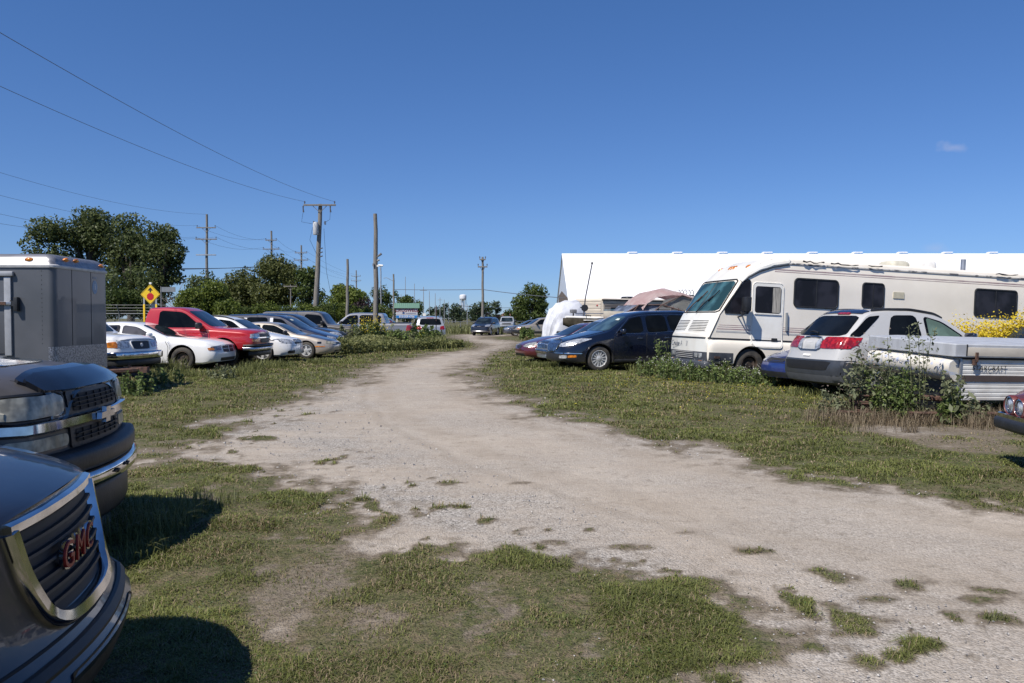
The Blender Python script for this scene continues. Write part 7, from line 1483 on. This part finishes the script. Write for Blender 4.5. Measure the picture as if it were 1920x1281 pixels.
def tufts(name, spots, label, cat, mt, kind='stuff', group=None):
    """spots: (x, y, radius, count, height, bladew)"""
    Vs, Fs, ts_, off = [], [], [], 0
    for (x, y, r_, cnt, hh, bw) in spots:
        a = rng.uniform(0, 6.28, cnt); q = r_*np.sqrt(rng.random(cnt)); PP = np.stack([x+np.cos(a)*q, y+np.sin(a)*q], 1); h = hh*rng.uniform(.35, 1.1, cnt); V, F3 = blades(PP, h, np.full(cnt, bw)*rng.uniform(.6, 1.3, cnt), .8)
        Vs.append(V); Fs.append(F3+off); off += len(V); ts_.append(np.repeat(rng.random(cnt), 5))
    o = link(name, npmesh(name, np.concatenate(Vs), np.concatenate(Fs), {'tint': np.concatenate(ts_)}), mt); tag(o, label, cat, group, kind); return o
TALL = leafmat('tall_grass', (.075, .090, .025), (.25, .26, .095), .35, 1.2); STRAW = leafmat('straw', (.15, .11, .07), (.33, .27, .18), .3, 1)
sp_ = []
for px, py, r_, c, hh in [(300,712,.5,120,.45),(320,700,.5,130,.6),(285,690,.6,200,.8),(345,708,.4,70,.35),(372,707,.4,60,.3),(400,708,.4,60,.25),(440,706,.5,150,.4),(465,700,.4,100,.3),(505,690,.5,150,.4),(530,690,.5,130,.35),(480,695,.5,220,.4),(600,682,.5,160,.3),(240,735,.4,200,.4),(1215,700,.6,200,.4),(985,686,.5,200,.25),(1020,690,.5,240,.3),(1060,697,.5,200,.22),(1480,722,.5,220,.28),(1520,742,.5,260,.26),(1330,712,.6,220,.45)]:
    g = gp(px, py); sp_.append((g[0], g[1], r_, c*2, hh, max(.006, g[1]*.0006)))
tufts('tall_grass', sp_, 'tall green grass tufts grown up around the parked vehicles', 'grass', TALL)
sp_ = []
for k in range(150):
    px = random.uniform(634, 870); f_ = (px-636)/234; py = random.uniform(642+ (1-f_)*4, 668 - f_*16); g = gp(px, py); sp_.append((g[0], g[1], .8, 26, random.choice([.25, .4, .6, 1.0])*(1 if px < 840 else .45), .02))
n = 26000; px_ = rng.uniform(632, 868, n); f_ = (px_-634)/234; py_ = rng.uniform(644-0*f_, 668-f_*16); Q = np.array([gp(a, b_) for a, b_ in zip(px_, py_)]); hmx = (.18+.85*fnoise(Q[:, 0]*.9+5, Q[:, 1]*.35, 3)**1.3)*np.where(px_ > 835, .5, 1.0); zq = hmx*rng.random(n)**.6
V, F4, t = leaf_quads(np.column_stack([Q, zq]), np.tile([0, 0, 1.], (n, 1)), .085, 1.8, 1.0); o = link('leafy_weeds', npmesh('leafy_weeds', V, F4, {'tint': t}), leafmat('verge_leaf', (.095, .115, .035), (.29, .29, .12), .35, .5)); tag(o, 'mixed leafy weeds filling the verge between the beige sedan and silver SUV', 'weeds', kind='stuff')
tufts('roadside_weeds', sp_, 'dense tall weeds and grass between the beige sedan and the silver SUV', 'weeds', TALL)
sp_ = []
for k in range(260):
    px = random.gauss(1740, 100) if k % 3 else random.uniform(1540, 1900); g = gp(px, random.gauss(786, 9)); sp_.append((g[0], g[1], random.uniform(.1, .45), random.choice([20, 50, 90]), random.uniform(.08, .34), .006))
tufts('dry_tall_grass', sp_, 'brown dry grass along the foot of the folded camper', 'grass', STRAW)
sp_ = []
for k in range(260):
    px = random.uniform(845, 1030); g = gp(px, random.uniform(616, 627)); sp_.append((g[0], g[1], 2.0, 40, random.uniform(.5, 1.0), .06))
for k in range(60):
    px = random.uniform(190, 330); g = gp(px, random.uniform(638, 646)); sp_.append((g[0], g[1], 1.5, 60, random.uniform(.6, 1.2), .03))
tufts('field_grass', sp_, 'tall pale field grass at the far fences', 'grass', leafmat('field_blades', (.10, .115, .04), (.22, .22, .09), .3, .3))
g1 = gp(262, 1010); sp_ = [(g1[0]+.02, g1[1]+.05, .30, 420, .30, .006), (g1[0]-.1, g1[1]+.5, .35, 300, .26, .006), (g1[0]+.2, g1[1]-.45, .2, 160, .2, .005), (g1[0]+.1, g1[1]+1.0, .3, 200, .22, .006)]
tufts('long_grass', sp_, 'long unmown grass beside the chrome-grilled SUV bumper', 'grass', TALL)
# --- leafy weeds with stems
def weed(x, y, r_, hgt_, ns, m, label, leaf=.06, dens=26, flower=None, name='weed', cat='weed plant', group=None, fcount=0, fsize=.02, z0=.0, spread=.5):
    root = empty(name, (x, y, 0), 0, label, cat, group); rs = random.Random(int(x*100+y*10)); bm = bmesh.new(); P = []; tops = []
    for k in range(ns):
        a = rs.uniform(0, 6.28); q = r_*math.sqrt(rs.random()); bx, by = math.cos(a)*q, math.sin(a)*q; h_ = hgt_*rs.uniform(.5, 1.05); lx, ly = rs.uniform(-spread, spread)*h_*.4, rs.uniform(-spread, spread)*h_*.4
        pts = [Vector((bx+lx*t*t, by+ly*t*t, h_*t)) for t in (0, .33, .66, 1)]; add_tube(bm, pts, [max(.004, y*.0004)*v for v in (1.5, 1.2, .9, .5)], 4); tops.append(pts[-1])
        for j in range(int(dens*h_)):
            t = rs.uniform(.05, 1.0); c = Vector((bx+lx*t*t, by+ly*t*t, h_*t)); rr = (.16*(1-t*.7)+.03)*min(1, hgt_); P.append((c.x+rs.uniform(-rr, rr), c.y+rs.uniform(-rr, rr), c.z+rs.uniform(-.02, .02)))
    link('stems', bm_mesh(bm, 'stems'), mat('stem', (.11, .12, .05), .7), root, 60); P = np.array(P); V, F4, t = leaf_quads(P, np.tile([0, 0, 1.], (len(P), 1)), leaf, 1.9, 1.0); link('foliage', npmesh('foliage', V, F4, {'tint': t}), m, root)
    if flower:
        n = fcount; Q = np.array([tops[i % len(tops)] for i in range(n)]) + rng.normal(size=(n, 3))*np.array([.07, .07, .13 if fcount > 1000 else .10])*max(hgt_, .35)*1.2; V, F4, t = leaf_quads(Q, np.tile([0, -.4, .9], (n, 1)), fsize, 1.0, .6); o = link('blossoms', npmesh('blossoms', V, F4, {'tint': t}), flower, root); o['kind'] = 'stuff'
    return root
GOLD = leafmat('goldenrod', (.50, .36, .02), (.75, .60, .04), .3, 2); WFL = leafmat('white_flower', (.55, .56, .50), (.75, .75, .72), .2, 2); YFL = leafmat('yellow_flower', (.65, .50, .02), (.8, .68, .06), .2, 2); WDL = leafmat('weed_leaf', (.075, .115, .03), (.22, .28, .085), .3, 2); WDG = leafmat('weed_leaf_grey', (.11, .125, .065), (.26, .28, .16), .3, 2); BRF = leafmat('brown_seed_heads', (.15, .11, .09), (.30, .25, .21), .2, 2)
def W(px, py, *a, **k): g = gp(px, py); return weed(g[0], g[1], *a, **k)
DG = 'white-flowered weeds in front of the motorhome'
for k, (px, py) in enumerate([(1232, 706), (1262, 712), (1295, 714), (1330, 717), (1362, 716), (1395, 720), (1425, 722)]): W(px, py, .55, .55 if k < 4 else .42, 26, WDL, 'bushy weed with tiny white flowers at the foot of the motorhome', .045, 60, WFL, 'flowering_weed', 'flowering weed', DG, 90, .022)
W(1245, 700, .25, .95, 8, WDL, 'taller stalky weed at the far front corner of the motorhome', .05, 40, WFL, 'flowering_weed', 'flowering weed', None, 30, .02); W(1392, 712, .25, .95, 7, WDL, 'slim weed stalks in the motorhome front wheel arch', .05, 30, None, 'weed'); W(1448, 702, .35, 1.1, 14, WDG, 'grey-green weed behind the motorhome front wheel', .06, 50, WFL, 'flowering_weed', 'flowering weed', None, 60, .03)
gx = 12.35
def Wm(x, y, *a, **k): return weed(x, y, *a, **k)
Wm(5.62, 12.75, .28, 1.15, 12, WDG, 'bushy weed with brown seed heads left of the camper', .05, 60, BRF, 'seeding_weed', 'weed', None, 200, .03)
Wm(6.0, 12.45, .26, .78, 22, WDL, 'dense leafy green weed bush against the camper front', .036, 150); Wm(5.93, 12.4, .10, 1.42, 5, WDG, 'tallest leafy weed stalks crossing the camper lid', .036, 110, spread=.25); Wm(6.28, 12.3, .1, 1.45, 5, WDG, 'single tall weed stalk leaning over the camper lid', .034, 70, spread=.3)
Wm(5.25, 12.9, .25, .45, 12, WDG, 'small seeding weed at the edge of the rusty beams', .05, 60, BRF, 'seeding_weed', 'weed', None, 60, .025); Wm(6.62, 12.0, .14, .55, 12, WDL, 'low leafy weed at the camper corner', .06, 80); Wm(6.72, 12.0, .14, .74, 8, WDG, 'leafy weed stalks in front of the camper side stripe', .06, 70, BRF, 'weed', 'weed plant', None, 20, .02, spread=.5)
Wm(7.0, 12.0, .2, .42, 8, WDG, 'drying weed spreading right of the camper corner', .05, 50, BRF, 'weed', 'weed plant', None, 60, .02)
GG = 'goldenrod by the right-hand edge'
for k, (x, y, h_, lb) in enumerate([(11.75, 20.1, 1.2, 'goldenrod clump nearest the white crossover mirror'), (12.35, 20.2, 1.2, 'middle goldenrod clump against the motorhome side'), (12.95, 20.2, 1.3, 'goldenrod clump nearest the right edge')]): Wm(x, y, .45, h_, 60, leafmat('goldenrod_leaf', (.10, .12, .02), (.22, .24, .04), .3, 2), lb, .05, 40, GOLD, 'goldenrod', 'goldenrod', GG, 5200, .05, spread=.3)
for k, (px, py, h_, lb) in enumerate([(1048, 642, .95, 'goldenrod clump left of the white tarp foot'), (1066, 642, 1.25, 'taller goldenrod clump under the fishing boat bow')]): W(px, py, .9, h_, 40, WDG, lb, .09, 60, GOLD, 'goldenrod', 'goldenrod', None, 420, .06)
for k, (px, py) in enumerate([(1012, 645), (1030, 645), (1045, 648)]): W(px, py, 1.0, .45, 30, leafmat('brown_weed', (.14, .11, .05), (.28, .24, .10), .3, 1), 'browning weeds on the bank before the tarp', .09, 60, None, 'weed', 'weed plant', 'browning bank weeds')
W(988, 636, .55, .95, 34, WDL, 'round green bush in front of the tan SUV', .09, 90, None, 'bush', 'bush')
for k, (px, py, h_, lb) in enumerate([(682, 655, 1.55, 'goldenrod left of the tall bare pole'), (697, 655, 1.45, 'goldenrod close against the tall bare pole'), (716, 654, 1.35, 'goldenrod just right of the tall bare pole')]): W(px, py, .6, h_, 24, WDL, lb, .07, 50, GOLD, 'goldenrod', 'goldenrod', None, 260, .05)
for k, (px, py, h_, lb) in enumerate([(655, 655, 1.2, 'leafy weed mound beside the beige sedan nose'), (735, 654, 1.0, 'leafy weed mound right of the bare pole'), (752, 652, .9, 'olive weed mound behind the silver pickup tail'), (770, 651, .85, 'yellowing weed mound left of the silver SUV'), (798, 649, 1.25, 'broad-leaved milkweed in front of the silver SUV')]): W(px, py, .9, h_, 34, WDG if k in (0, 2) else WDL, lb, .10, 60, YFL if k == 3 else None, 'weed', 'weed plant', None, 120, .04)
W(256, 742, .35, .55, 14, WDL, 'leafy weed in front of the white pickup bumper', .05, 50); W(300, 722, .5, .4, 20, WDL, 'dark leafy weed left of the white sedan wheel', .05, 60); W(415, 712, .4, .4, 16, WDG, 'weeds under the white sedan nose', .05, 50, BRF, 'weed', 'weed plant', None, 40, .02)
# strewn yellow flowers in the turf
n = 900; px_ = rng.uniform(1060, 1600, n); py_ = 700 + rng.gamma(2, 12, n) + (px_-1060)*.03; Q = np.array([gp(a, min(b_, 790)) for a, b_ in zip(px_, py_)]); Q = np.column_stack([Q, np.full(n, .06)]); V, F4, t = leaf_quads(Q, np.tile([0, -.3, 1.], (n, 1)), .018, 1, .4)
o = link('yellow_flowers', npmesh('yellow_flowers', V, F4, {'tint': t}), YFL); tag(o, 'tiny yellow flowers dotted in the grass before the navy crossover and motorhome', 'flowers', kind='stuff')
